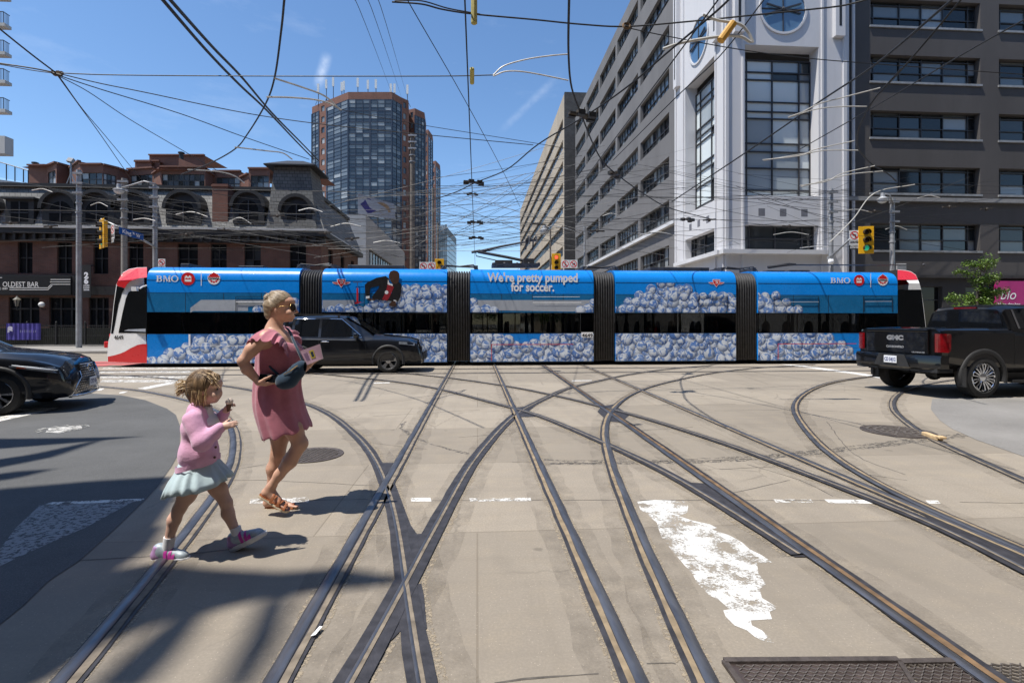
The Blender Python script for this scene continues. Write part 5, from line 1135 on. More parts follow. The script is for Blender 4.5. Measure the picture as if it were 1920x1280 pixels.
for a in ((53, 88, 311, 88, 88), (88, 106, 309, 88, 86, (.1, .9, 1.1), 2), (106, 131, 310, 86, 88), (131, 150, 310, 88, 84), (150, 193, 309, 84, 84, (.05, .98, 1.3), 3), (193, 222, 313, 84, 86, (.02, .85, 1.3), 3), (222, 240, 320, 86, 88), (240, 288, 317, 88, 87, (.1, .95, 1.0), 4), (288, 302, 322, 87, 84), (302, 385, 314, 84, 84, (.02, .98, 1.1), 8), (385, 400, 325, 84, 87), (400, 452, 322, 87, 87, (.1, .95, 1.0), 4), (452, 466, 330, 87, 85), (466, 506, 317, 85, 85, (.1, .95, 1.1), 3), (575, 600, 325, 88, 88)): seg(*a)
for a in ((253, 284, 304, 96, 96), (280, 384, 292, 98, 98), (254, 300, 303, 97, 97)): seg(*a)
mb = MB(); mb.prism([at(350, 303, 92)+XV*0, at(384, 316, 92), at(335, 316, 92), at(335, 296, 92)], (0, 4, 0)); mb.build('sloped_parapet', M_BRICK2, ap)
mb = MB()
for px, py in ((66, 308), (340, 289)):
    p = at(px, py, 94); mb.lathe([(.35, -1.2), (.35, 0), (.55, .1), (.55, .3), (.3, .4)], Matrix.Translation(p), 10)
mb.build('roof_vent', M_BLKTRIM, ap)
# ---------------------------------------------------------------- balcony tower at the left edge
bt = thing('balcony_tower', 'tall pale concrete tower with railed balconies at the left edge', 'building', at(-60, 607, 56))
d = 54; P_ = lambda px, py: at(px, py, d)
xw = P_(-66, 0).x; xr_ = at(17, 0, 53.1).x; yb = P_(0, 0).y
MB().box(xw-22, xw, yb-.5, yb+2.6, 0, P_(0, -200).z).build('wall', M_CONCB, bt)
for k, py in enumerate((-92, -40, 12, 64, 116, 168, 221)):
    z = P_(0, py).z; s = MB().box(xw-6, xr_+.02*k, yb-1.6, yb-.8, z, z+.32).build('balcony', M_CONCB, bt)
    mb = MB(); mb.box(xw-6, xr_-.1, yb-1.55, yb-1.5, z+1.45, z+1.52); mb.box(xr_-.14, xr_-.1, yb-1.5, yb-.8, z+1.45, z+1.52)
    x = xw-6
    while x < xr_-.1: mb.box(x, x+.03, yb-1.54, yb-1.51, z+.32, z+1.45); x += .14
    y = yb-1.5
    while y < yb-.85: mb.box(xr_-.135, xr_-.105, y, y+.03, z+.32, z+1.45); y += .14
    mb.build('railing', M_FRAME, s)
z = P_(0, 297).z; MB().box(xw-6, at(20, 0, 53.1).x, yb-1.7, yb-.7, z, P_(0, 265).z).build('solid_balcony', M_CONCB, bt)
# glass railed terrace
gt = thing('roof_terrace', 'concrete roof terrace with a glass balustrade at the left edge', 'terrace', at(20, 340, 52))
mb = MB(); mb.prism([at(-40, 330, 52), at(0, 337, 52), at(53, 344, 52), at(53, 352, 52), at(-40, 352, 52)], (0, 6, 0)); mb.build('slab', M_CONCB, gt)
mb = MB(); mb.quad(at(-40, 325, 51.9), at(53, 343, 51.9), at(53, 320, 51.9), at(-40, 292, 51.9)); mb.build('glass_panel', tinted('balustrade_glass', (.72, .82, .88)), gt)
mb = MB()
for px, a, b2 in ((12, 307, 338), (28, 312, 340), (44, 317, 342), (53, 320, 344)): mb.tube([at(px, a, 51.8), at(px, b2, 51.8)], .05, 5)
mb.tube([at(-40, 292, 51.8), at(53, 320, 51.8)], .05, 5); mb.build('balustrade_post', M_FRAME, gt)
# ---------------------------------------------------------------- streets behind the camera (seen only in reflections) and added unseen plates that shade the left foreground
bk = thing('dark_building', 'dark grey building across the street behind the viewer', 'building', (0, -22, 0))
ops = [(2+k*4, 4.4+k*4, 4.5+3.6*j, 6.6+3.6*j) for k in range(46) for j in range(7)]
mb = MB(); facade(mb, (70, -16, 0), -XV, YV, 190, 0, 32, ops, .3); mb.quad((70, -16, 32), (-120, -16, 32), (-120, -34, 32), (70, -34, 32)); w = mb.build('wall', M_GREYD, bk)
g = MB()
for o in ops: g.quad(*[(70-x, -16.3, z) for x, z in ((o[0], o[2]), (o[1], o[2]), (o[1], o[3]), (o[0], o[3]))])
g.build('window', G_DARK[1], w)
def corner_block(nm, label, x0, x1, y0, y1, h, face):
    o = thing(nm, label, 'building', ((x0+x1)/2, (y0+y1)/2, 0)); mb = MB(); L = y1-y0; ops = [(1.5+k*3.6, 3.7+k*3.6, 4.4+3.6*j, 6.4+3.6*j) for k in range(int((L-3)/3.6)) for j in range(int((h-5)/3.6))]
    if face > 0: facade(mb, (x1, y0, 0), YV, XV, L, 0, h, ops, .3)
    else: facade(mb, (x0, y1, 0), -YV, -XV, L, 0, h, ops, .3)
    mb.quad((x0, y1, 0), (x1, y1, 0), (x1, y1, h), (x0, y1, h)); mb.quad((x0, y0, h), (x1, y0, h), (x1, y1, h), (x0, y1, h)); w = mb.build('wall', M_GREYD, o); g = MB()
    for q in ops:
        xx = x1-.3 if face > 0 else x0+.3; yy = (lambda v: y0+v) if face > 0 else (lambda v: y1-v); g.quad(*[(xx, yy(v), z) for v, z in ((q[0], q[2]), (q[1], q[2]), (q[1], q[3]), (q[0], q[3]))])
    g.build('window', G_DARK[1], w); return o
lb_ = corner_block('corner_block', 'dark corner building left of the viewer with added unseen plates that cast shadows', -30, -13.8, -15.5, 4.6, 15.6, 1)
corner_block('corner_block', 'dark corner building right of the viewer', 17, 34, -15.5, 11, 26, -1)
def shade(pxs, z, nm='shadow_caster_plate', th=.12):  # added unseen plate, outline thrown back along the sun to cast a shadow
    P = []
    for x, y in pxs: g_ = gr(x, y); P.append(Vector((g_.x+SUN.x/SUN.z*z, g_.y+SUN.y/SUN.z*z, z)))
    MB().prism(P, (0, 0, th)).build(nm, M_BLKTRIM, lb_)
shade([(-300, 960), (0, 917), (160, 903), (317, 894), (300, 915), (325, 930), (285, 985), (250, 1015), (160, 1075), (90, 1128), (0, 1172), (-300, 1250)], 15.0)
shade([(-300, 1190), (0, 1177), (110, 1085), (190, 1072), (277, 1056), (396, 1068), (515, 1074), (617, 1066), (732, 1082), (756, 1088), (732, 1097), (594, 1110), (475, 1127), (356, 1155), (277, 1172), (198, 1204), (138, 1236), (60, 1285), (-300, 1420)], 16.0)
shade([(40, 1150), (230, 1012), (300, 985), (268, 1030), (190, 1080), (90, 1130)], 15.5); shade([(330, 1148), (372, 1148), (310, 1230), (240, 1300), (150, 1300), (240, 1220)], 17.0, 'shadow_caster_bar'); shade([(487, 1126), (528, 1122), (505, 1196), (470, 1256), (440, 1300), (400, 1300), (455, 1196)], 18.0, 'shadow_caster_bar')
shade([(-300, 826), (120, 822), (263, 819), (120, 832), (-300, 866)], 13.5, 'shadow_caster_spike'); shade([(-300, 905), (60, 852), (190, 824), (90, 858), (-300, 935)], 14.0, 'shadow_caster_spike'); shade([(-300, 930), (30, 884), (95, 880), (20, 898), (-300, 945)], 14.5, 'shadow_caster_spike')
# ================================================================== VEHICLES
def carpaint(name, col):
    m, t, b = nt(name); b.inputs['Base Color'].default_value = c4(col); b.inputs['Roughness'].default_value = .32; b.inputs['Coat Weight'].default_value = 1; b.inputs['Coat Roughness'].default_value = .03
    n = noise(t, 700, 2); t.links.new(ramp(t, n, .6, .85, col, tuple(x*1.8+.003 for x in col)), b.inputs['Base Color']); b.inputs['Specular IOR Level'].default_value = .25; return m
M_CARBLK = carpaint('black_car_paint', (.0035, .004, .006)); M_CARCHAR = carpaint('charcoal_car_paint', (.007, .008, .011)); M_TRUCKP = carpaint('truck_black_paint', (.003, .003, .0035))
M_PLAST = pbr('black_plastic', (.022, .022, .023), .62, 0, .2, 8, .2, 150); M_TYRE = pbr('tyre_rubber', (.020, .020, .020), .82, 0, .25, 14, .3, 60)
M_CHROME = pbr('chrome', (.72, .73, .75), .12, 1, .05, 4, rvar=.05); M_ALLOY = pbr('alloy', (.48, .48, .49), .28, .9, .1, 8); M_CARGL = pbr('car_window', (.007, .008, .010), .03, 0, .1, 2, spec=.7, rvar=.02)
M_HEADL = pbr('headlight_glass', (.20, .22, .25), .05, .2, .3, 12, rvar=.03); M_TAIL = pbr('tail_light', (.15, .003, .005), .12, 0, .3, 14, coat=.8); M_PLATE = pbr('plate_white', (.72, .74, .78), .4); M_PLTXT = pbr('plate_text', (.03, .05, .2), .5)
def ring_of(st):
    x, zb, w, zbelt, zroof, wr = st
    h = [(w-.12, zb), (w-.015, zb+.11), (w, zb+(zbelt-zb)*.55), (w-.012, zbelt-.06), (w-.05, zbelt), (wr, zroof-.07), (wr-.10, zroof), (wr*.5, zroof+.02), (0, zroof+.028)]
    return [(x, -y, z) for y, z in h]+[(x, y, z) for y, z in h[::-1][1:]]
def side_at(sts, x, z, off=.008):           # near-side (−y) skin of the greenhouse / flank at x, z
    for a, b_ in zip(sts, sts[1:]):
        if min(a[0], b_[0])-1e-6 <= x <= max(a[0], b_[0])+1e-6:
            f = (x-a[0])/(b_[0]-a[0]) if a[0] != b_[0] else 0; s = [p+(q-p)*f for p, q in zip(a, b_)]; break
    else: s = sts[0] if abs(sts[0][0]-x) < abs(sts[-1][0]-x) else sts[-1]
    _, zb, w, zbelt, zroof, wr = s
    h = [(w-.12, zb), (w-.015, zb+.11), (w, zb+(zbelt-zb)*.55), (w-.012, zbelt-.06), (w-.05, zbelt), (wr, zroof-.07), (wr-.10, zroof)]
    y = h[-1][0]
    for (ya, za), (yb_, zb2) in zip(h, h[1:]):
        if za <= z <= zb2: y = ya+(yb_-ya)*(z-za)/(zb2-za); break
    return y+off
def boolcut(o, wheels, r, w, depth=.42):
    mb = MB()
    for x in wheels:
        for s in (-1, 1):
            M = Matrix.Translation((x, s*(w+.2), r-.01)) @ Matrix.Rotation(R(90)*(1 if s > 0 else -1), 4, 'X')
            mb.lathe([(r+.075, -.0), (r+.075, depth+.2)], M, 36)
    c = mb.build('wheel_arch_cutter', M_PLAST); c.parent = None
    m = o.modifiers.new('b', 'BOOLEAN'); m.object = c; m.operation = 'DIFFERENCE'; m.solver = 'EXACT'
    baked(o); bpy.data.objects.remove(c)
    for p in o.data.polygons: p.use_smooth = True
    auto_smooth(o.data, 30)
def wheel(parent, x, y, r, wd, style, rim=None):
    s = -1 if y < 0 else 1
    M = Matrix.Translation((x, y, r)) @ Matrix.Rotation(R(-90)*s, 4, 'X')   # local z points outward
    t = MB(); t.lathe([(r*.62, -wd/2), (r*.9, -wd/2), (r*.985, -wd*.36), (r, -wd*.15), (r, wd*.15), (r*.985, wd*.36), (r*.93, wd*.48), (r*.74, wd*.52), (r*.68, wd*.46), (r*.66, wd*.3)], M, 40, closed=True)
    w = t.build('wheel', M_TYRE, parent, smooth='auto', world=False); rm = rim or M_ALLOY
    mb = MB(); mb.lathe([(r*.69, wd*.44), (r*.655, wd*.48), (r*.62, wd*.40), (r*.6, wd*.1), (r*.6, -wd*.2)], M, 40, closed=True)
    P = lambda rr, a, h: M @ Vector((rr*math.cos(a), rr*math.sin(a), h))
    n = {'five': 5, 'loop': 10, 'split': 5}[style]
    for k in range(n):
        a = 2*math.pi*k/n+.3
        if style == 'five':
            mb.loft([[P(r*.13, a-.55, wd*.36), P(r*.13, a+.55, wd*.36), P(r*.13, a+.55, wd*.2), P(r*.13, a-.55, wd*.2)], [P(r*.64, a-.26, wd*.44), P(r*.64, a+.26, wd*.44), P(r*.64, a+.26, wd*.3), P(r*.64, a-.26, wd*.3)]])
        elif style == 'split':
            for d in (-.2, .2): mb.loft([[P(r*.12, a+d-.3, wd*.36), P(r*.12, a+d+.3, wd*.36), P(r*.12, a+d+.3, wd*.2), P(r*.12, a+d-.3, wd*.2)], [P(r*.65, a+d*1.5-.09, wd*.44), P(r*.65, a+d*1.5+.09, wd*.44), P(r*.65, a+d*1.5+.09, wd*.32), P(r*.65, a+d*1.5-.09, wd*.32)]])
        else:
            pts = [P(r*.2, a-.12, wd*.4), P(r*.4, a-.13, wd*.46), P(r*.6, a-.15, wd*.46), P(r*.645, a, wd*.45), P(r*.6, a+.15, wd*.46), P(r*.4, a+.13, wd*.46), P(r*.2, a+.12, wd*.4)]; mb.tube(pts, r*.034, 6)
    mb.lathe([(r*.2, wd*.26), (r*.2, wd*.40), (r*.15, wd*.44), (.001, wd*.44)], M, 16); mb.build('rim', rm, w, smooth='auto', world=False)
    mb = MB(); mb.lathe([(r*.6, wd*.02), (.001, wd*.02)], M, 24); mb.build('brake_disc', M_PLAST, w, world=False)
    return w
def arch(parent, x, r, y, s, mat=None, wdt=.075):
    mb = MB(); n = 22; r0 = r+.06; r1 = r+.06+wdt; rows = []
    for i in range(n+1):
        a = R(-12+204*i/n)
        rows.append([(x+r0*math.cos(a), s*(y-.10), max(.16, r+r0*math.sin(a))), (x+r0*math.cos(a), s*(y+.025), max(.16, r+r0*math.sin(a))), (x+(r0+r1)/2*math.cos(a), s*(y+.032), max(.16, r+(r0+r1)/2*math.sin(a))), (x+r1*math.cos(a), s*(y+.012), max(.16, r+r1*math.sin(a))), (x+r1*math.cos(a), s*(y-.06), max(.16, r+r1*math.sin(a)))])
    mb.loft(rows, closed=False, caps=False); return mb.build('wheel_arch', mat or M_PLAST, parent, smooth=True, world=False)
def sidepoly(sts, pts, off=.008, sgn=-1): return [(x, sgn*side_at(sts, x, z, off), z) for x, z in pts]
def refine(pts, step=.18):
    out = []
    for i, a in enumerate(pts):
        b_ = pts[(i+1) % len(pts)]; n = max(1, int(max(abs(a[0]-b_[0]), abs(a[1]-b_[1]))/step)); out += [(a[0]+(b_[0]-a[0])*k/n, a[1]+(b_[1]-a[1])*k/n) for k in range(n)]
    return out
def skin_patch(parent, name, mat, sts, x0, x1, zlo, zhi, off=.006, nx=10, nz=4, both=True):   # curved patch on the flank between two edge curves
    for sgn in ((-1, 1) if both else (-1,)):
        mb = MB(); rows = []
        for i in range(nx+1):
            x = x0+(x1-x0)*i/nx; a = zlo(x); b_ = zhi(x); rows.append([(x, sgn*side_at(sts, x, a+(b_-a)*k/nz, off), a+(b_-a)*k/nz) for k in range(nz+1)])
        mb.loft(rows, closed=False, caps=False); o = mb.build(name, mat, parent, smooth=True, world=False)
def plate_obj(parent, org, ex, ey, txt, w=.305, h=.155):
    ex = Vector(ex).normalized(); ey = Vector(ey).normalized(); n = ex.cross(ey); o = Vector(org)
    mb = MB(); mb.prism([o+ex*sx*w/2+ey*sy*h/2 for sx, sy in ((-1, -1), (1, -1), (1, 1), (-1, 1))], n*.012); p = mb.build('licence_plate', M_PLATE, parent, world=False, bevel=.004)
    mb = MB(); put_text(mb, txt, o-ex*w*.44-ey*.035+n*.012, ex, ey, .105, .003, width=w*.88, bold=.003); mb.build('plate_lettering', M_PLTXT, p, world=False)
def place(name, label, cat, u, d, head, front):  # head: angle from the lateral axis, counter-clockwise; origin = ground point u,d
    p = cw(u, d); return thing(name, label, cat, p, head-ALPHA)
# ---------------------------------------------------------------- dark compact SUV in the middle
p = gr(734, 699)
suv = thing('parked_car', 'charcoal compact SUV with silver five spoke wheels in front of the streetcar', 'car', (p.x-1.40, p.y+.86, 0), R(0.5)); suv.name = 'suv'; WM['suv'] = WM.get('parked_car')
ST = [(-2.30, .42, .74, .95, 1.02, .66), (-2.26, .34, .84, 1.02, 1.18, .70), (-2.08, .30, .90, 1.07, 1.52, .66), (-1.75, .28, .92, 1.08, 1.70, .65), (-1.1, .26, .925, 1.08, 1.73, .65), (-.55, .25, .925, 1.07, 1.745, .66), (-.05, .25, .925, 1.06, 1.71, .67), (.42, .25, .925, 1.05, 1.43, .71), (.82, .26, .925, 1.04, 1.165, .76), (1.2, .28, .92, 1.03, 1.125, .78), (1.9, .27, .90, .98, 1.045, .76), (2.15, .26, .84, .88, .97, .72), (2.27, .26, .76, .66, .76, .66), (2.31, .30, .68, .52, .6, .62)]
mb = MB(); mb.loft([ring_of(s) for s in ST]); body = mb.build('body', M_CARCHAR, suv, world=False); boolcut(body, (-1.36, 1.30), .365, .925)
wl = lambda a, b_: (lambda x: a+b_*x)
skin_patch(suv, 'front_window', M_CARGL, ST, -.72, .46, lambda x: 1.10, lambda x: min(1.645, 1.645-(x+.14)*.84 if x > -.14 else 1.645))
skin_patch(suv, 'rear_window', M_CARGL, ST, -1.52, -.80, lambda x: 1.11, lambda x: 1.645)
skin_patch(suv, 'quarter_window', M_CARGL, ST, -1.92, -1.60, lambda x: 1.14, lambda x: 1.62+(x+1.60)*.35)
skin_patch(suv, 'chrome_trim', M_CHROME, ST, -1.9, .5, lambda x: 1.082, lambda x: 1.096, .009, nz=1)
skin_patch(suv, 'window_trim', M_CHROME, ST, -1.5, .46, lambda x: min(1.645, 1.645-(x+.14)*.84 if x > -.14 else 1.645), lambda x: .016+min(1.645, 1.645-(x+.14)*.84 if x > -.14 else 1.645), .009, nz=1)
skin_patch(suv, 'sill_cladding', M_PLAST, ST, -.85, .95, lambda x: .27, lambda x: .46, .012)
mb = MB(); mb.quad((.44, -.62, 1.455), (.44, .62, 1.455), (-.03, .60, 1.738), (-.03, -.60, 1.738)); mb.quad((.84, -.70, 1.20), (.84, .70, 1.20), (.44, .63, 1.46), (.44, -.63, 1.46)); 
mb.build('windscreen', M_CARGL, suv, world=False)
for x in (-1.36, 1.30):
    for s in (-1, 1): wheel(suv, x, s*.80, .365, .23, 'five'); arch(suv, x, .365, .905, s)
for s in (-1, 1):
    mb = MB(); mb.ball((.36, s*1.02, 1.15), .12, 12, 8, sc=(.8, .95, .75)); mb.bar((.36, s*.9, 1.10), (.36, s*1.0, 1.12), .08, .05); mb.build('mirror', M_CARCHAR, suv, smooth=True, world=False)
    mb = MB(); xs = [(1.62, .905), (1.85, .89), (2.08, .86), (2.2, .80)]; rows = [[(x, s*side_at(ST, x, z-.02, .012), z-.025), (x, s*side_at(ST, x, z+.05, .012), z+.055)] for x, z in xs]; mb.loft(rows, closed=False, caps=False); mb.build('headlight', M_HEADL, suv, world=False)
    mb = MB(); mb.bar((-1.7, s*.6, 1.785), (-.2, s*.6, 1.79), .04, .03); mb.bar((-1.65, s*.6, 1.69), (-1.65, s*.6, 1.785), .05, .04); mb.bar((-.25, s*.6, 1.71), (-.25, s*.6, 1.79), .05, .04); mb.build('roof_rail', M_PLAST, suv, world=False)
    for x in (-.75, .28):
        pass
for x in (-1.40, -.58):
    mb = MB(); y = side_at(ST, x, .96, .03); mb.tube([(x-.11, -y+.02, .955), (x-.07, -y-.01, .965), (x+.07, -y-.01, .965), (x+.11, -y+.02, .955)], .016, 6); mb.build('door_handle', M_CHROME, suv, world=False)
mb = MB()
for x in (-1.56, -.76, .62):
    for z in [k*.08+.36 for k in range(8 if x > 0 else 9)]: mb.quad((x-.005, -side_at(ST, x, z, .004), z), (x+.005, -side_at(ST, x, z, .004), z), (x+.005, -side_at(ST, x, z+.08, .004), z+.08), (x-.005, -side_at(ST, x, z+.08, .004), z+.08))
mb.build('door_seam', M_PLAST, suv, world=False)
MB().box(2.24, 2.335, -.62, .62, .36, .62).build('grille', M_PLAST, suv, world=False, bevel=.02)
# ---------------------------------------------------------------- black crossover at the left edge
lex = place('crossover_car', 'glossy black crossover with an hourglass grille nosing in at the left edge', 'car', -7.88, 9.48, R(21), 0); lex.name = 'crossover_car'
# origin: middle of the front bumper, +x forward
ST = [(-4.4, .3, .84, .98, 1.15, .62), (-4.0, .28, .9, 1.0, 1.45, .60), (-3.0, .26, .92, 1.0, 1.53, .60), (-2.3, .26, .92, .98, 1.52, .61), (-1.95, .26, .92, .98, 1.42, .64), (-1.32, .26, .92, .98, 1.07, .74), (-1.0, .26, .92, .96, 1.025, .76), (-.5, .25, .91, .90, .965, .74), (-.28, .24, .88, .84, .915, .70), (-.12, .23, .80, .76, .85, .64), (-.02, .23, .68, .60, .70, .56), (.015, .26, .60, .46, .54, .52)]
mb = MB(); mb.loft([ring_of(s) for s in ST]); body = mb.build('body', M_CARBLK, lex, world=False); boolcut(body, (-.90, -3.54), .345, .92)
for x in (-.90, -3.54):
    for s in (-1, 1): wheel(lex, x, s*.80, .345, .23, 'split'); arch(lex, x, .345, .90, s, M_PLAST, .06)
skin_patch(lex, 'front_window', M_CARGL, ST, -2.9, -1.5, lambda x: 1.0, lambda x: min(1.45, 1.45-(x+2.15)*.62 if x > -2.15 else 1.45))
mb = MB(); mb.quad((-1.34, -.68, 1.085), (-1.34, .68, 1.085), (-1.96, .58, 1.435), (-1.96, -.58, 1.435)); mb.build('windscreen', M_CARGL, lex, world=False)
GP = [(-.30, .80), (.30, .80), (.27, .56), (.50, .30), (.56, .26), (-.56, .26), (-.50, .30), (-.27, .56)]
def nose(y, z, off=0.0): return (.035-.20*max(0, z-.5)**1.0-.30*y*y+off, y, z)
mb = MB(); mb.poly([nose(y, z, .03) for y, z in GP]); mb.build('grille', M_PLAST, lex, world=False)
mb = MB()
for i in range(12):
    z = .30+i*.042; w = .52 if z < .32 else (.5-(z-.3)*.9 if z < .56 else .275)
    n = 14
    for k in range(n):
        y = -w+2*w*(k+.5)/n; mb.bar(nose(y-.02, z, .036), nose(y+.02, z+.012, .036), .012, .012)
mb.build('grille_mesh', M_CHROME if False else M_ALLOY, lex, world=False)
mb = MB(); mb.tube([nose(-.56, .24, .04), nose(-.3, .235, .04), nose(0, .235, .04), nose(.3, .235, .04), nose(.56, .24, .04)], .022, 6); mb.tube([nose(-.60, .235, .04), nose(-.50, .34, .04), nose(-.30, .55, .035), nose(-.30, .66, .03)], [.035, .02, .012, .008], 6); mb.tube([nose(.60, .235, .04), nose(.50, .34, .04), nose(.30, .55, .035), nose(.30, .66, .03)], [.035, .02, .012, .008], 6)
mb.build('chrome_surround', M_CHROME, lex, smooth=True, world=False)
mb = MB(); n = 20
for i in range(n): pass
mb.tube([nose(.075*math.cos(2*math.pi*i/n), .70+.055*math.sin(2*math.pi*i/n), .045) for i in range(n+1)], .009, 5); mb.tube([nose(-.02, .74, .045), nose(-.015, .68, .045), nose(.04, .68, .045)], .009, 5); mb.build('badge', M_CHROME, lex, world=False)
plate_obj(lex, Vector(nose(0, .45, .05))+Vector((.01, 0, 0)), (0, 1, 0), (0, 0, 1), 'CYET 424')
for s in (-1, 1):
    mb = MB(); rows = []
    for i in range(9):
        f = i/8; x = -.10-.62*f; zc = .715+.09*f; hh = .055*(1-f*.75)
        rows.append([(x, s*side_at(ST, x, zc-hh, .010), zc-hh), (x, s*side_at(ST, x, zc+hh, .010), zc+hh)])
    mb.loft(rows, closed=False, caps=False); mb.build('headlight', M_HEADL, lex, smooth=True, world=False)
    mb = MB(); pts = []
    for i in range(9):
        f = i/8; x = -.08-.60*f; zc = .725+.115*f-.02; pts.append((x, s*side_at(ST, x, zc, .018), zc))
    mb.tube(pts, [.005+.012*math.sin(math.pi*(1-i/9)) for i in range(9)], 5); mb.build('light_strip', pbr('daylight_strip', (.85, .87, .9), .15) if 'daylight_strip' not in bpy.data.materials else bpy.data.materials['daylight_strip'], lex, world=False)
    mb = MB(); mb.ball((-1.62, s*1.02, 1.04), .12, 12, 8, sc=(.8, .95, .7)); mb.bar((-1.62, s*.88, 1.0), (-1.62, s*1.0, 1.03), .08, .05); mb.build('mirror', M_CARBLK, lex, smooth=True, world=False)
mb = MB(); y = side_at(ST, -.5, .8, .012); mb.bar((-.62, -y, .785), (-.50, -y-.004, .775), .02, .03); mb.build('side_marker', pbr('amber_marker', (.5, .08, .02), .2), lex, world=False)
# ---------------------------------------------------------------- black pickup at the right
trk = place('pickup_truck', 'shiny black crew cab pickup seen from behind at the right edge', 'pickup', 8.36, 11.12, R(10), 0)
W2 = 1.03; RB = .95; WR = .425
M_LETT = pbr('satin_lettering', (.34, .34, .35), .4, .4, .05)
# lower box sides + tailgate (bed), open top
ST = [(0.02, .66, .97, 1.36, 1.39, .93), (.10, .62, 1.02, 1.37, 1.40, .95), (.5, .55, 1.03, 1.37, 1.40, .95), (1.70, .50, 1.03, 1.37, 1.40, .95), (1.74, .50, 1.03, 1.32, 1.40, .95), (2.4, .50, 1.03, 1.30, 1.40, .9), (3.4, .50, 1.03, 1.28, 1.40, .9), (4.2, .5, 1.03, 1.26, 1.34, .92), (5.3, .5, 1.0, 1.2, 1.28, .9), (5.65, .52, .93, 1.1, 1.18, .84), (5.75, .6, .86, 1.0, 1.08, .8)]
mb = MB(); mb.loft([ring_of(s) for s in ST]); body = mb.build('body', M_TRUCKP, trk, world=False)
# hollow the bed
c = MB(); c.box(.12, 1.62, -.80, .80, .85, 1.7); c = c.build('bed_cutter', M_PLAST); m_ = body.modifiers.new('b', 'BOOLEAN'); m_.object = c; m_.solver = 'EXACT'; baked(body); bpy.data.objects.remove(c)
boolcut(body, (RB, RB+3.74), WR, 1.03)
CB = [(1.76, 1.28, .93, 1.36, 1.80, .74), (1.86, 1.28, .95, 1.36, 1.87, .74), (2.3, 1.28, .96, 1.36, 1.905, .74), (3.2, 1.28, .96, 1.36, 1.895, .74), (3.7, 1.28, .96, 1.34, 1.80, .74), (4.35, 1.22, .96, 1.30, 1.36, .82)]
mb = MB(); mb.loft([ring_of(s) for s in CB]); mb.build('cab', M_TRUCKP, trk, smooth='auto', world=False)
mb = MB(); mb.quad((1.752, -.78, 1.43), (1.752, .78, 1.43), (1.757, .68, 1.775), (1.757, -.68, 1.775)); mb.build('rear_window', M_CARGL, trk, world=False)
mb = MB(); mb.box(1.77, 1.80, -.24, .24, 1.835, 1.87); mb.build('brake_light', M_TAIL, trk, world=False)
skin_patch(trk, 'door_window', M_CARGL, CB, 2.0, 2.85, lambda x: 1.40, lambda x: 1.80, .008); skin_patch(trk, 'door_window', M_CARGL, CB, 2.95, 3.9, lambda x: 1.40, lambda x: min(1.80, 1.80-(x-3.6)*.7 if x > 3.6 else 1.80), .008)
skin_patch(trk, 'window_trim', M_CHROME, CB, 1.98, 2.03, lambda x: 1.40, lambda x: 1.80, .01, nx=1)
mb = MB(); mb.box(-.035, .03, -.72, .72, .88, 1.385); mb.box(-.05, .02, -.72, .72, 1.33, 1.392); mb.build('tailgate', M_TRUCKP, trk, world=False, bevel=.015)
mb = MB(); put_text(mb, 'GMC', (-.037, .21, 1.16), (0, -1, 0), (0, 0, 1), .13, .006, width=.40, bold=.010); put_text(mb, 'CARBONPRO', (-.037, .22, .99), (0, -1, 0), (0, 0, 1), .06, .006, width=.42, bold=.004); put_text(mb, 'ULTIMATE', (-.037, -.38, .90), (0, -1, 0), (0, 0, 1), .035, .006, width=.28, bold=.002); mb.build('tailgate_lettering', M_LETT, trk, world=False)
for s in (-1, 1):
    mb = MB(); pts = [(.0, s*.82), (-.02, s*.85), (-.01, s*.95), (.05, s*1.028), (.11, s*1.042), (.13, s*1.044)]
    rows = []
    for z, k in ((.93, .6), (.96, 1), (1.20, 1.05), (1.28, 1.08), (1.30, .9)): rows.append([((x if x < .1 else x*k), y+s*.004, z) for x, y in pts])
    mb.loft(rows, closed=False, caps=False); tl = mb.build('tail_light', M_TAIL, trk, smooth='auto', world=False)
    mb = MB(); mb.loft([[(-.10, s*.36, .50), (-.10, s*.62, .50), (-.10, s*.60, .58), (-.10, s*.38, .58)], [(.12, s*.36, .50), (.12, s*.62, .50), (.12, s*.60, .58), (.12, s*.38, .58)]], caps=False); ex_ = mb.build('exhaust_tip', M_CHROME, trk, world=False)
    mb = MB(); mb.quad((-.06, s*.375, .51), (-.06, s*.605, .51), (-.06, s*.585, .57), (-.06, s*.395, .57)); mb.build('exhaust_hole', M_BLKTRIM, ex_, world=False)
    mb = MB(); mb.box(RB-WR-.12, RB-WR-.09, s*.98-.13, s*.98+.04, .25, .62); mb.build('mud_flap', M_PLAST, trk, world=False)
BP = [(.10, 1.03), (-.06, 1.0), (-.13, .80), (-.15, .30), (-.15, -.30), (-.13, -.80), (-.06, -1.0), (.10, -1.03)]
mb = MB(); rows = [[(x+o_, y*k, z) for x, y in BP] for z, o_, k in ((.56, .06, .96), (.60, .01, 1), (.80, .0, 1.0), (.86, .02, 1), (.865, .12, .98))]; mb.loft(rows, closed=False, caps=False); mb.build('bumper', M_TRUCKP, trk, smooth='auto', world=False)
mb = MB(); mb.box(-.08, .3, -.95, .95, .52, .60); mb.build('bumper_lower', M_PLAST, trk, world=False)
mb = MB(); mb.prism([(-.155, -.42, .60), (-.155, .42, .60), (-.155, .30, .855), (-.155, -.30, .855)], (.01, 0, 0)); mb.build('plate_recess', M_PLAST, trk, world=False)
plate_obj(trk, (-.165, 0, .74), (0, -1, 0), (0, 0, 1), 'CD 54J12')
for x in (RB, RB+3.74):
    for s in (-1, 1): wheel(trk, x, s*.89, WR, .28, 'loop', M_CHROME); arch(trk, x, WR, 1.015, s, M_PLAST, .10)
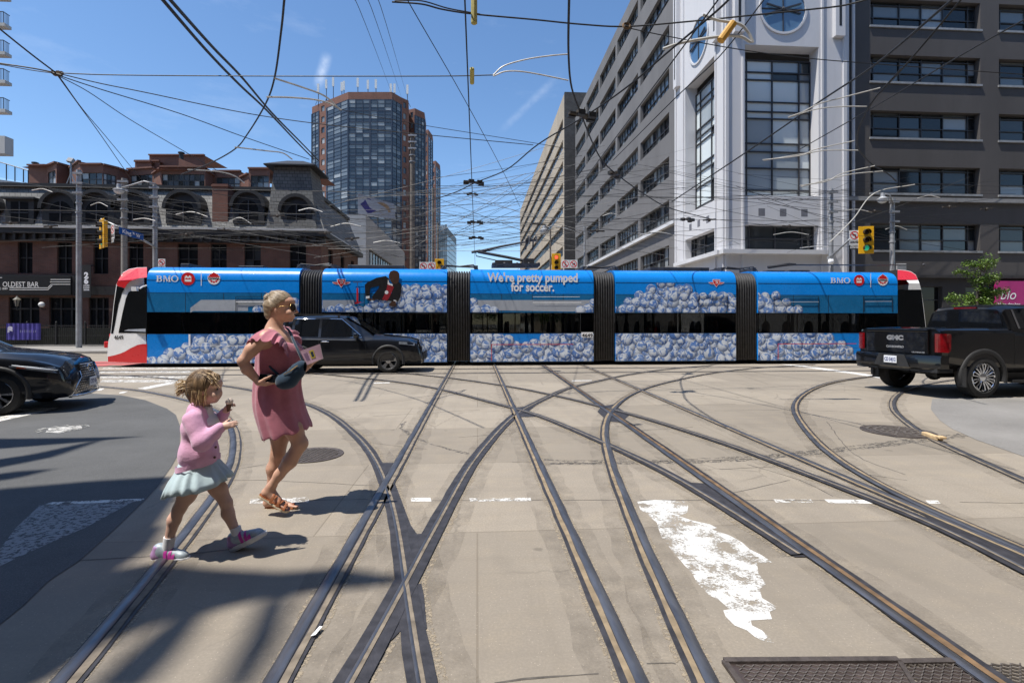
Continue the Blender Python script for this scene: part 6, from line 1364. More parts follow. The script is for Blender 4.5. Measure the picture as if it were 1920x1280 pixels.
mb = MB(); mb.box(RB+.75, 4.2, -1.02, -.80, .30, .36); mb.build('side_step', M_PLAST, trk, world=False); MB().box(RB+.6, 4.4, -.85, .85, .35, .55).build('chassis', M_PLAST, trk, world=False)
mb = MB(); mb.tube([(.4, -.5, .42), (RB, -.5, .42), (RB, .5, .42)], .05, 6); mb.bar((RB, -.8, .425), (RB, .8, .425), .09, .09); mb.ball((RB, 0, .425), .16, 10, 8); mb.build('axle', M_PLAST, trk, world=False)
mb = MB()
for x in (1.72, 2.9, 3.95):
    sts = ST
    for k in range(9): z = .6+k*.085; mb.quad((x-.006, -side_at(ST, x, z, .004), z), (x+.006, -side_at(ST, x, z, .004), z), (x+.006, -side_at(ST, x, z+.085, .004), z+.085), (x-.006, -side_at(ST, x, z+.085, .004), z+.085))
mb.build('door_seam', M_PLAST, trk, world=False)
# ================================================================== POLES, SIGNALS, SIGNS, TREE
M_GALV = pbr('galvanised_steel', (.33, .335, .345), .5, .35, .2, 3, .1, 30); M_WOOD = pbr('weathered_pole_wood', (.15, .125, .105), .9, 0, .3, 4, .5, 30); M_CONCP = pbr('concrete_pole', (.24, .225, .205), .85, 0, .2, 4, .3, 40)
M_SIGY = pbr('signal_yellow', (.80, .42, .012), .45, 0, .06, 5); M_LENSD = pbr('dark_lens', (.03, .015, .012), .2); M_INS = pbr('yellow_insulator', (.42, .36, .10), .6, 0, .25, 10); M_PIPE = pbr('pale_hanger_pipe', (.50, .49, .46), .5, .1, .2, 6); M_INSO = pbr('amber_insulator', (.62, .33, .05), .5)
def pole(name, label, px, d, ytop, wpx, mat, bands=True, group=None, taper=.85, cat='pole'):
    b_ = at(px, 607, d); b_.z = 0; zt = tz(ytop, d); r = wpx/2*d/F_PX
    o = thing(name, label, cat, b_, group=group); mb = MB(); mb.tube([b_, Vector((b_.x, b_.y, zt))], [r, r*taper], 14); mb.build('shaft', mat, o, smooth='auto')
    if bands:
        for k in range(5): z = zt-.25-k*.55; mb = MB(); mb.lathe([(r*1.15, z), (r*1.15, z+.07)], Matrix.Translation((b_.x, b_.y, 0)), 12); mb.box(b_.x-r-.1, b_.x+r+.16, b_.y-r-.05, b_.y-r+.02, z-.02, z+.09) if k < 3 else None; mb.build('bracket_band', M_GALV, o)
    return o, b_, zt, r
pL1 = pole('utility_pole', 'grey steel pole standing in front of the streetcar nose at the left kerb', 148, 29.0, 319, 9.5, M_GALV, cat='pole')
pL2 = pole('utility_pole', 'grey brown concrete pole behind the blue street name sign', 233, 31.0, 335, 11, M_CONCP)
pL3 = pole('signal_pole', 'banded steel pole holding the left signal arm', 291, 29.5, 346, 9, M_GALV)
pC1 = pole('utility_pole', 'tall weathered wooden pole in front of the brick tower', 773, 44, 251, 10, M_WOOD)
pC2 = pole('utility_pole', 'thin wooden pole right of the tall wooden pole', 812, 66, 352, 6, M_WOOD, False)
pC3 = pole('utility_pole', 'short thin pole beside the distant glass tower', 821, 84, 418, 5, M_WOOD, False)
pC4 = pole('utility_pole', 'slim grey pole near the distant traffic light above the streetcar roof', 1096, 52, 425, 4, M_GALV, False)
pC5 = pole('utility_pole', 'slim brown pole left of the red traffic light', 1032, 60, 430, 3.5, M_WOOD, False)
pR1 = pole('utility_pole', 'steel pole with cameras in front of the white corner tower', 1558, 28.5, 354, 9, M_GALV)
pR2 = pole('lamp_pole', 'steel pole with a street light in front of the charcoal building', 1673, 28.5, 372, 9, M_GALV)
# street lights
def lamp(label, arm, dd, head):
    pts = [at(x, y, dd) for x, y in arm]; o = thing('street_light', label, 'street light', pts[0]); MB().tube(pts, .045, 8).build('arm', M_GALV, o, smooth=True)
    p = at(head[0], head[1], dd); k = dd/30
    mb = MB(); mb.lathe([(.10*k, .36*k), (.13*k, .12*k), (.30*k, .0), (.30*k, -.05*k)], Matrix.Translation(p), 16); mb.build('housing', M_GALV, o, smooth='auto')
    mb = MB(); mb.ball((p.x, p.y, p.z-.06*k), .27*k, 16, 8, sc=(1, 1, .75)); mb.build('bowl', pbr('lamp_bowl', (.62, .64, .66), .15) if 'lamp_bowl' not in bpy.data.materials else bpy.data.materials['lamp_bowl'], o, smooth=True)
lamp('round street light on a long arm beside the blue street sign', [(291, 345), (270, 340), (240, 349), (224, 353)], 29.3, (223, 356)); lamp('round street light hung left of the lamp pole at the right', [(1673, 380), (1668, 366), (1660, 364), (1655, 369)], 28.3, (1655, 373))
lamp('round street light on a curved arm above the far traffic lights', [(1096, 440), (1060, 428), (1035, 423), (1022, 428)], 51.5, (1021, 432))
# traffic signals
def signal(label, px, py, dd, w_m, yaw, lit, arm=None, clip=3):
    p = at(px, py, dd); o = thing('traffic_light', label, 'traffic light', p, yaw); h = w_m*1.95
    mb = MB(); mb.box(-w_m*.5, w_m*.5, -.02, .02, -h*.5, h*.5); mb.build('backboard', M_SIGY, o, world=False, bevel=.015)
    mb = MB(); mb.box(-w_m*.25, w_m*.25, .02, .22, -h*.44, h*.44); mb.build('housing', M_SIGY, o, world=False, bevel=.02)
    for k, c in enumerate(('red', 'amber', 'green')):
        z = h*.29-k*h*.29; r = w_m*.20
        mb = MB(); n = 14; rows = []
        for i in range(n+1):
            a = R(-30+240*i/n); rows.append([(r*1.1*math.cos(a), -.02, z+r*1.1*math.sin(a)), (r*1.1*math.cos(a), -.24, z+r*1.1*math.sin(a)-.02)])
        mb.loft(rows, closed=False, caps=False); v = mb.build('visor', M_BLKTRIM, o, world=False)
        mb = MB(); mb.lathe([(r, 0), (r*.6, .03), (.001, .04)], Matrix.Translation((0, -.022, z)) @ Matrix.Rotation(R(90), 4, 'X'), 18)
        if c == lit: m_ = emit(c+'_lamp_lit', {'red': (1, .10, .05), 'green': (.05, .9, .55), 'amber': (1, .5, .05)}[c], 1.5 if c == 'red' else .16) if c+'_lamp_lit' not in bpy.data.materials else bpy.data.materials[c+'_lamp_lit']
        else: m_ = M_LENSD
        mb.build('lens', m_, v, world=False, smooth=True)
    if arm:
        pts = [at(x, y, d2) for x, y, d2 in arm]; MB().tube(pts, .06, 8).build('mast_arm', M_GALV, o, smooth=True)
    return o
signal('yellow traffic light angled away on the mast arm beside the street name sign', 191, 438, 28.4, .84, R(-42), 'green', [(291, 463, 29.3), (262, 447, 29), (225, 427, 28.7), (189, 411, 28.5)])
signal('yellow traffic light showing green beside the white no turn sign at right', 1624, 450, 27.5, .75, R(-14), 'green', [(1560, 479, 28.3), (1596, 446, 27.9), (1622, 428, 27.6)])
signal('yellow traffic light lit red above the middle of the streetcar', 1043, 492, 46, .82, 0, 'red'); signal('yellow traffic light peeking over the streetcar roof left of the wires', 824, 502, 46, .82, 0, 'amber')
M_SIGNW = pbr('sign_white', (.74, .74, .73), .45, 0, .05); M_SIGNB = pbr('sign_blue', (.012, .09, .33), .4, 0, .08)
def turn_sign(label, px, py, dd, s, yaw, kind, tab=None):
    o = thing('road_sign', label, 'sign', at(px, py, dd), yaw); mb = MB(); mb.box(-s/2, s/2, 0, .02, -s/2, s/2); mb.build('sign_panel', M_SIGNW, o, world=False, bevel=.01)
    mb = MB(); n = 28; r = s*.42
    for i in range(n):
        a, b2 = 2*math.pi*i/n, 2*math.pi*(i+1)/n; mb.quad((r*math.cos(a), -.004, r*math.sin(a)), (r*math.cos(b2), -.004, r*math.sin(b2)), (r*.8*math.cos(b2), -.004, r*.8*math.sin(b2)), (r*.8*math.cos(a), -.004, r*.8*math.sin(a)))
    q = r*.64; w = r*.1; mb.quad((-q-w, -.005, q-w), (-q+w, -.005, q+w), (q+w, -.005, -q+w), (q-w, -.005, -q-w)); mb.build('red_ring', M_RINT, o, world=False)
    mb = MB(); f = 1 if kind == 'right' else -1
    if kind == 'walk': mb.poly([(r*.05*math.cos(i)*3, -.0045, r*.5+r*.15*math.sin(i)) for i in np.linspace(0, 6.28, 10)[:-1]]); mb.bar((0, -.0045, r*.35), (0, -.0045, -r*.1), .003, r*.28); mb.bar((0, -.0045, -r*.1), (-r*.25, -.0045, -r*.6), .003, r*.14); mb.bar((0, -.0045, -r*.1), (r*.25, -.0045, -r*.6), .003, r*.14)
    else:
        mb.bar((-f*r*.22, -.0046, -r*.6), (-f*r*.22, -.0046, r*.12), .003, r*.2, up=(1, 0, 0)); mb.bar((-f*r*.3, -.0046, r*.1), (f*r*.2, -.0046, r*.1), .003, r*.2); mb.poly([(f*r*.18, -.0046, r*.4), (f*r*.18, -.0046, -r*.2), (f*r*.55, -.0046, r*.1)])
    mb.build('arrow', M_BLK, o, world=False)
    if tab:
        mb = MB(); mb.box(-s/2, s/2, 0, .02, -s*1.02, -s*.54); mb.build('tab_panel', M_SIGNW if tab[0] else M_BLK, o, world=False)
        mb = MB()
        for i, t_ in enumerate(tab[1]): put_text(mb, t_, (-s*.42, -.001, -s*.70-i*s*.14), (1, 0, 0), (0, 0, 1), s*.15, .004, width=s*.84, bold=.004)
        mb.build('tab_lettering', M_BLK if tab[0] else M_SIGNW, o, world=False)
        if len(tab) > 2:
            mb = MB(); mb.box(-s/2, s/2, 0, .02, -s*1.48, -s*1.05); mb.build('lower_tab', M_BLK, o, world=False)
            mb = MB()
            for i, t_ in enumerate(tab[2]): put_text(mb, t_, (-s*.42, -.001, -s*1.2-i*s*.16), (1, 0, 0), (0, 0, 1), s*.16, .004, width=s*.84, bold=.004)
            mb.build('lower_lettering', M_SIGNW, o, world=False)
turn_sign('no turn sign behind the tilted yellow light on the left', 211, 430, 28.2, .52, R(-40), 'left', (1, ('7AM-6PM', 'MON-FRI'), ('STREETCARS', 'EXCEPTED')))
turn_sign('no turn sign with black lower tab left of the green traffic light', 1602, 441, 27.6, .52, R(-8), 'left', (1, ('7AM-6PM', 'MON-FRI'), ('STREETCARS', 'EXCEPTED')))
turn_sign('no walking sign just right of the red traffic light', 1060, 495, 45.5, .72, 0, 'walk'); turn_sign('no right turn sign second right of the red traffic light', 1075.5, 495, 45.5, .72, 0, 'right')
turn_sign('no left turn sign left of the half hidden amber signal', 794, 499, 45.5, .72, 0, 'left'); turn_sign('no walking sign next to the half hidden amber signal', 809, 499, 45.5, .72, 0, 'walk')
turn_sign('small no stopping sign on the left signal pole above the streetcar', 303, 492, 29.2, .40, 0, 'left', (1, ('NO', 'STANDING')))
# street name sign
p = at(245.5, 436.5, 28.6); o = thing('street_sign', 'blue street name blade reading King St W on the mast arm', 'sign', p, R(24))
a, b_ = at(223, 425, 28.4), at(268.5, 439, 29.0); hh = Vector((0, 0, -.30*1.3)); 
mb = MB(); mb.prism([a, b_, b_+hh*.9, a+hh], (0, .03, 0)); mb.build('sign_blade', M_SIGNB, o)
ex = (b_-a).normalized(); n_ = ex.cross(ZV).normalized(); ey = n_.cross(ex)*-1
ey = ZV
mb = MB(); v, f = text_mb('King', .30, bold=.006); mb2 = MB()
def slant_text(mb, txt, org, ex, size, width, off):
    v, f = text_mb(txt, size, bold=.008); w = max(q.x for q in v)-min(q.x for q in v); x0 = min(q.x for q in v); mb.add([Vector(org)+ex*((q.x-x0)*width/w)+ZV*q.y-YV*off for q in v], f)
mb = MB(); L_ = (b_-a).length; slant_text(mb, 'King', a+ex*L_*.15+hh*.72, ex, .30, L_*.36, .006); slant_text(mb, 'St.', a+ex*L_*.56+hh*.42, ex, .14, L_*.10, .006); slant_text(mb, 'W', a+ex*L_*.70+hh*.70, ex, .28, L_*.18, .006); mb.build('lettering', M_WPRINT, o)
# floodlight on the pub roof, cameras on the right pole
o = thing('floodlight', 'small floodlight on a post above the left roofs', 'floodlight', at(133, 340, 40)); mb = MB(); mb.tube([at(133, 352, 40), at(133, 305, 40)], .06, 6); mb.tube([at(125, 345, 40), at(133, 325, 40)], .04, 5); mb.tube([at(142, 345, 40), at(133, 325, 40)], .04, 5); mb.build('post', M_GALV, o)
p = at(132.5, 301, 40); mb = MB(); mb.box(-.22, .22, -.12, .12, -.18, .18, M=Matrix.Translation(p) @ Matrix.Rotation(R(-25), 4, 'X') @ Matrix.Rotation(R(12), 4, 'Y')); mb.build('lamp_head', M_GREYB, o, bevel=.02)
o = thing('security_camera', 'white camera dome fixed low on the right steel pole', 'camera', at(1558, 488, 28.2)); p = at(1558, 490, 28.1); mb = MB(); mb.lathe([(.12, .12), (.15, 0), (.14, -.08), (.08, -.16)], Matrix.Translation(p), 12); mb.build('dome', M_WPRINT, o, smooth=True); mb = MB(); mb.box(p.x-.1, p.x+.1, p.y-.05, p.y+.2, p.z+.1, p.z+.3); mb.build('bracket', M_GALV, o)
o = thing('control_box', 'pale grey equipment box beside the lamp pole above the streetcar', 'box', at(1692, 501, 28.4)); a, b_ = at(1681, 507, 28.4), at(1701, 494, 28.4); MB().box(a.x, b_.x, a.y, a.y+.3, a.z, b_.z).build('cabinet', M_GREYB, o, bevel=.02); MB().box(a.x+.06, b_.x-.06, a.y-.012, a.y-.001, a.z+.05, b_.z-.05).build('door', M_GALV, o)
# small street tree at the right
tr = thing('street_tree', 'young green street tree behind the black pickup', 'tree', at(1832, 607, 27.2)); b_ = at(1832, 607, 27.2); b_.z = .1
rt = random.Random(5); top = at(1848, 490, 27.2)
mb = MB(); limbs = [[b_, b_+ZV*1.6, at(1832, 540, 27.2), at(1840, 505, 27.2), top]]; mb.tube(limbs[0], [.09, .075, .05, .03, .012], 8)
tips = [(1790, 555), (1800, 510), (1815, 495), (1855, 488), (1862, 520), (1872, 550), (1880, 545), (1850, 560), (1800, 575), (1785, 560), (1835, 525), (1820, 565), (1845, 575), (1865, 572)]
ends = []
for x, y in tips:
    e = at(x, y, 27.2+rt.uniform(-.8, .8)); f = rt.uniform(.35, .85); s = b_.lerp(top, max(.25, min(.9, (e.z-.5)/(top.z)))); m_ = s.lerp(e, .5)+ZV*.12; mb.tube([s, m_, e], [.03, .018, .006], 5); ends += [e, m_]
mb.build('trunk', pbr('tree_bark', (.10, .085, .07), .9, 0, .3, 8), tr)
m, t, b = nt('leaf'); M_LEAF = m
oi = t.nodes.new('ShaderNodeNewGeometry'); t.links.new(ramp(t, oi.outputs['Random Per Island'], 0, 1, (.04, .10, .010), (.15, .23, .03)), b.inputs['Base Color']); b.inputs['Roughness'].default_value = .5
b.inputs['Transmission Weight'].default_value = 0; b.inputs['Subsurface Weight'].default_value = .0
def leaf_clump(mb, c, r, n, rnd, s=.11, flat=.6):
    for _ in range(n):
        v = Vector((rnd.gauss(0, 1), rnd.gauss(0, 1), rnd.gauss(0, flat))); v = v.normalized()*r*rnd.random()**.45; q = c+v
        a = Vector((rnd.gauss(0, 1), rnd.gauss(0, 1), rnd.gauss(0, .5))).normalized(); b2 = a.cross(Vector((rnd.gauss(0, .6), rnd.gauss(0, .6), 1))).normalized(); k = s*rnd.uniform(.7, 1.3)
        mb.add([q-a*k, q+b2*k*.5, q+a*k, q-b2*k*.5], [(0, 1, 2, 3)])
mb = MB()
for e in ends: leaf_clump(mb, e, rt.uniform(.28, .45), 210, rt, .058, .5)
for k in range(12): leaf_clump(mb, b_.lerp(top, rt.uniform(.5, 1))+Vector((rt.uniform(-.5, .5), rt.uniform(-.5, .5), 0)), .32, 150, rt, .058, .5)
mb.build('crown', M_LEAF, tr)
# greenery down the far street, seen through the streetcar windows
for i, (px, dd, hh) in enumerate(((1035, 70, 5.5), (905, 95, 6.5), (1015, 110, 7))):
    o = thing('distant_tree', ('leafy tree down the far street behind the middle streetcar windows', 'tree far down the street left of the wires', 'farther leafy tree beside the tan office block')[i], 'tree', at(px, 607, dd)); c = at(px, 607, dd); c.z = 0
    MB().tube([c, c+ZV*hh*.6], [.16, .06], 6).build('trunk', bpy.data.materials['tree_bark'], o); mb = MB()
    for k in range(14): leaf_clump(mb, c+Vector((rt.gauss(0, hh*.16), rt.gauss(0, hh*.16), hh*rt.uniform(.4, .8))), hh*.16, 70, rt, .22, .7)
    mb.build('crown', M_LEAF, o)
wc = thing('distant_car', 'white car far down the street seen through the streetcar windows', 'car', at(985, 607, 62)); wc.location.z = 0; c = wc.location; WM[wc.name] = Matrix.Translation(c)
STW = [(-2.2, .3, .8, .9, 1.0, .6), (-2.0, .28, .88, .95, 1.45, .6), (-.2, .28, .88, .95, 1.5, .6), (.6, .28, .88, .95, 1.05, .7), (2.0, .3, .85, .85, .92, .7), (2.2, .35, .7, .6, .65, .6)]
mb = MB(); mb.loft([[(-p[1], p[0], p[2]) for p in ring_of(s)] for s in STW]); mb.build('body', M_WHITE, wc, world=False)
mb = MB(); mb.quad((-.6, -2.1, 1.0), (.6, -2.1, 1.0), (.5, -2.03, 1.38), (-.5, -2.03, 1.38)); mb.build('rear_window', M_CARGL, wc, world=False)
for x in (-.72, .72):
    MB().box(x-.12, x+.12, -1.6, -1.0, 0, .6).build('wheel', M_TYRE, wc, world=False, bevel=.12); MB().box(x-.1, x+.1, -2.22, -2.12, .7, .9).build('tail_light', M_TAIL, wc, world=False)
# ================================================================== OVERHEAD WIRES
M_WIRE = pbr('black_wire', (.018, .018, .019), .6, .2, .2, 5); M_FROG = pbr('wire_fitting', (.06, .05, .042), .7, .3, .3, 10)
def spline(P, n=6):
    P = [np.array(p, float) for p in P]
    if len(P) == 2: return [Vector(P[0]), Vector(P[1])]
    return [Vector(q) for q in catmull(P, n)]
def zat(px, py, z): return at(px, py, F_PX*(z-H_CAM)/(HOR-py))
def wire(label, pts, r=.014, z=None, group='overhead wires', name='overhead_wire', mat=None):
    P = [zat(p[0], p[1], p[2] if len(p) > 2 else z) for p in pts] if z is not None or len(pts[0]) > 2 else None
    mb = MB(); mb.tube(spline(P), r*.85, 6); return tag(mb.build(name, mat or M_WIRE), label, 'wire', group)
def wired(label, pts, r=.014, group='overhead wires', mat=None, name='overhead_wire', cat='wire'):
    P = [at(*p) for p in pts]; mb = MB(); mb.tube(spline(P), r, 6); return tag(mb.build(name, mat or M_WIRE), label, cat, group)
def hanger(label, pts, r=.016): return wired(label, pts, r, 'pale pull-off pipes on the wires', M_PIPE, 'hanger_pipe', 'pipe')
ZK = 7.4
dk_ = F_PX*(ZK-1.5)/(HOR-137)
wire('black cable from the top left corner down to the left wire knot', [(-60, 5), (0, 55), (60, 103), (105, 137)], .02, ZK); wire('twin cable entering at the left edge below the knot cable', [(-40, 112), (0, 119), (60, 128), (105, 137)], .018, ZK); wire('second strand at the left edge just under the twin cable', [(-40, 116), (0, 121), (60, 132), (105, 138)], .012, ZK)
wire('long level span wire from the left knot to the middle insulator', [(105, 137), (225, 141), (500, 143), (820, 143), (925, 141)], .014, ZK)
wire('span wire from the left knot sinking gently toward the warehouse', [(105, 137), (190, 157), (270, 173), (465, 213), (620, 235), (800, 253), (1000, 272)], .014, ZK)
wire('span wire from the left knot running down to the pub turret', [(105, 140), (190, 168), (340, 214), (455, 256), (580, 299)], .014, ZK)
wire('wire from the left knot down toward the pub chimney', [(108, 142), (165, 172), (240, 222), (330, 275), (430, 333)], .012, ZK); wire('steep wire from the left knot down behind the lamp', [(108, 142), (150, 200), (190, 255), (245, 335)], .014, ZK); wire('second steep wire from the left knot behind the lamp', [(110, 142), (155, 205), (200, 258), (268, 340)], .012, ZK)
o = thing('wire_knot', 'knot of rusty clamps where the left wires meet', 'clamp', at(105, 138, dk_)); mb = MB()
for k in range(9): q = at(100+k*1.9, 136+((k*7) % 5), dk_+.02*(k % 3)); mb.box(q.x-.03, q.x+.03, q.y-.03, q.y+.03, q.z-.03, q.z+.03)
mb.build('clamp', M_RUST, o); MB().tube([at(98, 137, dk_-.02), at(116, 142, dk_-.02)], .03, 6).build('collar', M_FROG, o)
wired('thick black cable from the top edge down to the turret', [(285, -25, 8.6), (312, 8, 9.2), (390, 98, 12), (450, 160, 15), (500, 207, 18.5), (560, 270, 25), (588, 298, 29)], .034); wired('second thick cable beside the one running to the turret', [(298, -25, 8.6), (328, 10, 9.2), (400, 90, 12), (455, 147, 15), (510, 212, 19), (565, 268, 26), (598, 302, 31)], .034)
wire('curved contact wire sweeping down from the top edge left of the tower', [(536, -30), (533, 0), (527, 60), (515, 145), (498, 195), (465, 250), (440, 280), (390, 308), (340, 327)], .018, 5.7)
hanger('pale pipe crossing in front of the tower top', [(500, 182, 9.3), (545, 183, 9.6), (590, 187, 10), (618, 194, 10.3), (640, 206, 10.6)]); hanger('pale pipe from the curved wire up to the tower roof', [(515, 147, 8.6), (570, 165, 9.5), (610, 181, 10), (638, 206, 10.6)])
hanger('pale pipe by the turret cap', [(440, 276, 12), (500, 283, 12.6), (530, 287, 13), (548, 299, 13.3)]); hanger('pale pipe above the pub chimney', [(352, 318, 14), (410, 322, 14.6), (440, 330, 15), (458, 343, 15.4)])
wire('thin wire continuing from the pipes across the tower to the right', [(640, 206), (700, 218), (800, 236), (900, 252), (1000, 268), (1080, 282)], .010, 7.4)
wd_ = lambda X, lab: tag(MB().tube([(X, y, 5.65) for y in (4, 8, 20, 60, 150, 250)], .011, 6).build('contact_wire', M_WIRE), lab, 'wire', 'overhead wires')
wd_(-.16, 'straight contact wire running away along the middle of the street'); wd_(3.08, 'straight contact wire over the right hand track')
for Y, lb in ((16.3, 'contact wire above the near cross track'), (19.7, 'contact wire touching the streetcar bow')): tag(MB().tube([(x, Y, 5.62) for x in (-60, 0, 60)], .010, 6).build('contact_wire', M_WIRE), lb, 'wire', 'overhead wires')
def insul(label, a, b_, r, mat=M_INS):
    A, B = at(*a), at(*b_); tag(MB().tube([A, A.lerp(B, .04), A.lerp(B, .5), A.lerp(B, .96), B], [r*.5, r, r, r, r*.5], 10).build('insulator', mat, smooth='auto'), label, 'insulator')
insul('yellowish insulator rod at the top edge in the middle', (889, -6, 6.6), (889, 46, 6.6), .042); insul('yellowish insulator rod on the level span wire', (885, 128, 8.0), (885, 157, 8.3), .036); insul('amber insulator rod before the white corner tower', (1350, 78, 9.0), (1376, 42, 9.0), .07, M_INSO)
hanger('upper pale pipe fork right of the middle insulator', [(925, 141, 12), (945, 124, 12), (985, 112, 12), (1030, 105, 12), (1064, 102, 12)]); hanger('lower pale pipe fork right of the middle insulator', [(925, 143, 12), (950, 134, 12), (990, 136, 12), (1066, 151, 12)])
wire('curved contact wire dropping from the top edge before the grey warehouse', [(1068, -30), (1067, 0), (1066, 100), (1072, 165), (1090, 215), (1112, 270), (1130, 302), (1155, 326), (1205, 362), (1255, 390), (1330, 410)], .02, 5.7)
wire('long diagonal contact wire climbing from the bow to the top right', [(700, 398), (780, 383), (850, 362), (890, 343), (950, 318), (1010, 270), (1100, 216), (1180, 160), (1250, 100), (1345, 20), (1380, -15)], .018, 5.7)
wire('thin diagonal wire crossing the sky in the middle', [(765, 0), (775, 20), (870, 185), (940, 315), (975, 388)], .012, 7.5)
for i, (a, b_) in enumerate((((655, -20), (742, 195)), ((680, -20), (755, 190)), ((700, -20), (764, 185)))): wired(('leftmost', 'middle', 'rightmost')[i]+' of the three thin lines rising from the tower roof', [(a[0], a[1], 16), ((a[0]+b_[0])/2+3, (a[1]+b_[1])/2, 30), (b_[0], b_[1], 120)], .013 if i else .013)
wire('cable along the top edge from the middle to the round window', [(735, 4), (790, 8), (830, 18), (890, 27), (1000, 37), (1090, 46), (1175, 50), (1300, 40), (1420, 28), (1520, 18), (1585, 10), (1640, -5)], .018, 7.6); wire('second strand by the top edge cable', [(740, 2), (790, 2), (840, 16), (900, 27)], .014, 7.6)
wire('wire from the pink clamp across the white tower', [(1165, 50), (1250, 68), (1380, 92), (1500, 108), (1640, 120), (1920, 140)], .012, 7.6); o = MB(); q = zat(1175, 49, 7.6); o.lathe([(.07, -.03), (.10, 0), (.07, .03), (.05, 0)], Matrix.Translation(q) @ Matrix.Rotation(R(70), 4, 'X'), 16, closed=True); tag(o.build('wire_clamp', M_RUST), 'reddish ring clamp on the cable before the warehouse', 'clamp')
wired('thick cable falling from the top right across the tower', [(1830, -30, 9), (1785, 0, 9.5), (1640, 122, 13), (1535, 192, 16), (1400, 285, 20), (1260, 378, 27)], .026); wired('wire from the top right corner to the white tower', [(1930, 32, 10), (1800, 105, 12), (1640, 200, 16), (1500, 280, 20)], .016)
wired('thin wire crossing the circle windows', [(1440, -10, 10), (1350, 105, 12), (1260, 190, 14), (1150, 300, 20)], .014); wired('thin line falling from the top edge past the round window to the pipe', [(1810, -10, 9), (1760, 50, 9.6), (1700, 120, 10.5), (1665, 158, 11.4)], .018)
wire('curved contact wire with pipes before the charcoal building', [(1690, 130), (1665, 157), (1640, 185), (1622, 215), (1608, 250), (1610, 280), (1635, 308), (1665, 326), (1680, 340)], .022, 5.7)
for i, (pts, lb) in enumerate((([(1478, 220), (1505, 210), (1535, 195), (1580, 183), (1650, 165)], 'upper long pale pipe beside the curved wire at right'), ([(1478, 221), (1530, 205), (1580, 200), (1625, 200)], 'second pale pipe under the upper long one'), ([(1430, 300), (1500, 292), (1530, 280), (1602, 264)], 'third pale pipe across the white tower edge'), ([(1432, 301), (1510, 288), (1550, 282), (1612, 282)], 'fourth pale pipe just below the third'), ([(1500, 348), (1550, 340), (1580, 325), (1640, 311)], 'pale pipe at the foot of the curved wire'), ([(1502, 350), (1560, 335), (1600, 326), (1655, 321)], 'lowest pale pipe at the curved wire'), ([(1555, 455), (1600, 410), (1640, 362), (1715, 346)], 'bent pale pipe above the green traffic light'))):
    hanger(lb, [(x, y, 12+i*.3) for x, y in pts], .014)
hanger('pale bent pipe before the round window left', [(1318, 28, 9), (1345, 38, 9), (1385, 45, 9), (1402, 60, 9), (1412, 80, 9)], .025); hanger('pale straight pipe below the round window', [(1243, 92, 9), (1280, 80, 9), (1340, 70, 9), (1385, 68, 9), (1408, 80, 9)], .025)
def frog(label, px, py, z, s=1.0, yaw=0):
    q = zat(px, py, z); o = thing('wire_switch', label, 'wire fitting', q, yaw); mb = MB(); mb.bar((-.35*s, 0, 0), (.35*s, 0, 0), .12*s, .05*s); mb.bar((-.2*s, -.15*s, .01), (.25*s, .18*s, .01), .08*s, .06*s); mb.build('crossing_bar', M_FROG, o, world=False)
    for x, y in ((-.25, .08), (.2, -.08), (.3, .14), (-.1, -.12)): MB().box((x-.09)*s, (x+.09)*s, (y-.06)*s, (y+.06)*s, -.06*s, .06*s).build('runner', M_BLKTRIM, o, world=False)
frog('dark wire frog hanging before the tan office corner', 1092, 216, 5.68, .85, .3); frog('dark wire frog where the diagonal meets the middle wire', 888, 342, 5.68, .85, .2); frog('dark wire frog before the lower warehouse windows', 1155, 327, 5.68, .8, .8); frog('small wire frog under the middle frog', 885, 364, 5.68, .5); frog('wire frog low over the far tracks left of the bow', 890, 417, 5.68, .9); frog('wire frog straight above the streetcar in the middle', 892, 446, 5.68, 1.0); frog('wire frog over the curve before the white tower base', 1290, 412, 5.68, .9, .5)
rw_ = random.Random(21)
M_WIREG = pbr('sunlit_grey_wire', (.20, .195, .185), .6, .2, .2, 5)  # paler copy of the wire, sunlight put into its colour
for i in range(118):                                   # the thin web of span wires low over the street
    side = (0, 1, 2, 1)[i % 4]
    if side == 0: a, b_ = (rw_.uniform(-30, 300), rw_.uniform(335, 480)), (rw_.uniform(380, 900), rw_.uniform(385, 495))
    elif side == 1: a, b_ = (rw_.uniform(560, 900), rw_.uniform(330, 490)), (rw_.uniform(980, 1340), rw_.uniform(260, 485))
    else: a, b_ = (rw_.uniform(1080, 1560), rw_.uniform(300, 480)), (rw_.uniform(1600, 1950), rw_.uniform(300, 490))
    d0, d1 = rw_.uniform(22, 30), rw_.uniform(24, 34)
    wired('thin wire in the low web of span wires over the street', [(a[0], a[1], d0), ((a[0]+b_[0])/2, (a[1]+b_[1])/2+rw_.uniform(2, 7), (d0+d1)/2), (b_[0], b_[1], d1)], rw_.uniform(.005, .012), 'low web of span wires', M_WIREG if i % 4 == 1 else None)
for i in range(16):                                   # pale pull-off pipes in the low web
    x, y = ((60, 357), (170, 385), (330, 402), (250, 412), (430, 415), (620, 425), (700, 455), (560, 395), (1130, 405), (1200, 440), (1345, 455), (1450, 440), (1580, 395), (1720, 372), (1500, 465), (1660, 430))[i]; dd = 24+(i*5) % 7; l = rw_.uniform(30, 70)
    hanger('short pale pipe in the low web of span wires', [(x, y, dd), (x+l*.5, y-rw_.uniform(2, 7), dd), (x+l, y+rw_.uniform(-2, 5), dd)], .022)
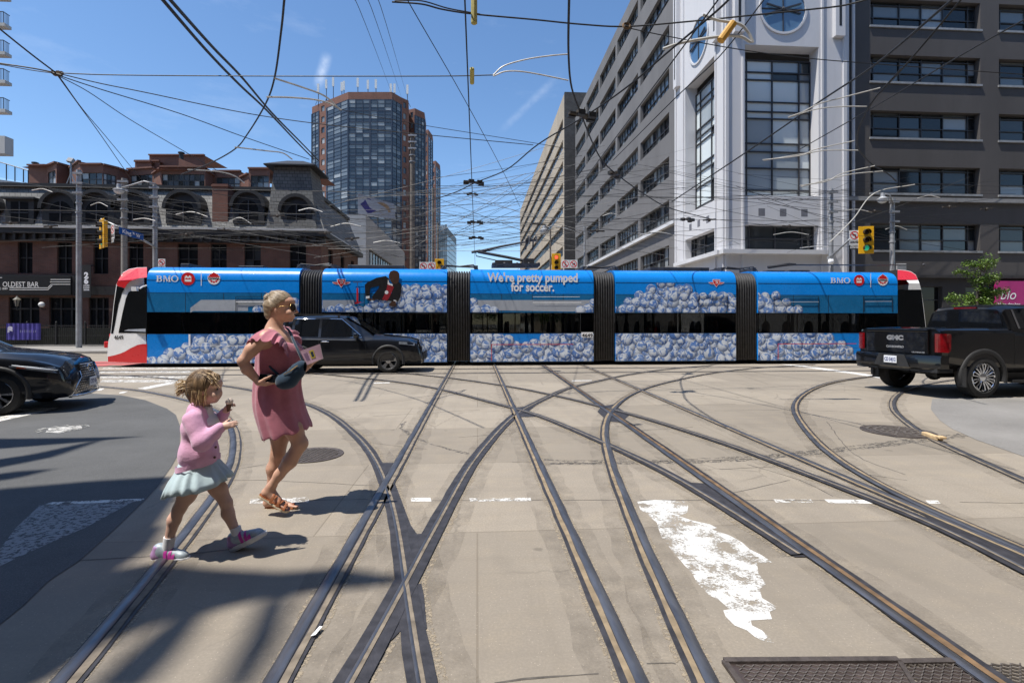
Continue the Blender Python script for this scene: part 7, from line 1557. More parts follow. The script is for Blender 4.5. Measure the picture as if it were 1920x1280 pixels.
for i in range(14):
    x, y = ((20, 418), (95, 425), (350, 440), (420, 430), (520, 405), (610, 437), (660, 448), (1010, 420), (1120, 433), (1330, 413), (1480, 424), (1640, 396), (1780, 388), (1850, 392))[i]; dd = 25+(i*3) % 6; q = at(x, y, dd)
    o = MB(); o.bar((q.x-.35, q.y, q.z), (q.x+.35, q.y, q.z+rw_.uniform(-.1, .1)), .08, .07); o.ball(q, .09, 6, 4); tag(o.build('wire_fitting', M_FROG), 'small dark fitting in the low web of span wires', 'wire fitting', 'fittings in the low web of wires')
wire('level wire low across the street in front of the bow', [(600, 408), (800, 415), (1000, 418), (1300, 412)], .014, 6.2); wire('wire falling from the left pole top to the right above the pub', [(290, 345), (450, 370), (640, 395), (800, 430), (950, 455)], .014, 7.2)
# ================================================================== PEOPLE
def strands(mb, C, rad, starts, end, n, rnd, r=.0026, lift=.02, stop=1.0, jit=.12):
    C = Vector(C)
    for k in range(n):
        a = Vector(rnd.choice(starts))+Vector((rnd.uniform(-jit, jit), rnd.uniform(-jit, jit), rnd.uniform(-jit, jit))); a.normalize(); e = (Vector(end)+Vector((rnd.uniform(-.12, .12), rnd.uniform(-.22, .22), rnd.uniform(-.15, .15)))).normalized(); P = []; f0 = rnd.uniform(0, .35); f1 = rnd.uniform(.75, 1)*stop; up = rnd.uniform(0, lift)
        for i in range(9):
            f = f0+(f1-f0)*i/8; d = a.slerp(e, f) if a.dot(e) > -.98 else a; g = 1.0+up*math.sin(math.pi*i/8)+.006; P.append(C+Vector((d.x*rad[0]*g, d.y*rad[1]*g, d.z*rad[2]*g)))
        rr = r*rnd.uniform(.6, 1.3); mb.tube(P, [rr*.4]+[rr]*6+[rr*.8, rr*.3], 4)
class SDF:
    def __init__(s, lo, hi, h):
        s.lo = np.array(lo, np.float32); s.h = h; s.n = np.ceil((np.array(hi)-s.lo)/h).astype(int)+1; s.D = np.ones(s.n, np.float32)
        s.ax = [s.lo[i]+h*np.arange(s.n[i], dtype=np.float32) for i in range(3)]
    def _reg(s, lo, hi, m):
        a = np.clip(np.floor((np.array(lo)-m-s.lo)/s.h).astype(int), 0, s.n); b = np.clip(np.ceil((np.array(hi)+m-s.lo)/s.h).astype(int)+1, 0, s.n)
        sl = tuple(slice(a[i], b[i]) for i in range(3)); return sl, np.meshgrid(*[s.ax[i][sl[i]] for i in range(3)], indexing='ij', sparse=True)
    def _mix(s, sl, d, k, op):
        A = s.D[sl]
        if op == 'sub': d = -d; A2 = -A; hh = np.maximum(k-np.abs(A2-(-d)), 0)/k; s.D[sl] = np.maximum(A, d)+hh*hh*k*.25 if k > 1e-4 else np.maximum(A, d); return
        hh = np.maximum(k-np.abs(A-d), 0)/k; s.D[sl] = np.minimum(A, d)-hh*hh*k*.25
    def cone(s, a, b, ra, rb, k=.02, op='add', sq=None):
        a = np.array(a, float); b = np.array(b, float); r = max(ra, rb)
        sl, (X, Y, Z) = s._reg(np.minimum(a, b)-r, np.maximum(a, b)+r, max(k, 3*s.h)+.01)
        d = b-a; L = max(1e-9, d.dot(d)); t = np.clip(((X-a[0])*d[0]+(Y-a[1])*d[1]+(Z-a[2])*d[2])/L, 0, 1)
        q = np.sqrt((X-a[0]-t*d[0])**2+(Y-a[1]-t*d[1])**2+(Z-a[2]-t*d[2])**2)-(ra+t*(rb-ra)); s._mix(sl, q.astype(np.float32), k, op); return s
    def chain(s, P, Rr, k=.02):
        for i in range(len(P)-1): s.cone(P[i], P[i+1], Rr[i], Rr[i+1], k)
        return s
    def ell(s, c, r, k=.02, op='add', rot=0.0, axis='y'):
        c = np.array(c, float); r = np.array(r, float); R_ = r.max(); sl, (X, Y, Z) = s._reg(c-R_, c+R_, max(k, 3*s.h)+.01); x, y, z = X-c[0], Y-c[1], Z-c[2]
        if rot:
            cs, sn = math.cos(rot), math.sin(rot)
            if axis == 'y': x, z = cs*x+sn*z, -sn*x+cs*z
            elif axis == 'x': y, z = cs*y+sn*z, -sn*y+cs*z
            else: x, y = cs*x+sn*y, -sn*x+cs*y
        k0 = np.sqrt((x/r[0])**2+(y/r[1])**2+(z/r[2])**2); k1 = np.sqrt((x/r[0]**2)**2+(y/r[1]**2)**2+(z/r[2]**2)**2)+1e-9
        s._mix(sl, (k0*(k0-1)/k1).astype(np.float32), k, op); return s
    def plane(s, p, n):                      # keep the side where (x-p).n < 0
        n = np.array(n, float); n /= np.linalg.norm(n); X, Y, Z = np.meshgrid(*s.ax, indexing='ij', sparse=True); s.D = np.maximum(s.D, ((X-p[0])*n[0]+(Y-p[1])*n[1]+(Z-p[2])*n[2]).astype(np.float32)); return s
    def warp(s, fn):
        X, Y, Z = np.meshgrid(*s.ax, indexing='ij', sparse=True); s.D = (s.D+fn(X, Y, Z)).astype(np.float32); return s
    def mesh(s):
        D = s.D; S = D < 0; n = s.n; c = [S[dx:n[0]-1+dx, dy:n[1]-1+dy, dz:n[2]-1+dz] for dx in (0, 1) for dy in (0, 1) for dz in (0, 1)]
        tot = sum(x.astype(np.int8) for x in c); I = np.argwhere((tot > 0) & (tot < 8)); idx = -np.ones(n-1, np.int64); idx[tuple(I.T)] = np.arange(len(I))
        V = np.zeros((len(I), 3)); W_ = np.zeros(len(I)); cor = [(dx, dy, dz) for dx in (0, 1) for dy in (0, 1) for dz in (0, 1)]
        val = {q: D[I[:, 0]+q[0], I[:, 1]+q[1], I[:, 2]+q[2]].astype(float) for q in cor}
        for q in cor:
            for ax in range(3):
                if q[ax] == 0:
                    q2 = list(q); q2[ax] = 1; q2 = tuple(q2); a, b = val[q], val[q2]; mk = (a < 0) != (b < 0); t = np.where(mk, a/np.where(mk, a-b, 1), 0)
                    p = np.array(q, float)[None].repeat(len(I), 0); p[:, ax] = t; V[mk] += p[mk]; W_[mk] += 1
        V = s.lo+(I+V/np.maximum(W_, 1)[:, None])*s.h; F = []
        for ax in range(3):
            sl0 = [slice(None)]*3; sl1 = [slice(None)]*3; sl0[ax] = slice(0, -1); sl1[ax] = slice(1, None); A, B = S[tuple(sl0)], S[tuple(sl1)]
            E = np.argwhere(A != B); u, v = [(1, 2), (2, 0), (0, 1)][ax]; E = E[(E[:, u] > 0) & (E[:, v] > 0) & (E[:, u] < n[u]-1) & (E[:, v] < n[v]-1)]
            eu = np.zeros(3, int); eu[u] = 1; ev = np.zeros(3, int); ev[v] = 1
            q = [idx[tuple(x.T)] for x in (E-eu-ev, E-ev, E, E-eu)]; Q = np.stack(q, 1); fl = ~A[tuple(E.T)]; Q[fl] = Q[fl][:, ::-1]; F.append(Q)
        return V, np.concatenate(F)
    def build(s, name, mat, parent, smooth_it=0):
        V, F = s.mesh()
        me = bpy.data.meshes.new(name); me.from_pydata(V.tolist(), [], F.tolist()); me.materials.append(mat); me.polygons.foreach_set('use_smooth', [True]*len(me.polygons)); me.update()
        o = bpy.data.objects.new(name, me); COL.objects.link(o); o.parent = parent; WM[o.name] = _wm(parent)
        if smooth_it: m_ = o.modifiers.new('smooth', 'SMOOTH'); m_.factor = .5; m_.iterations = smooth_it
        return o
def unit(v): v = np.array(v, float); return v/np.linalg.norm(v)
def hand(S_, wrist, f, n, l, sc=1.0, curl=(.35, .4, .45, .5), spread=1.0, thumb=(.55, .65, .35), k=.008):
    w = np.array(wrist, float); f, n = unit(f), np.array(n, float); n = unit(n-f*n.dot(f)); l = np.array(l, float); l = unit(l-f*l.dot(f)-n*l.dot(n)); s = sc
    S_.cone(w, w+f*.05*s, .027*s, .030*s, .02); 
    for i, off in enumerate((.028, .009, -.010, -.027)):
        kn = w+f*(.088-.004*abs(i-1))*s+l*off*s; S_.cone(w+f*.03*s+l*off*.6*s, kn, .016*s, .0125*s, .014)
        a = curl[i]*.6; p = kn; ln = ((.042, .027, .021), (.047, .030, .023), (.043, .028, .022), (.033, .022, .019))[i]; rr = (.0098, .0088, .0078, .0066)
        for j in range(3):
            d = f*math.cos(a)+n*math.sin(a)+l*off*spread*2.0; d = unit(d); q = p+d*ln[j]*s; S_.cone(p, q, rr[j]*s, rr[j+1]*s, k*.6); p = q; a += curl[i]
    p = w+f*.022*s+l*.024*s; d = unit(f*thumb[0]+l*thumb[1]+n*thumb[2]); q = p+d*.044*s; S_.cone(p, q, .0155*s, .0115*s, .012); d2 = unit(d*.8+f*.55+n*.15); r_ = q+d2*.032*s; S_.cone(q, r_, .0112*s, .0098*s, .006); S_.cone(r_, r_+unit(d2+n*.2)*.024*s, .0098*s, .0075*s, .006)
def skin(name, col, red=.0):
    m, t, b = nt(name); c = ramp(t, noise(t, 14, 5), .3, .7, tuple(x*.86 for x in col), tuple(min(1, x*1.08) for x in col)); c = mixc(t, ramp(t, noise(t, 5, 3), .5, .75, (0, 0, 0), (.35,)*3), c, (col[0]*1.05, col[1]*.82, col[2]*.78))
    t.links.new(c, b.inputs['Base Color']); b.inputs['Roughness'].default_value = .5; b.inputs['Subsurface Weight'].default_value = .12; b.inputs['Subsurface Radius'].default_value = (.02, .008, .004); b.inputs['Subsurface Scale'].default_value = .3; bump(t, b, noise(t, 220, 3), .12, .002); return m
def cloth(name, col, bs=350, bs2=24, st=.25, var=.12):
    m, t, b = nt(name); t.links.new(ramp(t, noise(t, 7, 6, .65), .3, .72, tuple(x*(1-var) for x in col), tuple(min(1, x*(1+var)) for x in col)), b.inputs['Base Color']); b.inputs['Roughness'].default_value = .9; b.inputs['Sheen Weight'].default_value = .25; b.inputs['Specular IOR Level'].default_value = .2
    bump(t, b, mixc(t, .35, noise(t, bs2, 5, .6), noise(t, bs, 2)), st, .006); return m
def hairmat(name, dark, light, sc=(60, 60, 7)):
    m, t, b = nt(name); n = noise(t, 1.0, 5, .6, stretch=sc); t.links.new(ramp(t, n, .32, .66, dark, light), b.inputs['Base Color']); b.inputs['Roughness'].default_value = .5; bump(t, b, n, .25, .003); return m
M_SKINA = skin('tanned_skin', (.56, .325, .225)); M_SKINC = skin('fair_skin', (.62, .385, .29))
M_DRESS = cloth('pink_dress_cloth', (.46, .165, .21), 300, 16, 1.0, .16); M_CARDI = cloth('pink_knit', (.68, .37, .53), 110, 30, .95, .10); M_SKIRT_C = cloth('pale_blue_skirt_cloth', (.47, .58, .61), 300, 20, .7, .08)
M_HAIRA = hairmat('dark_blond_hair', (.22, .16, .10), (.40, .305, .20), (10, 45, 45)); M_HAIRC = hairmat('brown_hair', (.075, .045, .025), (.30, .19, .095), (45, 45, 9))
M_NAVY = cloth('navy_bag_cloth', (.022, .045, .075), 260, 40, .3); M_LEATH = pbr('brown_strap_leather', (.30, .105, .04), .5, 0, .25, 30); M_SOLE = pbr('cream_sole', (.55, .46, .33), .8, 0, .15, 30, .3, 200); M_LIP = pbr('lips', (.42, .14, .12), .45); M_EYE = pbr('dark_eye', (.02, .014, .01), .15); M_LENS = pbr('brown_sunglass_lens', (.03, .018, .010), .05); M_GOLD = pbr('gold_wire_frame', (.55, .36, .14), .25, .9)
# ------------------------------------------------------------------ the woman
WD = 4.12; wp = cw((525-960)/F_PX*WD, WD)
wom = thing('person', 'woman in a pink ruffled dress and sunglasses striding with phone, book and bag', 'person', wp, -ALPHA)
def w_(px, py, y=0.0): k = (WD+y)/F_PX; return np.array(((px-525)*k+(525-960)/F_PX*y, y, H_CAM-(py-HOR)*k))
S1 = SDF((-.40, -.36, -.01), (.36, .34, 1.80), .005)
# head and neck
S1.ell(w_(527, 571), (.090, .074, .098), .02); S1.ell(w_(533, 586), (.058, .054, .064), .03); S1.cone(w_(545.5, 599), w_(535, 597), .018, .028, .025); S1.ell(w_(543, 584), (.030, .046, .042), .025)
S1.ell(w_(541, 566), (.05, .055, .035), .03)
S1.cone(w_(549.5, 574), w_(557.5, 584.5), .0065, .0105, .009); S1.ell(w_(553.5, 586), (.011, .016, .008), .008); S1.ell(w_(551, 592), (.009, .020, .0058), .008); S1.ell(w_(550.4, 595.2), (.009, .018, .0065), .008)
for sy in (-1, 1): S1.ell(w_(518.5, 580, sy*.076), (.016, .009, .028), .01, rot=-.25); S1.ell(w_(543, 587, sy*.04), (.028, .024, .024), .03)
S1.cone(w_(518, 594), w_(514, 622), .050, .055, .03); S1.cone(w_(513, 620), w_(516, 636), .062, .09, .05)
# torso
S1.ell(w_(520, 648), (.118, .165, .12), .06); S1.ell(w_(534, 662), (.10, .14, .09), .05); S1.ell(w_(522, 700), (.12, .145, .12), .06); S1.ell(w_(521, 755), (.15, .175, .13), .06)
S1.cone(w_(500, 632, -.13), w_(500, 634, -.17), .066, .062, .04); S1.cone(w_(528, 630, .13), w_(530, 632, .17), .066, .06, .04)
# near arm bent at the elbow, hand under the phone
sh, el, wr = w_(494, 638, -.185), w_(455, 677, -.24), w_(486, 716, -.20)
S1.chain([sh, (sh+el)/2+np.array((-.012, 0, .006)), el], [.052, .046, .036], .03); fm = el+(wr-el)*.35+np.array((-.012, 0, -.004)); S1.chain([el, fm, wr], [.036, .039, .025], .02)
hand(S1, wr, (1, .05, -.10), (0, .25, 1), (.1, -1, .1), .95, (.10, .12, .16, .22), thumb=(.75, .3, .55))
# far arm reaching to the book
sh2, el2, wr2 = w_(536, 636, .18), w_(548, 700, .21), w_(571, 690, .02)
S1.chain([sh2, el2], [.056, .042], .03); S1.chain([el2, (el2+wr2)/2, wr2], [.042, .044, .028], .02); hand(S1, wr2, (.62, -.25, .62), (.25, .9, .2), (-.7, .1, .7), .92, (.55, .6, .65, .7), thumb=(.5, .7, .2))
# legs: far leg carries the weight, near leg swings with lifted heel
hip, kn, an = w_(524, 778, .085), w_(521, 852, .07), w_(507, 927, .06)
S1.chain([hip, (hip+kn)/2+np.array((.012, 0, 0)), kn], [.092, .074, .053], .03); S1.chain([kn, kn+(an-kn)*.35+np.array((-.014, 0, 0)), kn+(an-kn)*.72, an], [.052, .053, .037, .032], .025)
S1.cone(an, w_(502, 942, .06), .034, .033, .02); S1.cone(w_(502, 942, .06), w_(545, 948, .05), .032, .024, .02); S1.cone(w_(507, 937, .06), w_(532, 943, .055), .034, .026, .02)
for i, y in enumerate((.025, .043, .058, .072, .084)): S1.cone(w_(544-i*1.5, 948.5, y), w_(556-i*2.2, 950, y-.004), .0115-.001*i, (.0115, .009, .009, .008, .008)[i], .006)
hip, kn, an = w_(529, 778, -.075), w_(563, 832, -.075), w_(508, 912, -.10)
S1.chain([hip, (hip+kn)/2+np.array((.016, 0, .01)), kn], [.088, .072, .055], .03); S1.ell(w_(567, 829, -.075), (.035, .040, .042), .02); S1.chain([kn, kn+(an-kn)*.36+np.array((.0, 0, -.016)), kn+(an-kn)*.72, an], [.053, .054, .038, .032], .025)
S1.cone(an, w_(499, 922, -.10), .034, .032, .02); S1.cone(w_(499, 924, -.10), w_(528, 946, -.11), .030, .026, .02); S1.cone(w_(508, 921, -.10), w_(522, 938, -.105), .034, .027, .02)
for i, y in enumerate((-.088, -.104, -.118, -.131, -.142)): S1.cone(w_(527-i*.8, 946, y), w_(538.5-i*1.6, 954-i*.4, y-.004), .0115-.001*i, (.0115, .009, .009, .008, .008)[i], .006)
S1.build('body', M_SKINA, wom, 2)
# hair
S2 = SDF((-.20, -.16, 1.45), (.16, .16, 1.83), .005)
S2.ell(w_(526, 570), (.100, .086, .107), .01); S2.plane(w_(546.5, 557), (1, 0, .22)); 
p = w_(527, 575); X = S2; 
S2.warp(lambda X, Y, Z: np.maximum(0, 0)*X)
q1 = w_(524, 574); n1 = unit((.55, 0, -.83)); Xg, Yg, Zg = np.meshgrid(*S2.ax, indexing='ij', sparse=True); S2.D = np.maximum(S2.D, ((Xg-q1[0])*n1[0]+(Zg-q1[2])*n1[2]).astype(np.float32))
S2.cone(w_(508, 574), w_(507, 590), .062, .045, .03); S2.ell(w_(505, 559), (.042, .045, .040), .012); S2.ell(w_(518, 550), (.05, .045, .025), .02); S2.cone(w_(501, 564), w_(503, 556), .022, .02, .012)
S2.warp(lambda X, Y, Z: .0010*np.sin(Z*170+X*90+Y*60)); S2.build('hair', M_HAIRA, wom, 2)
mb = MB()
rh = random.Random(2)
HS = [(.60, y, .75) for y in (-.5, -.3, -.1, .1, .3, .5)]+[(.45, -.8, .45), (.36, -.9, .2), (.2, -.95, 0), (.1, -.9, -.3), (-.2, -.8, -.6), (-.45, -.5, -.75), (-.5, 0, -.8), (.45, .8, .45), (.2, .95, 0)]
strands(mb, w_(526, 570), (.100, .086, .107), HS, (-.80, 0, .52), 620, rh, .0012, .012)
for k in range(40):
    a0 = rh.uniform(0, 6.28); q0 = Vector(w_(505, 559)); P = [q0+Vector((.047*math.cos(a0+i*.35)*math.cos(k), .047*math.sin(a0+i*.35), .040*math.cos(a0+i*.35)*math.sin(k))) for i in range(7)]; mb.tube(P, [.0006, .0014, .0014, .0014, .0014, .0014, .0006], 4)
for k in range(9):
    a = rh.uniform(0, 6.28); c0 = w_(510+rh.uniform(-6, 12), 553+rh.uniform(-4, 10), rh.uniform(-.07, .07)); d = Vector((rh.uniform(-1, .4), rh.uniform(-.6, .6), rh.uniform(.0, 1))).normalized(); c0 = Vector(c0); mb.tube([c0, c0+d*.02, c0+d*.045+Vector((rh.uniform(-.012, .012), rh.uniform(-.012, .012), -.004))], [.0022, .0016, .0006], 4)
mb.build('loose_hair', M_HAIRA, wom, world=False)
mb = MB(); mb.lathe([(.022, -.008), (.03, 0), (.022, .008), (.016, 0)], Matrix.Translation(w_(503, 566)) @ Matrix.Rotation(R(70), 4, 'Y'), 14, closed=True); mb.build('scrunchie', pbr('scrunchie_cloth', (.55, .38, .36), .9), wom, smooth=True, world=False)
# face details
mb = MB(); mb.ball(w_(551.4, 593.4), .008, 10, 6, sc=(.7, 1.9, .5)); mb.build('lips', M_LIP, wom, smooth=True, world=False)
g = thing('sunglasses', 'gold framed sunglasses worn by the woman in pink', 'sunglasses', wp, -ALPHA)
for sy in (-1, 1):
    c = Vector(w_(549, 576.5, sy*.036)); mb = MB(); A = Matrix.Translation(c) @ Matrix.Rotation(R(sy*22), 4, 'Z') @ Matrix.Rotation(R(90), 4, 'Y'); mb.lathe([(.030, -.002), (.030, .002), (.001, .004)], A, 22); mb.build('lens', M_LENS, g, smooth='auto', world=False)
    mb = MB(); mb.lathe([(.0297, -.002), (.032, 0), (.0297, .002)], A, 22, closed=True); mb.tube([c+Vector((-.006, sy*.026, .008)), Vector(w_(540, 574, sy*.077)), Vector(w_(524, 574.5, sy*.084)), Vector(w_(517, 578, sy*.085))], .0023, 5); mb.build('frame', M_GOLD, g, smooth=True, world=False)
mb = MB(); mb.tube([Vector(w_(550, 574, -.014)), Vector(w_(551.5, 573.5, 0)), Vector(w_(550, 574, .014))], .002, 5); mb.build('bridge', M_GOLD, g, world=False)
# dress: lofted rings with folds
def ringset(rows, n, fold, W_, ph=0.0, hem=None):
    rings = []
    for j, (py, pc, hx, hy) in enumerate(rows):
        c = W_(pc, py); f = fold[j]; sx = WD/F_PX if W_ is w_ else CD/F_PX; pts = []
        for i in range(n):
            a = 2*math.pi*i/n; k = 1+f*(.5*math.sin(9*a+ph+j*.12)+.35*math.sin(14*a+1.3+ph-j*.2)+.25*math.sin(5*a+.6+j*.3)); z = c[2]
            if hem: z += hem(j, math.cos(a), a)
            pts.append((c[0]+hx*sx*math.cos(a)*k, hy*math.sin(a)*k, z))
        rings.append(pts)
    return rings
rows = [(627, 519, 27, .125), (633, 520, 33, .155), (642, 523, 38, .168), (655, 526, 42, .172), (668, 527, 43, .172), (684, 525, 42, .165), (700, 523, 41, .162), (716, 521, 41, .168), (732, 521, 42, .178), (750, 522, 43.5, .190), (768, 525, 44.5, .198), (786, 530.5, 45, .205), (800, 535.5, 44, .210), (812, 539, 41, .214)]
fold = [.01, .02, .02, .025, .03, .04, .05, .055, .055, .055, .055, .06, .065, .075]
def hem(j, c, a): return (.045*c if j == 13 else .022*c if j == 12 else 0)+(.012*math.sin(9*a) if j == 13 else 0)
def neck(j, c, a): return (-.075*max(0, c)**2+.0 if j == 0 else -.045*max(0, c)**2 if j == 1 else -.015*max(0, c) if j == 2 else 0)+hem(j, c, a)
mb = MB(); mb.loft(ringset(rows, 96, fold, w_, .4, neck), caps=False); d = mb.build('dress', M_DRESS, wom, smooth=True, world=False); so_ = d.modifiers.new('s', 'SOLIDIFY'); so_.thickness = .006; ss = d.modifiers.new('d', 'SUBSURF'); ss.levels = ss.render_levels = 1
# shoulder ruffles
def ruffle(inner, outer, nm):
    I = spline(inner, 10); O = spline(outer, 10); n = min(len(I), len(O)); rws = []
    for i in range(n):
        a, b = I[i], O[i]; r_ = []
        for k in range(7):
            f = k/6; p = a.lerp(b, f)+Vector((0, 0, .028*math.sin(math.pi*f)+.017*f*math.sin(i*1.15)+.006*f*math.sin(i*2.7))); p += Vector((.012*f*math.cos(i*.9), -.010*f*math.sin(i*1.3), 0)); r_.append(p)
        rws.append(r_)
    mb = MB(); mb.loft(rws, caps=False, closed=False); o = mb.build(nm, M_DRESS, wom, smooth=True, world=False); s_ = o.modifiers.new('s', 'SOLIDIFY'); s_.thickness = .005; s2 = o.modifiers.new('d', 'SUBSURF'); s2.levels = s2.render_levels = 1
ruffle([w_(500, 642, -.10), w_(499, 622, -.095), w_(512, 617, -.115), w_(528, 628, -.12), w_(540, 648, -.10), w_(540, 668, -.10)], [w_(478, 650, -.20), w_(464, 644, -.22), w_(478, 637, -.265), (w_(510, 641, -.28)), w_(530, 652, -.24), w_(540, 672, -.17)], 'ruffle')
ruffle([w_(508, 632, .09), w_(514, 617, .09), w_(528, 616, .11), w_(543, 628, .11), w_(550, 646, .09)], [w_(505, 636, .19), w_(515, 622, .24), w_(540, 618, .25), w_(562, 630, .22), w_(566, 650, .15)], 'ruffle')
# bag, strap, phone, book
bag = thing('crossbody_bag', 'navy crescent crossbody bag worn by the woman in pink', 'bag', wp, -ALPHA)
BPX = [(524, 712), (523, 704), (530, 696), (545, 687), (560, 678), (570, 673), (574, 680), (573, 694), (566, 708), (553, 720), (540, 729), (531, 729), (526, 722)]
S3 = SDF((-.05, -.33, .90), (.28, -.08, 1.30), .005)
for a, b, ra in (((532, 715), (542, 712), .060), ((542, 712), (556, 697), .062), ((556, 697), (565, 686), .045)): S3.cone(w_(*a, -.205), w_(*b, -.20), ra, ra*.95, .03)
S3.build('pouch', M_NAVY, bag, 2)
mb = MB(); mb.tube([Vector(w_(532, 702, -.262)), Vector(w_(545, 695, -.268)), Vector(w_(558, 685, -.252))], .0035, 5); mb.build('zip', M_GOLD, bag, world=False)
mb = MB(); P = spline([w_(568, 678, -.17), w_(560, 660, -.16), w_(551, 640, -.10), w_(543, 621, .02), w_(532, 613, .08), w_(515, 620, .12)], 6); mb.loft([[p+Vector((-.012, 0, 0)), p+Vector((0, -.006, .004)), p+Vector((.012, 0, 0)), p+Vector((0, .006, -.004))] for p in P], caps=True); mb.tube([Vector(w_(526, 706, -.20)), Vector(w_(508, 690, -.17)), Vector(w_(494, 668, -.10)), Vector(w_(492, 645, .02))], .009, 6); mb.build('strap', M_NAVY, bag, smooth=True, world=False)
ph = thing('phone', 'black phone in the hand of the woman in pink', 'phone', wp, -ALPHA); c = Vector(w_(507, 711, -.215)); M = Matrix.Translation(c) @ Matrix.Rotation(R(4), 4, 'Y') @ Matrix.Rotation(R(-12), 4, 'X')
mb = MB(); mb.box(-.085, .085, -.010, .010, -.026, .036, M=M); mb.build('case', M_BLKTRIM, ph, world=False, bevel=.006); mb = MB(); mb.box(-.08, .08, -.0125, -.0105, -.022, .032, M=M); mb.build('screen', M_CARGL, ph, world=False)
bk2 = thing('book', 'pale pink paperback held by the woman in pink', 'book', wp, -ALPHA); Q = [Vector(w_(563, 658, -.08)), Vector(w_(576, 684, -.08)), Vector(w_(606, 672, -.05)), Vector(w_(600, 645, -.05))]; nn = (Q[1]-Q[0]).cross(Q[2]-Q[0]).normalized(); nn = nn if nn.y < 0 else -nn
mb = MB(); mb.prism([q-nn*.012 for q in Q], nn*.024); mb.build('pages', pbr('paper_pages', (.62, .56, .46), .8, 0, .1, 60), bk2, world=False)
mb = MB(); mb.poly([q+nn*.0135 for q in Q]); mb.build('cover', pbr('pink_cover', (.56, .36, .44), .45, 0, .15, 9), bk2, world=False)
def bqd(u0, u1, v0, v1, o_): f = lambda u, v: Q[0].lerp(Q[3], u).lerp(Q[1].lerp(Q[2], u), v)+nn*o_; return [f(u0, v0), f(u1, v0), f(u1, v1), f(u0, v1)]
mb = MB(); mb.quad(*bqd(.38, .62, .2, .75, .0145)); mb.build('yellow_picture', pbr('cover_yellow', (.55, .42, .06), .5), bk2, world=False); mb = MB(); mb.quad(*bqd(.44, .57, .3, .65, .0152)); mb.build('dark_picture', M_NAVY, bk2, world=False)
mb = MB()
for i in range(4): mb.quad(*bqd(.10+.05*i, .13+.05*i, .25, .75, .0148))
mb.build('title_print', pbr('purple_print', (.10, .05, .16), .6), bk2, world=False)
# sandals
def sandal(tip, heel, y, parent, lift, lab):
    a, b = Vector(w_(*heel, y)), Vector(w_(*tip, y-.01)); t = (b-a).normalized(); s = Vector((0, 1, 0)); up = t.cross(s)*-1; up = up if up.z > 0 else -up; L = (b-a).length; rr = []
    out = [(0, .0), (.02, .026), (.12, .034), (.35, .033), (.6, .042), (.8, .046), (.93, .036), (1, .008)]; pts = [a+t*(L*f)+s*w for f, w in out]+[a+t*(L*f)-s*w for f, w in out[::-1][:-1]]
    bend = lambda p: p
    mb = MB(); mb.prism(pts, up*.020); o = mb.build('sandal', M_SOLE, parent, world=False, bevel=.005); mb = MB(); mb.poly([p+up*.0215 for p in pts]); mb.build('insole', M_LEATH, o, world=False)
    for f0, f1, h in ((.30, .44, .078), (.52, .42, .068), (.52, .66, .060), (.72, .64, .05), (.80, .86, .036)):
        P = []
        for k in range(9):
            q = math.pi*k/8; P.append(a+t*L*(f0+(f1-f0)*k/8)+s*(.043*math.cos(q))+up*(.018+h*.80*math.sin(q)**.8))
        mb = MB(); mb.loft([[p-t*.010, p+up*.003, p+t*.010, p-up*.003] for p in P]); mb.build('strap', M_LEATH, o, smooth='auto', world=False)
sandal((560, 955), (497, 955), .060, wom, 0, ''); sandal((541, 961), (485, 929), -.110, wom, 0, '')
# ------------------------------------------------------------------ the girl
CD = 3.36; cp = cw((390-960)/F_PX*CD, CD)
girl = thing('person', 'small girl in a pink cardigan and pale blue skirt eating an ice cream cone', 'person', cp, -ALPHA)
def c_(px, py, y=0.0): k = (CD+y)/F_PX; return np.array(((px-390)*k+(390-960)/F_PX*y, y, H_CAM-(py-HOR)*k))
S4 = SDF((-.36, -.28, -.01), (.42, .28, 1.24), .0045)
S4.ell(c_(384, 725), (.090, .072, .092), .02); S4.ell(c_(396, 738), (.058, .058, .056), .03); S4.cone(c_(403, 750), c_(396, 748), .017, .026, .02); S4.ell(c_(404, 738), (.028, .046, .030), .025); S4.ell(c_(404, 718), (.035, .055, .03), .03)
S4.cone(c_(411, 730), c_(414.5, 734.5), .006, .0085, .008); S4.ell(c_(411, 741.5), (.010, .017, .005), .006); S4.ell(c_(410.5, 744.5), (.009, .015, .005), .006)
for sy in (-1, 1): S4.ell(c_(379, 735, sy*.075), (.014, .008, .024), .008); S4.ell(c_(403, 742, sy*.036), (.022, .022, .022), .025)
S4.cone(c_(381, 748), c_(377, 770), .040, .042, .02); S4.ell(c_(378, 800), (.085, .12, .09), .04); S4.ell(c_(375, 845), (.085, .11, .10), .04); S4.ell(c_(374, 890), (.09, .115, .08), .04)
# arms
a1 = [c_(362, 788, -.125), c_(381, 826, -.16), c_(416, 800, -.11)]; a2 = [c_(392, 785, .12), c_(398, 812, .15), c_(422, 773, .04)]
S4.chain(a1, [.04, .034, .022], .02); S4.chain(a2, [.04, .034, .022], .02)
hand(S4, a1[2], (.93, .1, .22), (0, .9, -.35), (-.2, .3, .9), .54, (.15, .18, .2, .25), thumb=(.6, .7, .2)); hand(S4, a2[2], (.45, -.15, .85), (.75, .1, -.3), (-.2, -.9, .2), .62, (.85, .9, .9, .95), thumb=(.6, .3, .7))
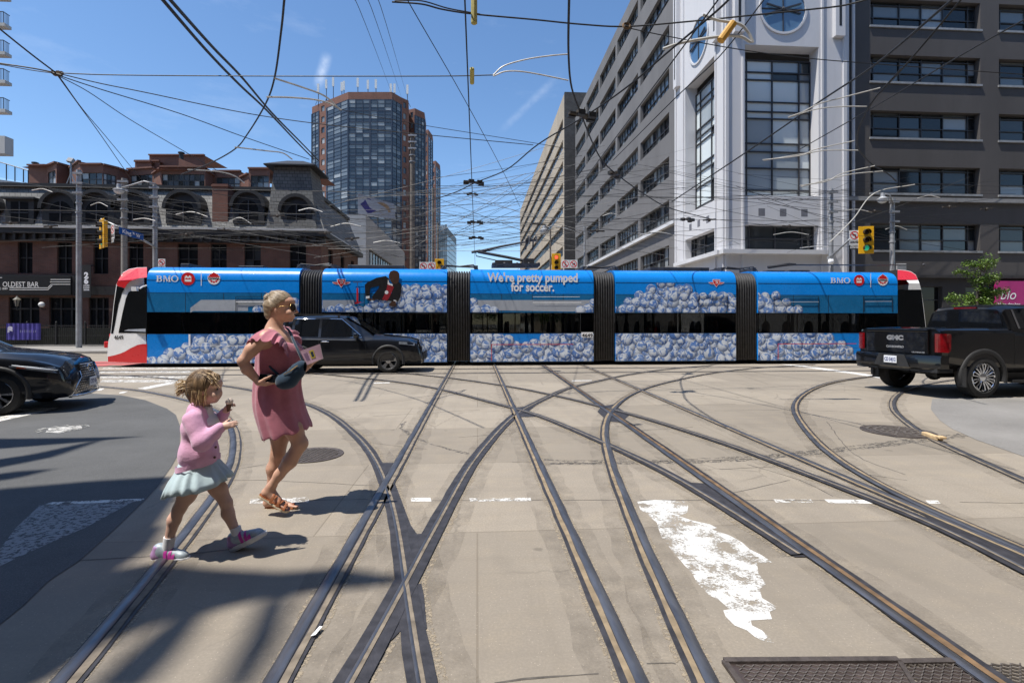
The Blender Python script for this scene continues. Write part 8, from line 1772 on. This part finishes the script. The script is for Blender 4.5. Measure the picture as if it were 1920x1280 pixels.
# legs
h1, k1, n1_ = c_(364, 905, -.065), c_(337, 952, -.07), c_(316, 1014, -.075); h2, k2, n2_ = c_(392, 895, .06), c_(424, 942, .055), c_(443, 998, .05)
S4.chain([h1, (h1+k1)/2, k1], [.062, .052, .038], .02); S4.chain([k1, k1+(n1_-k1)*.35+np.array((-.010, 0, 0)), n1_], [.037, .038, .025], .02); S4.cone(n1_, c_(314, 1036, -.075), .027, .028, .02); S4.cone(c_(312, 1040, -.075), c_(336, 1044, -.075), .026, .022, .02)
S4.chain([h2, (h2+k2)/2+np.array((.008, 0, .004)), k2], [.062, .051, .037], .02); S4.chain([k2, k2+(n2_-k2)*.35+np.array((-.012, 0, 0)), n2_], [.036, .038, .025], .02); S4.cone(n2_, c_(447, 1016, .05), .027, .026, .02); S4.cone(c_(447, 1016, .05), c_(475, 1006, .05), .026, .02, .02)
S4.build('body', M_SKINC, girl, 2)
mb = MB(); mb.ball(c_(411.6, 743), .006, 10, 6, sc=(.6, 2.0, .6)); mb.build('lips', M_LIP, girl, smooth=True, world=False)
for sy in (-1, 1):
    mb = MB(); mb.ball(c_(407.5, 729.5, sy*.034), .0085, 10, 8, sc=(.7, 1.1, .75)); mb.build('eye', M_EYE, girl, smooth=True, world=False)
    mb = MB(); mb.tube([Vector(c_(409.5, 722.5, sy*.026)), Vector(c_(407.5, 721.5, sy*.044)), Vector(c_(402, 723, sy*.058))], [.0015, .0028, .0012], 5); mb.build('eyebrow', M_HAIRC, girl, world=False)
# hair with a wind blown pony tail
S5 = SDF((-.26, -.16, .96), (.12, .16, 1.26), .0045)
S5.ell(c_(382, 723), (.103, .086, .105), .01); q1 = c_(404, 712); n1 = unit((.95, 0, -.10)); Xg, Yg, Zg = np.meshgrid(*S5.ax, indexing='ij', sparse=True); cut1 = (Xg-q1[0])*n1[0]+(Zg-q1[2])*n1[2]; q2 = c_(389, 733); n2v = unit((.62, 0, -.78)); cut2 = (Xg-q2[0])*n2v[0]+(Zg-q2[2])*n2v[2]; S5.D = np.maximum(S5.D, np.maximum(cut1, cut2)).astype(np.float32)
S5.cone(c_(404, 708), c_(398, 720, -.07), .03, .012, .02); S5.cone(c_(372, 736, -.055), c_(372, 762, -.06), .036, .016, .02); S5.cone(c_(362, 738, 0), c_(366, 758, 0), .045, .02, .02); S5.cone(c_(358, 722), c_(346, 726), .034, .03, .02); S5.cone(c_(346, 726), c_(334, 738), .028, .013, .015)
S5.warp(lambda X, Y, Z: .0010*np.sin(X*190+Y*120+Z*40)); S5.build('hair', M_HAIRC, girl, 2)
mb = MB(); rh = random.Random(4)
HS = [(.62, y, .72) for y in (-.5, -.3, -.1, .1, .3, .5)]+[(.5, -.75, .5), (.40, -.88, .2), (.25, -.95, 0), (.1, -.92, -.3), (-.1, -.85, -.5), (.2, -.5, .9), (.1, -.2, 1), (-.2, -.4, .95), (.5, .75, .5)]
strands(mb, c_(382, 723), (.103, .086, .105), HS, (-.97, 0, -.08), 520, rh, .0020, .05)
strands(mb, c_(382, 723), (.105, .088, .107), [(.1, -.3, 1), (.3, -.3, .95), (-.1, -.4, .9), (.35, -.5, .8)], (.15, -.9, -.55), 170, rh, .0020, .05)
mb.build('hair_strands', M_HAIRC, girl, smooth=True, world=False)
mb = MB(); rh = random.Random(9); M_HAIRL = hairmat('pale_hair_ends', (.26, .16, .07), (.62, .45, .24), (50, 50, 9))  # paler hair colour for the loose strands
for k in range(70):
    s = Vector(c_(350+rh.uniform(-5, 6), 724+rh.uniform(-8, 8), rh.uniform(-.03, .03))); e = Vector(c_(330+rh.uniform(-4, 12), 738+rh.uniform(-22, 8), rh.uniform(-.05, .05))); m_ = s.lerp(e, .5)+Vector((0, 0, rh.uniform(0, .02))); mb.tube([s, m_, e], [.0042, .0032, .001], 4)
for k in range(40):
    s = Vector(c_(372+rh.uniform(-12, 16), 735+rh.uniform(-8, 6), -.07+rh.uniform(-.02, .01))); e = s+Vector((rh.uniform(-.02, .015), rh.uniform(-.01, .01), -rh.uniform(.05, .1))); mb.tube([s, s.lerp(e, .5)+Vector((0, -.006, 0)), e], [.004, .003, .001], 4)
for k in range(24):
    s = Vector(c_(385+rh.uniform(-15, 20), 697+rh.uniform(0, 6), rh.uniform(-.06, .04))); e = Vector(c_(402+rh.uniform(-3, 14), 716+rh.uniform(-6, 14), -.075+rh.uniform(-.01, .02))); m_ = s.lerp(e, .5)+Vector((.012, -.02, .016)); mb.tube([s, m_, e], [.002, .002, .0008], 4)
mb.build('loose_hair', M_HAIRL, girl, world=False)
# cardigan
S6 = SDF((-.28, -.27, .52), (.24, .25, 1.06), .0045)
S6.ell(c_(376, 800), (.100, .140, .105), .04); S6.ell(c_(373, 838), (.100, .128, .12), .05); S6.cone(c_(373, 860), c_(373, 864), .098, .098, .05); S6.cone(c_(373, 852, -.04), c_(373, 852, .04), .106, .106, .04)
S6.cone(c_(372, 770, -.03), c_(376, 770, .03), .065, .065, .04)
e0 = np.array(a1); S6.chain([e0[0]+np.array((-.005, 0, .004)), e0[1]+np.array((-.006, 0, -.008)), e0[2]-unit(e0[2]-e0[1])*.01], [.057, .054, .034], .03); e0 = np.array(a2); S6.chain([e0[0], e0[1], e0[2]-unit(e0[2]-e0[1])*.005], [.055, .050, .033], .03)
S6.plane(c_(372, 872), (-.10, 0, -1)); S6.cone(c_(386, 752), c_(384, 776), .058, .050, .01, 'sub'); S6.cone(c_(402, 768, .01), c_(404, 786, .015), .030, .02, .01, 'sub')
S6.warp(lambda X, Y, Z: .0022*np.sin(Z*24-X*30+np.sin(Y*25)*2)*np.cos(X*18-Y*30)); S6.build('cardigan', M_CARDI, girl, 1)
mb = MB(); rws = []
for j in range(2):
    rws.append([(c_(372, 862+j*10)[0]+(.116+.004*math.sin(i*6.28/96*48))*math.cos(i*6.28/96)*1.02, .152*math.sin(i*6.28/96), c_(372, 862+j*10)[2]+.030*math.cos(i*6.28/96)) for i in range(96)])
mb.loft(rws, caps=False); o = mb.build('ribbed_hem', M_CARDI, girl, smooth=True, world=False)
for px, py in ((404.5, 838), (402.5, 857)): mb = MB(); mb.ball(c_(px, py, -.066), .0085, 10, 6); mb.build('button', pbr('button_brown', (.12, .06, .05), .4) if 'button_brown' not in bpy.data.materials else bpy.data.materials['button_brown'], girl, smooth=True, world=False)
mb = MB(); S7 = SDF((-.10, -.12, .84), (.12, .13, 1.02), .006); S7.ell(c_(384, 795, .01), (.088, .105, .085), .02); S7.cone(c_(382, 764), c_(382, 772), .05, .055, .02); S7.cone(c_(383, 752), c_(382, 764), .043, .043, .005, 'sub'); S7.build('white_top', cloth('white_top_cloth', (.70, .72, .70)), girl, 1)
# pleated skirt
rows = [(858, 373, 30, .115), (868, 374, 34, .128), (878, 374, 39, .15), (888, 373, 46, .172), (900, 373.5, 52.5, .195), (912, 374, 57, .21)]
mb = MB(); rr = []
for j, (py, pc, hx, hy) in enumerate(rows):
    c = c_(pc, py); f = (0, .02, .032, .042, .05, .054)[j]; pts = []
    for i in range(160):
        a = 2*math.pi*i/160; tri = .5+.5*math.sin(17*a+1.4*math.sin(a*3)+.8*math.sin(a*5)); k = 1+f*(tri-.5)*2*(.8+.4*math.sin(5*a+2)); zz_ = (.05*math.cos(a)*(j/5)**1.2+.012*math.sin(a*3+1)*(j/5)); pts.append((c[0]+hx*CD/F_PX*math.cos(a)*k, hy*math.sin(a)*k, c[2]+zz_))
    rr.append(pts)
mb.loft(rr, caps=False); o = mb.build('skirt', M_SKIRT_C, girl, smooth=True, world=False); s_ = o.modifiers.new('s', 'SOLIDIFY'); s_.thickness = .004
# socks and shoes
M_SOCK = cloth('white_sock', (.74, .73, .74), 300, 60, .3, .05); M_SHOEG = pbr('grey_trainer', (.38, .44, .48), .5, .15, .3, 22); M_SHOEP = pbr('magenta_trainer', (.55, .05, .34), .5, 0, .3, 18); M_SHOEV = pbr('lilac_trainer', (.42, .24, .44), .5, 0, .25, 18); M_TSOLE = pbr('white_trainer_sole', (.70, .69, .69), .6, 0, .08, 30)
def shoe(an, heel, toe, y, up_, sock_top):
    a, b = c_(*heel, y), c_(*toe, y); t = unit(b-a); L = np.linalg.norm(b-a); s = np.array((0, 1.0, 0)); u = np.cross(s, t)*-1; u = u if u[2] > 0 else -u
    P = lambda f, w, h: a+t*L*f+s*w+u*h
    A = c_(*an, y); mb = MB(); tp = c_(*sock_top, y); mb.tube([Vector(tp), Vector(tp*.5+A*.5), Vector(A)], [.034, .0335, .033], 16); mb.build('sock', M_SOCK, girl, smooth='auto', world=False)
    lo = np.minimum(a, b)-.1; hi = np.maximum(a, b)+.13
    G = SDF(lo, hi, .0045); G.cone(P(.16, 0, .048), P(.80, 0, .040), .035, .027, .02); G.cone(P(.14, 0, .05), P(.16, 0, .088), .033, .033, .02); G.cone(P(.3, 0, .075), P(.62, 0, .05), .034, .030, .03); G.ell(P(.82, 0, .040), (.038, .032, .026), .02)
    G.plane(P(0, 0, .022), -u); sh_ = G.build('shoe', M_SHOEG, girl, 1)
    out = [(0.0, .016), (.04, .034), (.2, .041), (.45, .038), (.7, .045), (.88, .040), (.97, .026), (1.01, .010)]; pts = [P(f, w, 0) for f, w in out]+[P(f, -w, 0) for f, w in out[::-1]]
    mb = MB(); rws = []
    for h, e in ((.002, .94), (.008, 1.0), (.026, 1.03), (.034, .99)): rws.append([a+t*L*(.5+((p-a).dot(t)/L-.5)*e)+s*(p-a).dot(s)*e+u*(h+(.016*max(0, ((p-a).dot(t)/L-.75)) if h < .01 else 0)) for p in pts])
    mb.loft([[tuple(q) for q in r_] for r_ in rws]); mb.build('sole', M_TSOLE, sh_, smooth='auto', world=False)
    H = SDF(lo, hi, .0045); H.cone(P(.12, 0, .05), P(.16, 0, .088), .0365, .0358, .02); H.cone(P(.13, 0, .045), P(.22, 0, .045), .0375, .0375, .02); H.plane(P(.30, 0, .05), t); H.plane(P(0, 0, .026), -u); H.plane(P(0, 0, .108), u); H.build('heel_counter', M_SHOEV, sh_, 1)
    for f0, f1, h, m_ in ((.36, .44, .100, M_SHOEP), (.50, .56, .083, M_SHOEP), (.61, .65, .068, M_SHOEP)):
        Q_ = [P(f0+(f1-f0)*k/8, .042*math.cos(math.pi*k/8), .034+(h-.028)*math.sin(math.pi*k/8)**.8) for k in range(9)]
        mb = MB(); mb.loft([[tuple(q-t*.011), tuple(q+u*.003), tuple(q+t*.011), tuple(q-u*.003)] for q in Q_]); mb.build('shoe_strap', m_, sh_, smooth='auto', world=False)
shoe((314, 1034), (288, 1053), (354, 1053), -.075, None, (318, 1006)); shoe((447, 1012), (437, 1034), (501, 1003), .05, None, (441, 988))
# the ice cream
ic = thing('ice_cream_cone', 'small ice cream cone with a white scoop in the girl\'s raised hand', 'ice cream', cp, -ALPHA); b0 = Vector(c_(428, 771, -.005)); t0 = Vector(c_(430, 756, -.005))
mb = MB(); mb.tube([b0, t0], [.008, .020], 14); mb.build('cone', pbr('dark_cone', (.10, .045, .02), .6, 0, .2, 40), ic, smooth='auto', world=False)
G = SDF(np.array(t0)-.06, np.array(t0)+.07, .004); G.ell(np.array(t0)+(0, 0, .008), (.024, .024, .018), .01); G.ell(np.array(t0)+(.005, 0, .022), (.015, .016, .012), .01); G.warp(lambda X, Y, Z: .002*np.sin(X*300)*np.sin(Z*260)); G.build('scoop', pbr('ice_cream', (.66, .55, .46), .4, 0, .2, 60), ic, 1)
# ------------------------------------------------------------------ patrons behind the patio railing
def patron(lab, px, py, cap, top):
    d = 33.6; p = at(px, 607, d); p.z = .18; o = thing('person', lab, 'person', p, -ALPHA); zt = at(px, py, d).z-.18
    G = SDF((-.4, -.45, -.02), (.4, .6, zt+.05), .014); hz = zt-.11
    G.ell((0, 0, hz), (.085, .1, .115), .03); G.cone((0, .02, hz-.1), (0, .03, hz-.2), .05, .055, .03); G.cone((-.01, -.095, hz-.02), (-.01, -.11, hz-.03), .012, .014, .01); G.ell((0, .05, hz-.40), (.17, .12, .22), .06); G.ell((0, .06, hz-.68), (.17, .14, .13), .06)
    for s in (-1, 1): G.chain([(s*.18, .05, hz-.25), (s*.25, .0, hz-.5), (s*.12, -.22, hz-.52)], [.055, .045, .035], .03); G.chain([(s*.09, .04, hz-.72), (s*.11, -.36, hz-.70), (s*.11, -.38, .06)], [.085, .06, .045], .04); G.cone((s*.11, -.38, .05), (s*.11, -.44, .03), .04, .03, .02)
    G.build('body', M_SKINA, o, 2)
    G = SDF((-.32, -.2, hz-.85), (.32, .3, hz-.12), .016); G.ell((0, .05, hz-.42), (.19, .14, .25), .06); G.ell((0, .06, hz-.68), (.18, .15, .13), .06)
    for s in (-1, 1): G.cone((s*.17, .05, hz-.25), (s*.23, .02, hz-.42), .07, .06, .04)
    G.build('shirt', top, o, 1); G = SDF((-.15, -.2, hz-.12), (.15, .2, hz+.2), .012); G.ell((0, .02, hz+.03), (.098, .112, .105), .02); G.plane((0, 0, hz+.015), (0, -.35, -1)); 
    if cap != M_HAIRC: G.cone((0, -.08, hz+.05), (0, -.17, hz+.035), .05, .04, .03); G.plane((0, 0, hz+.02), (0, 0, -1))
    G.build('cap' if cap != M_HAIRC else 'hair', cap, o, 1)
patron('seated patio guest in a white cap behind the purple banner', 25, 598, cloth('white_cap', (.66, .64, .62)), cloth('dark_shirt', (.04, .04, .05))); patron('seated dark haired patio guest right of the white cap', 52, 602, M_HAIRC, cloth('grey_shirt', (.12, .12, .13)))
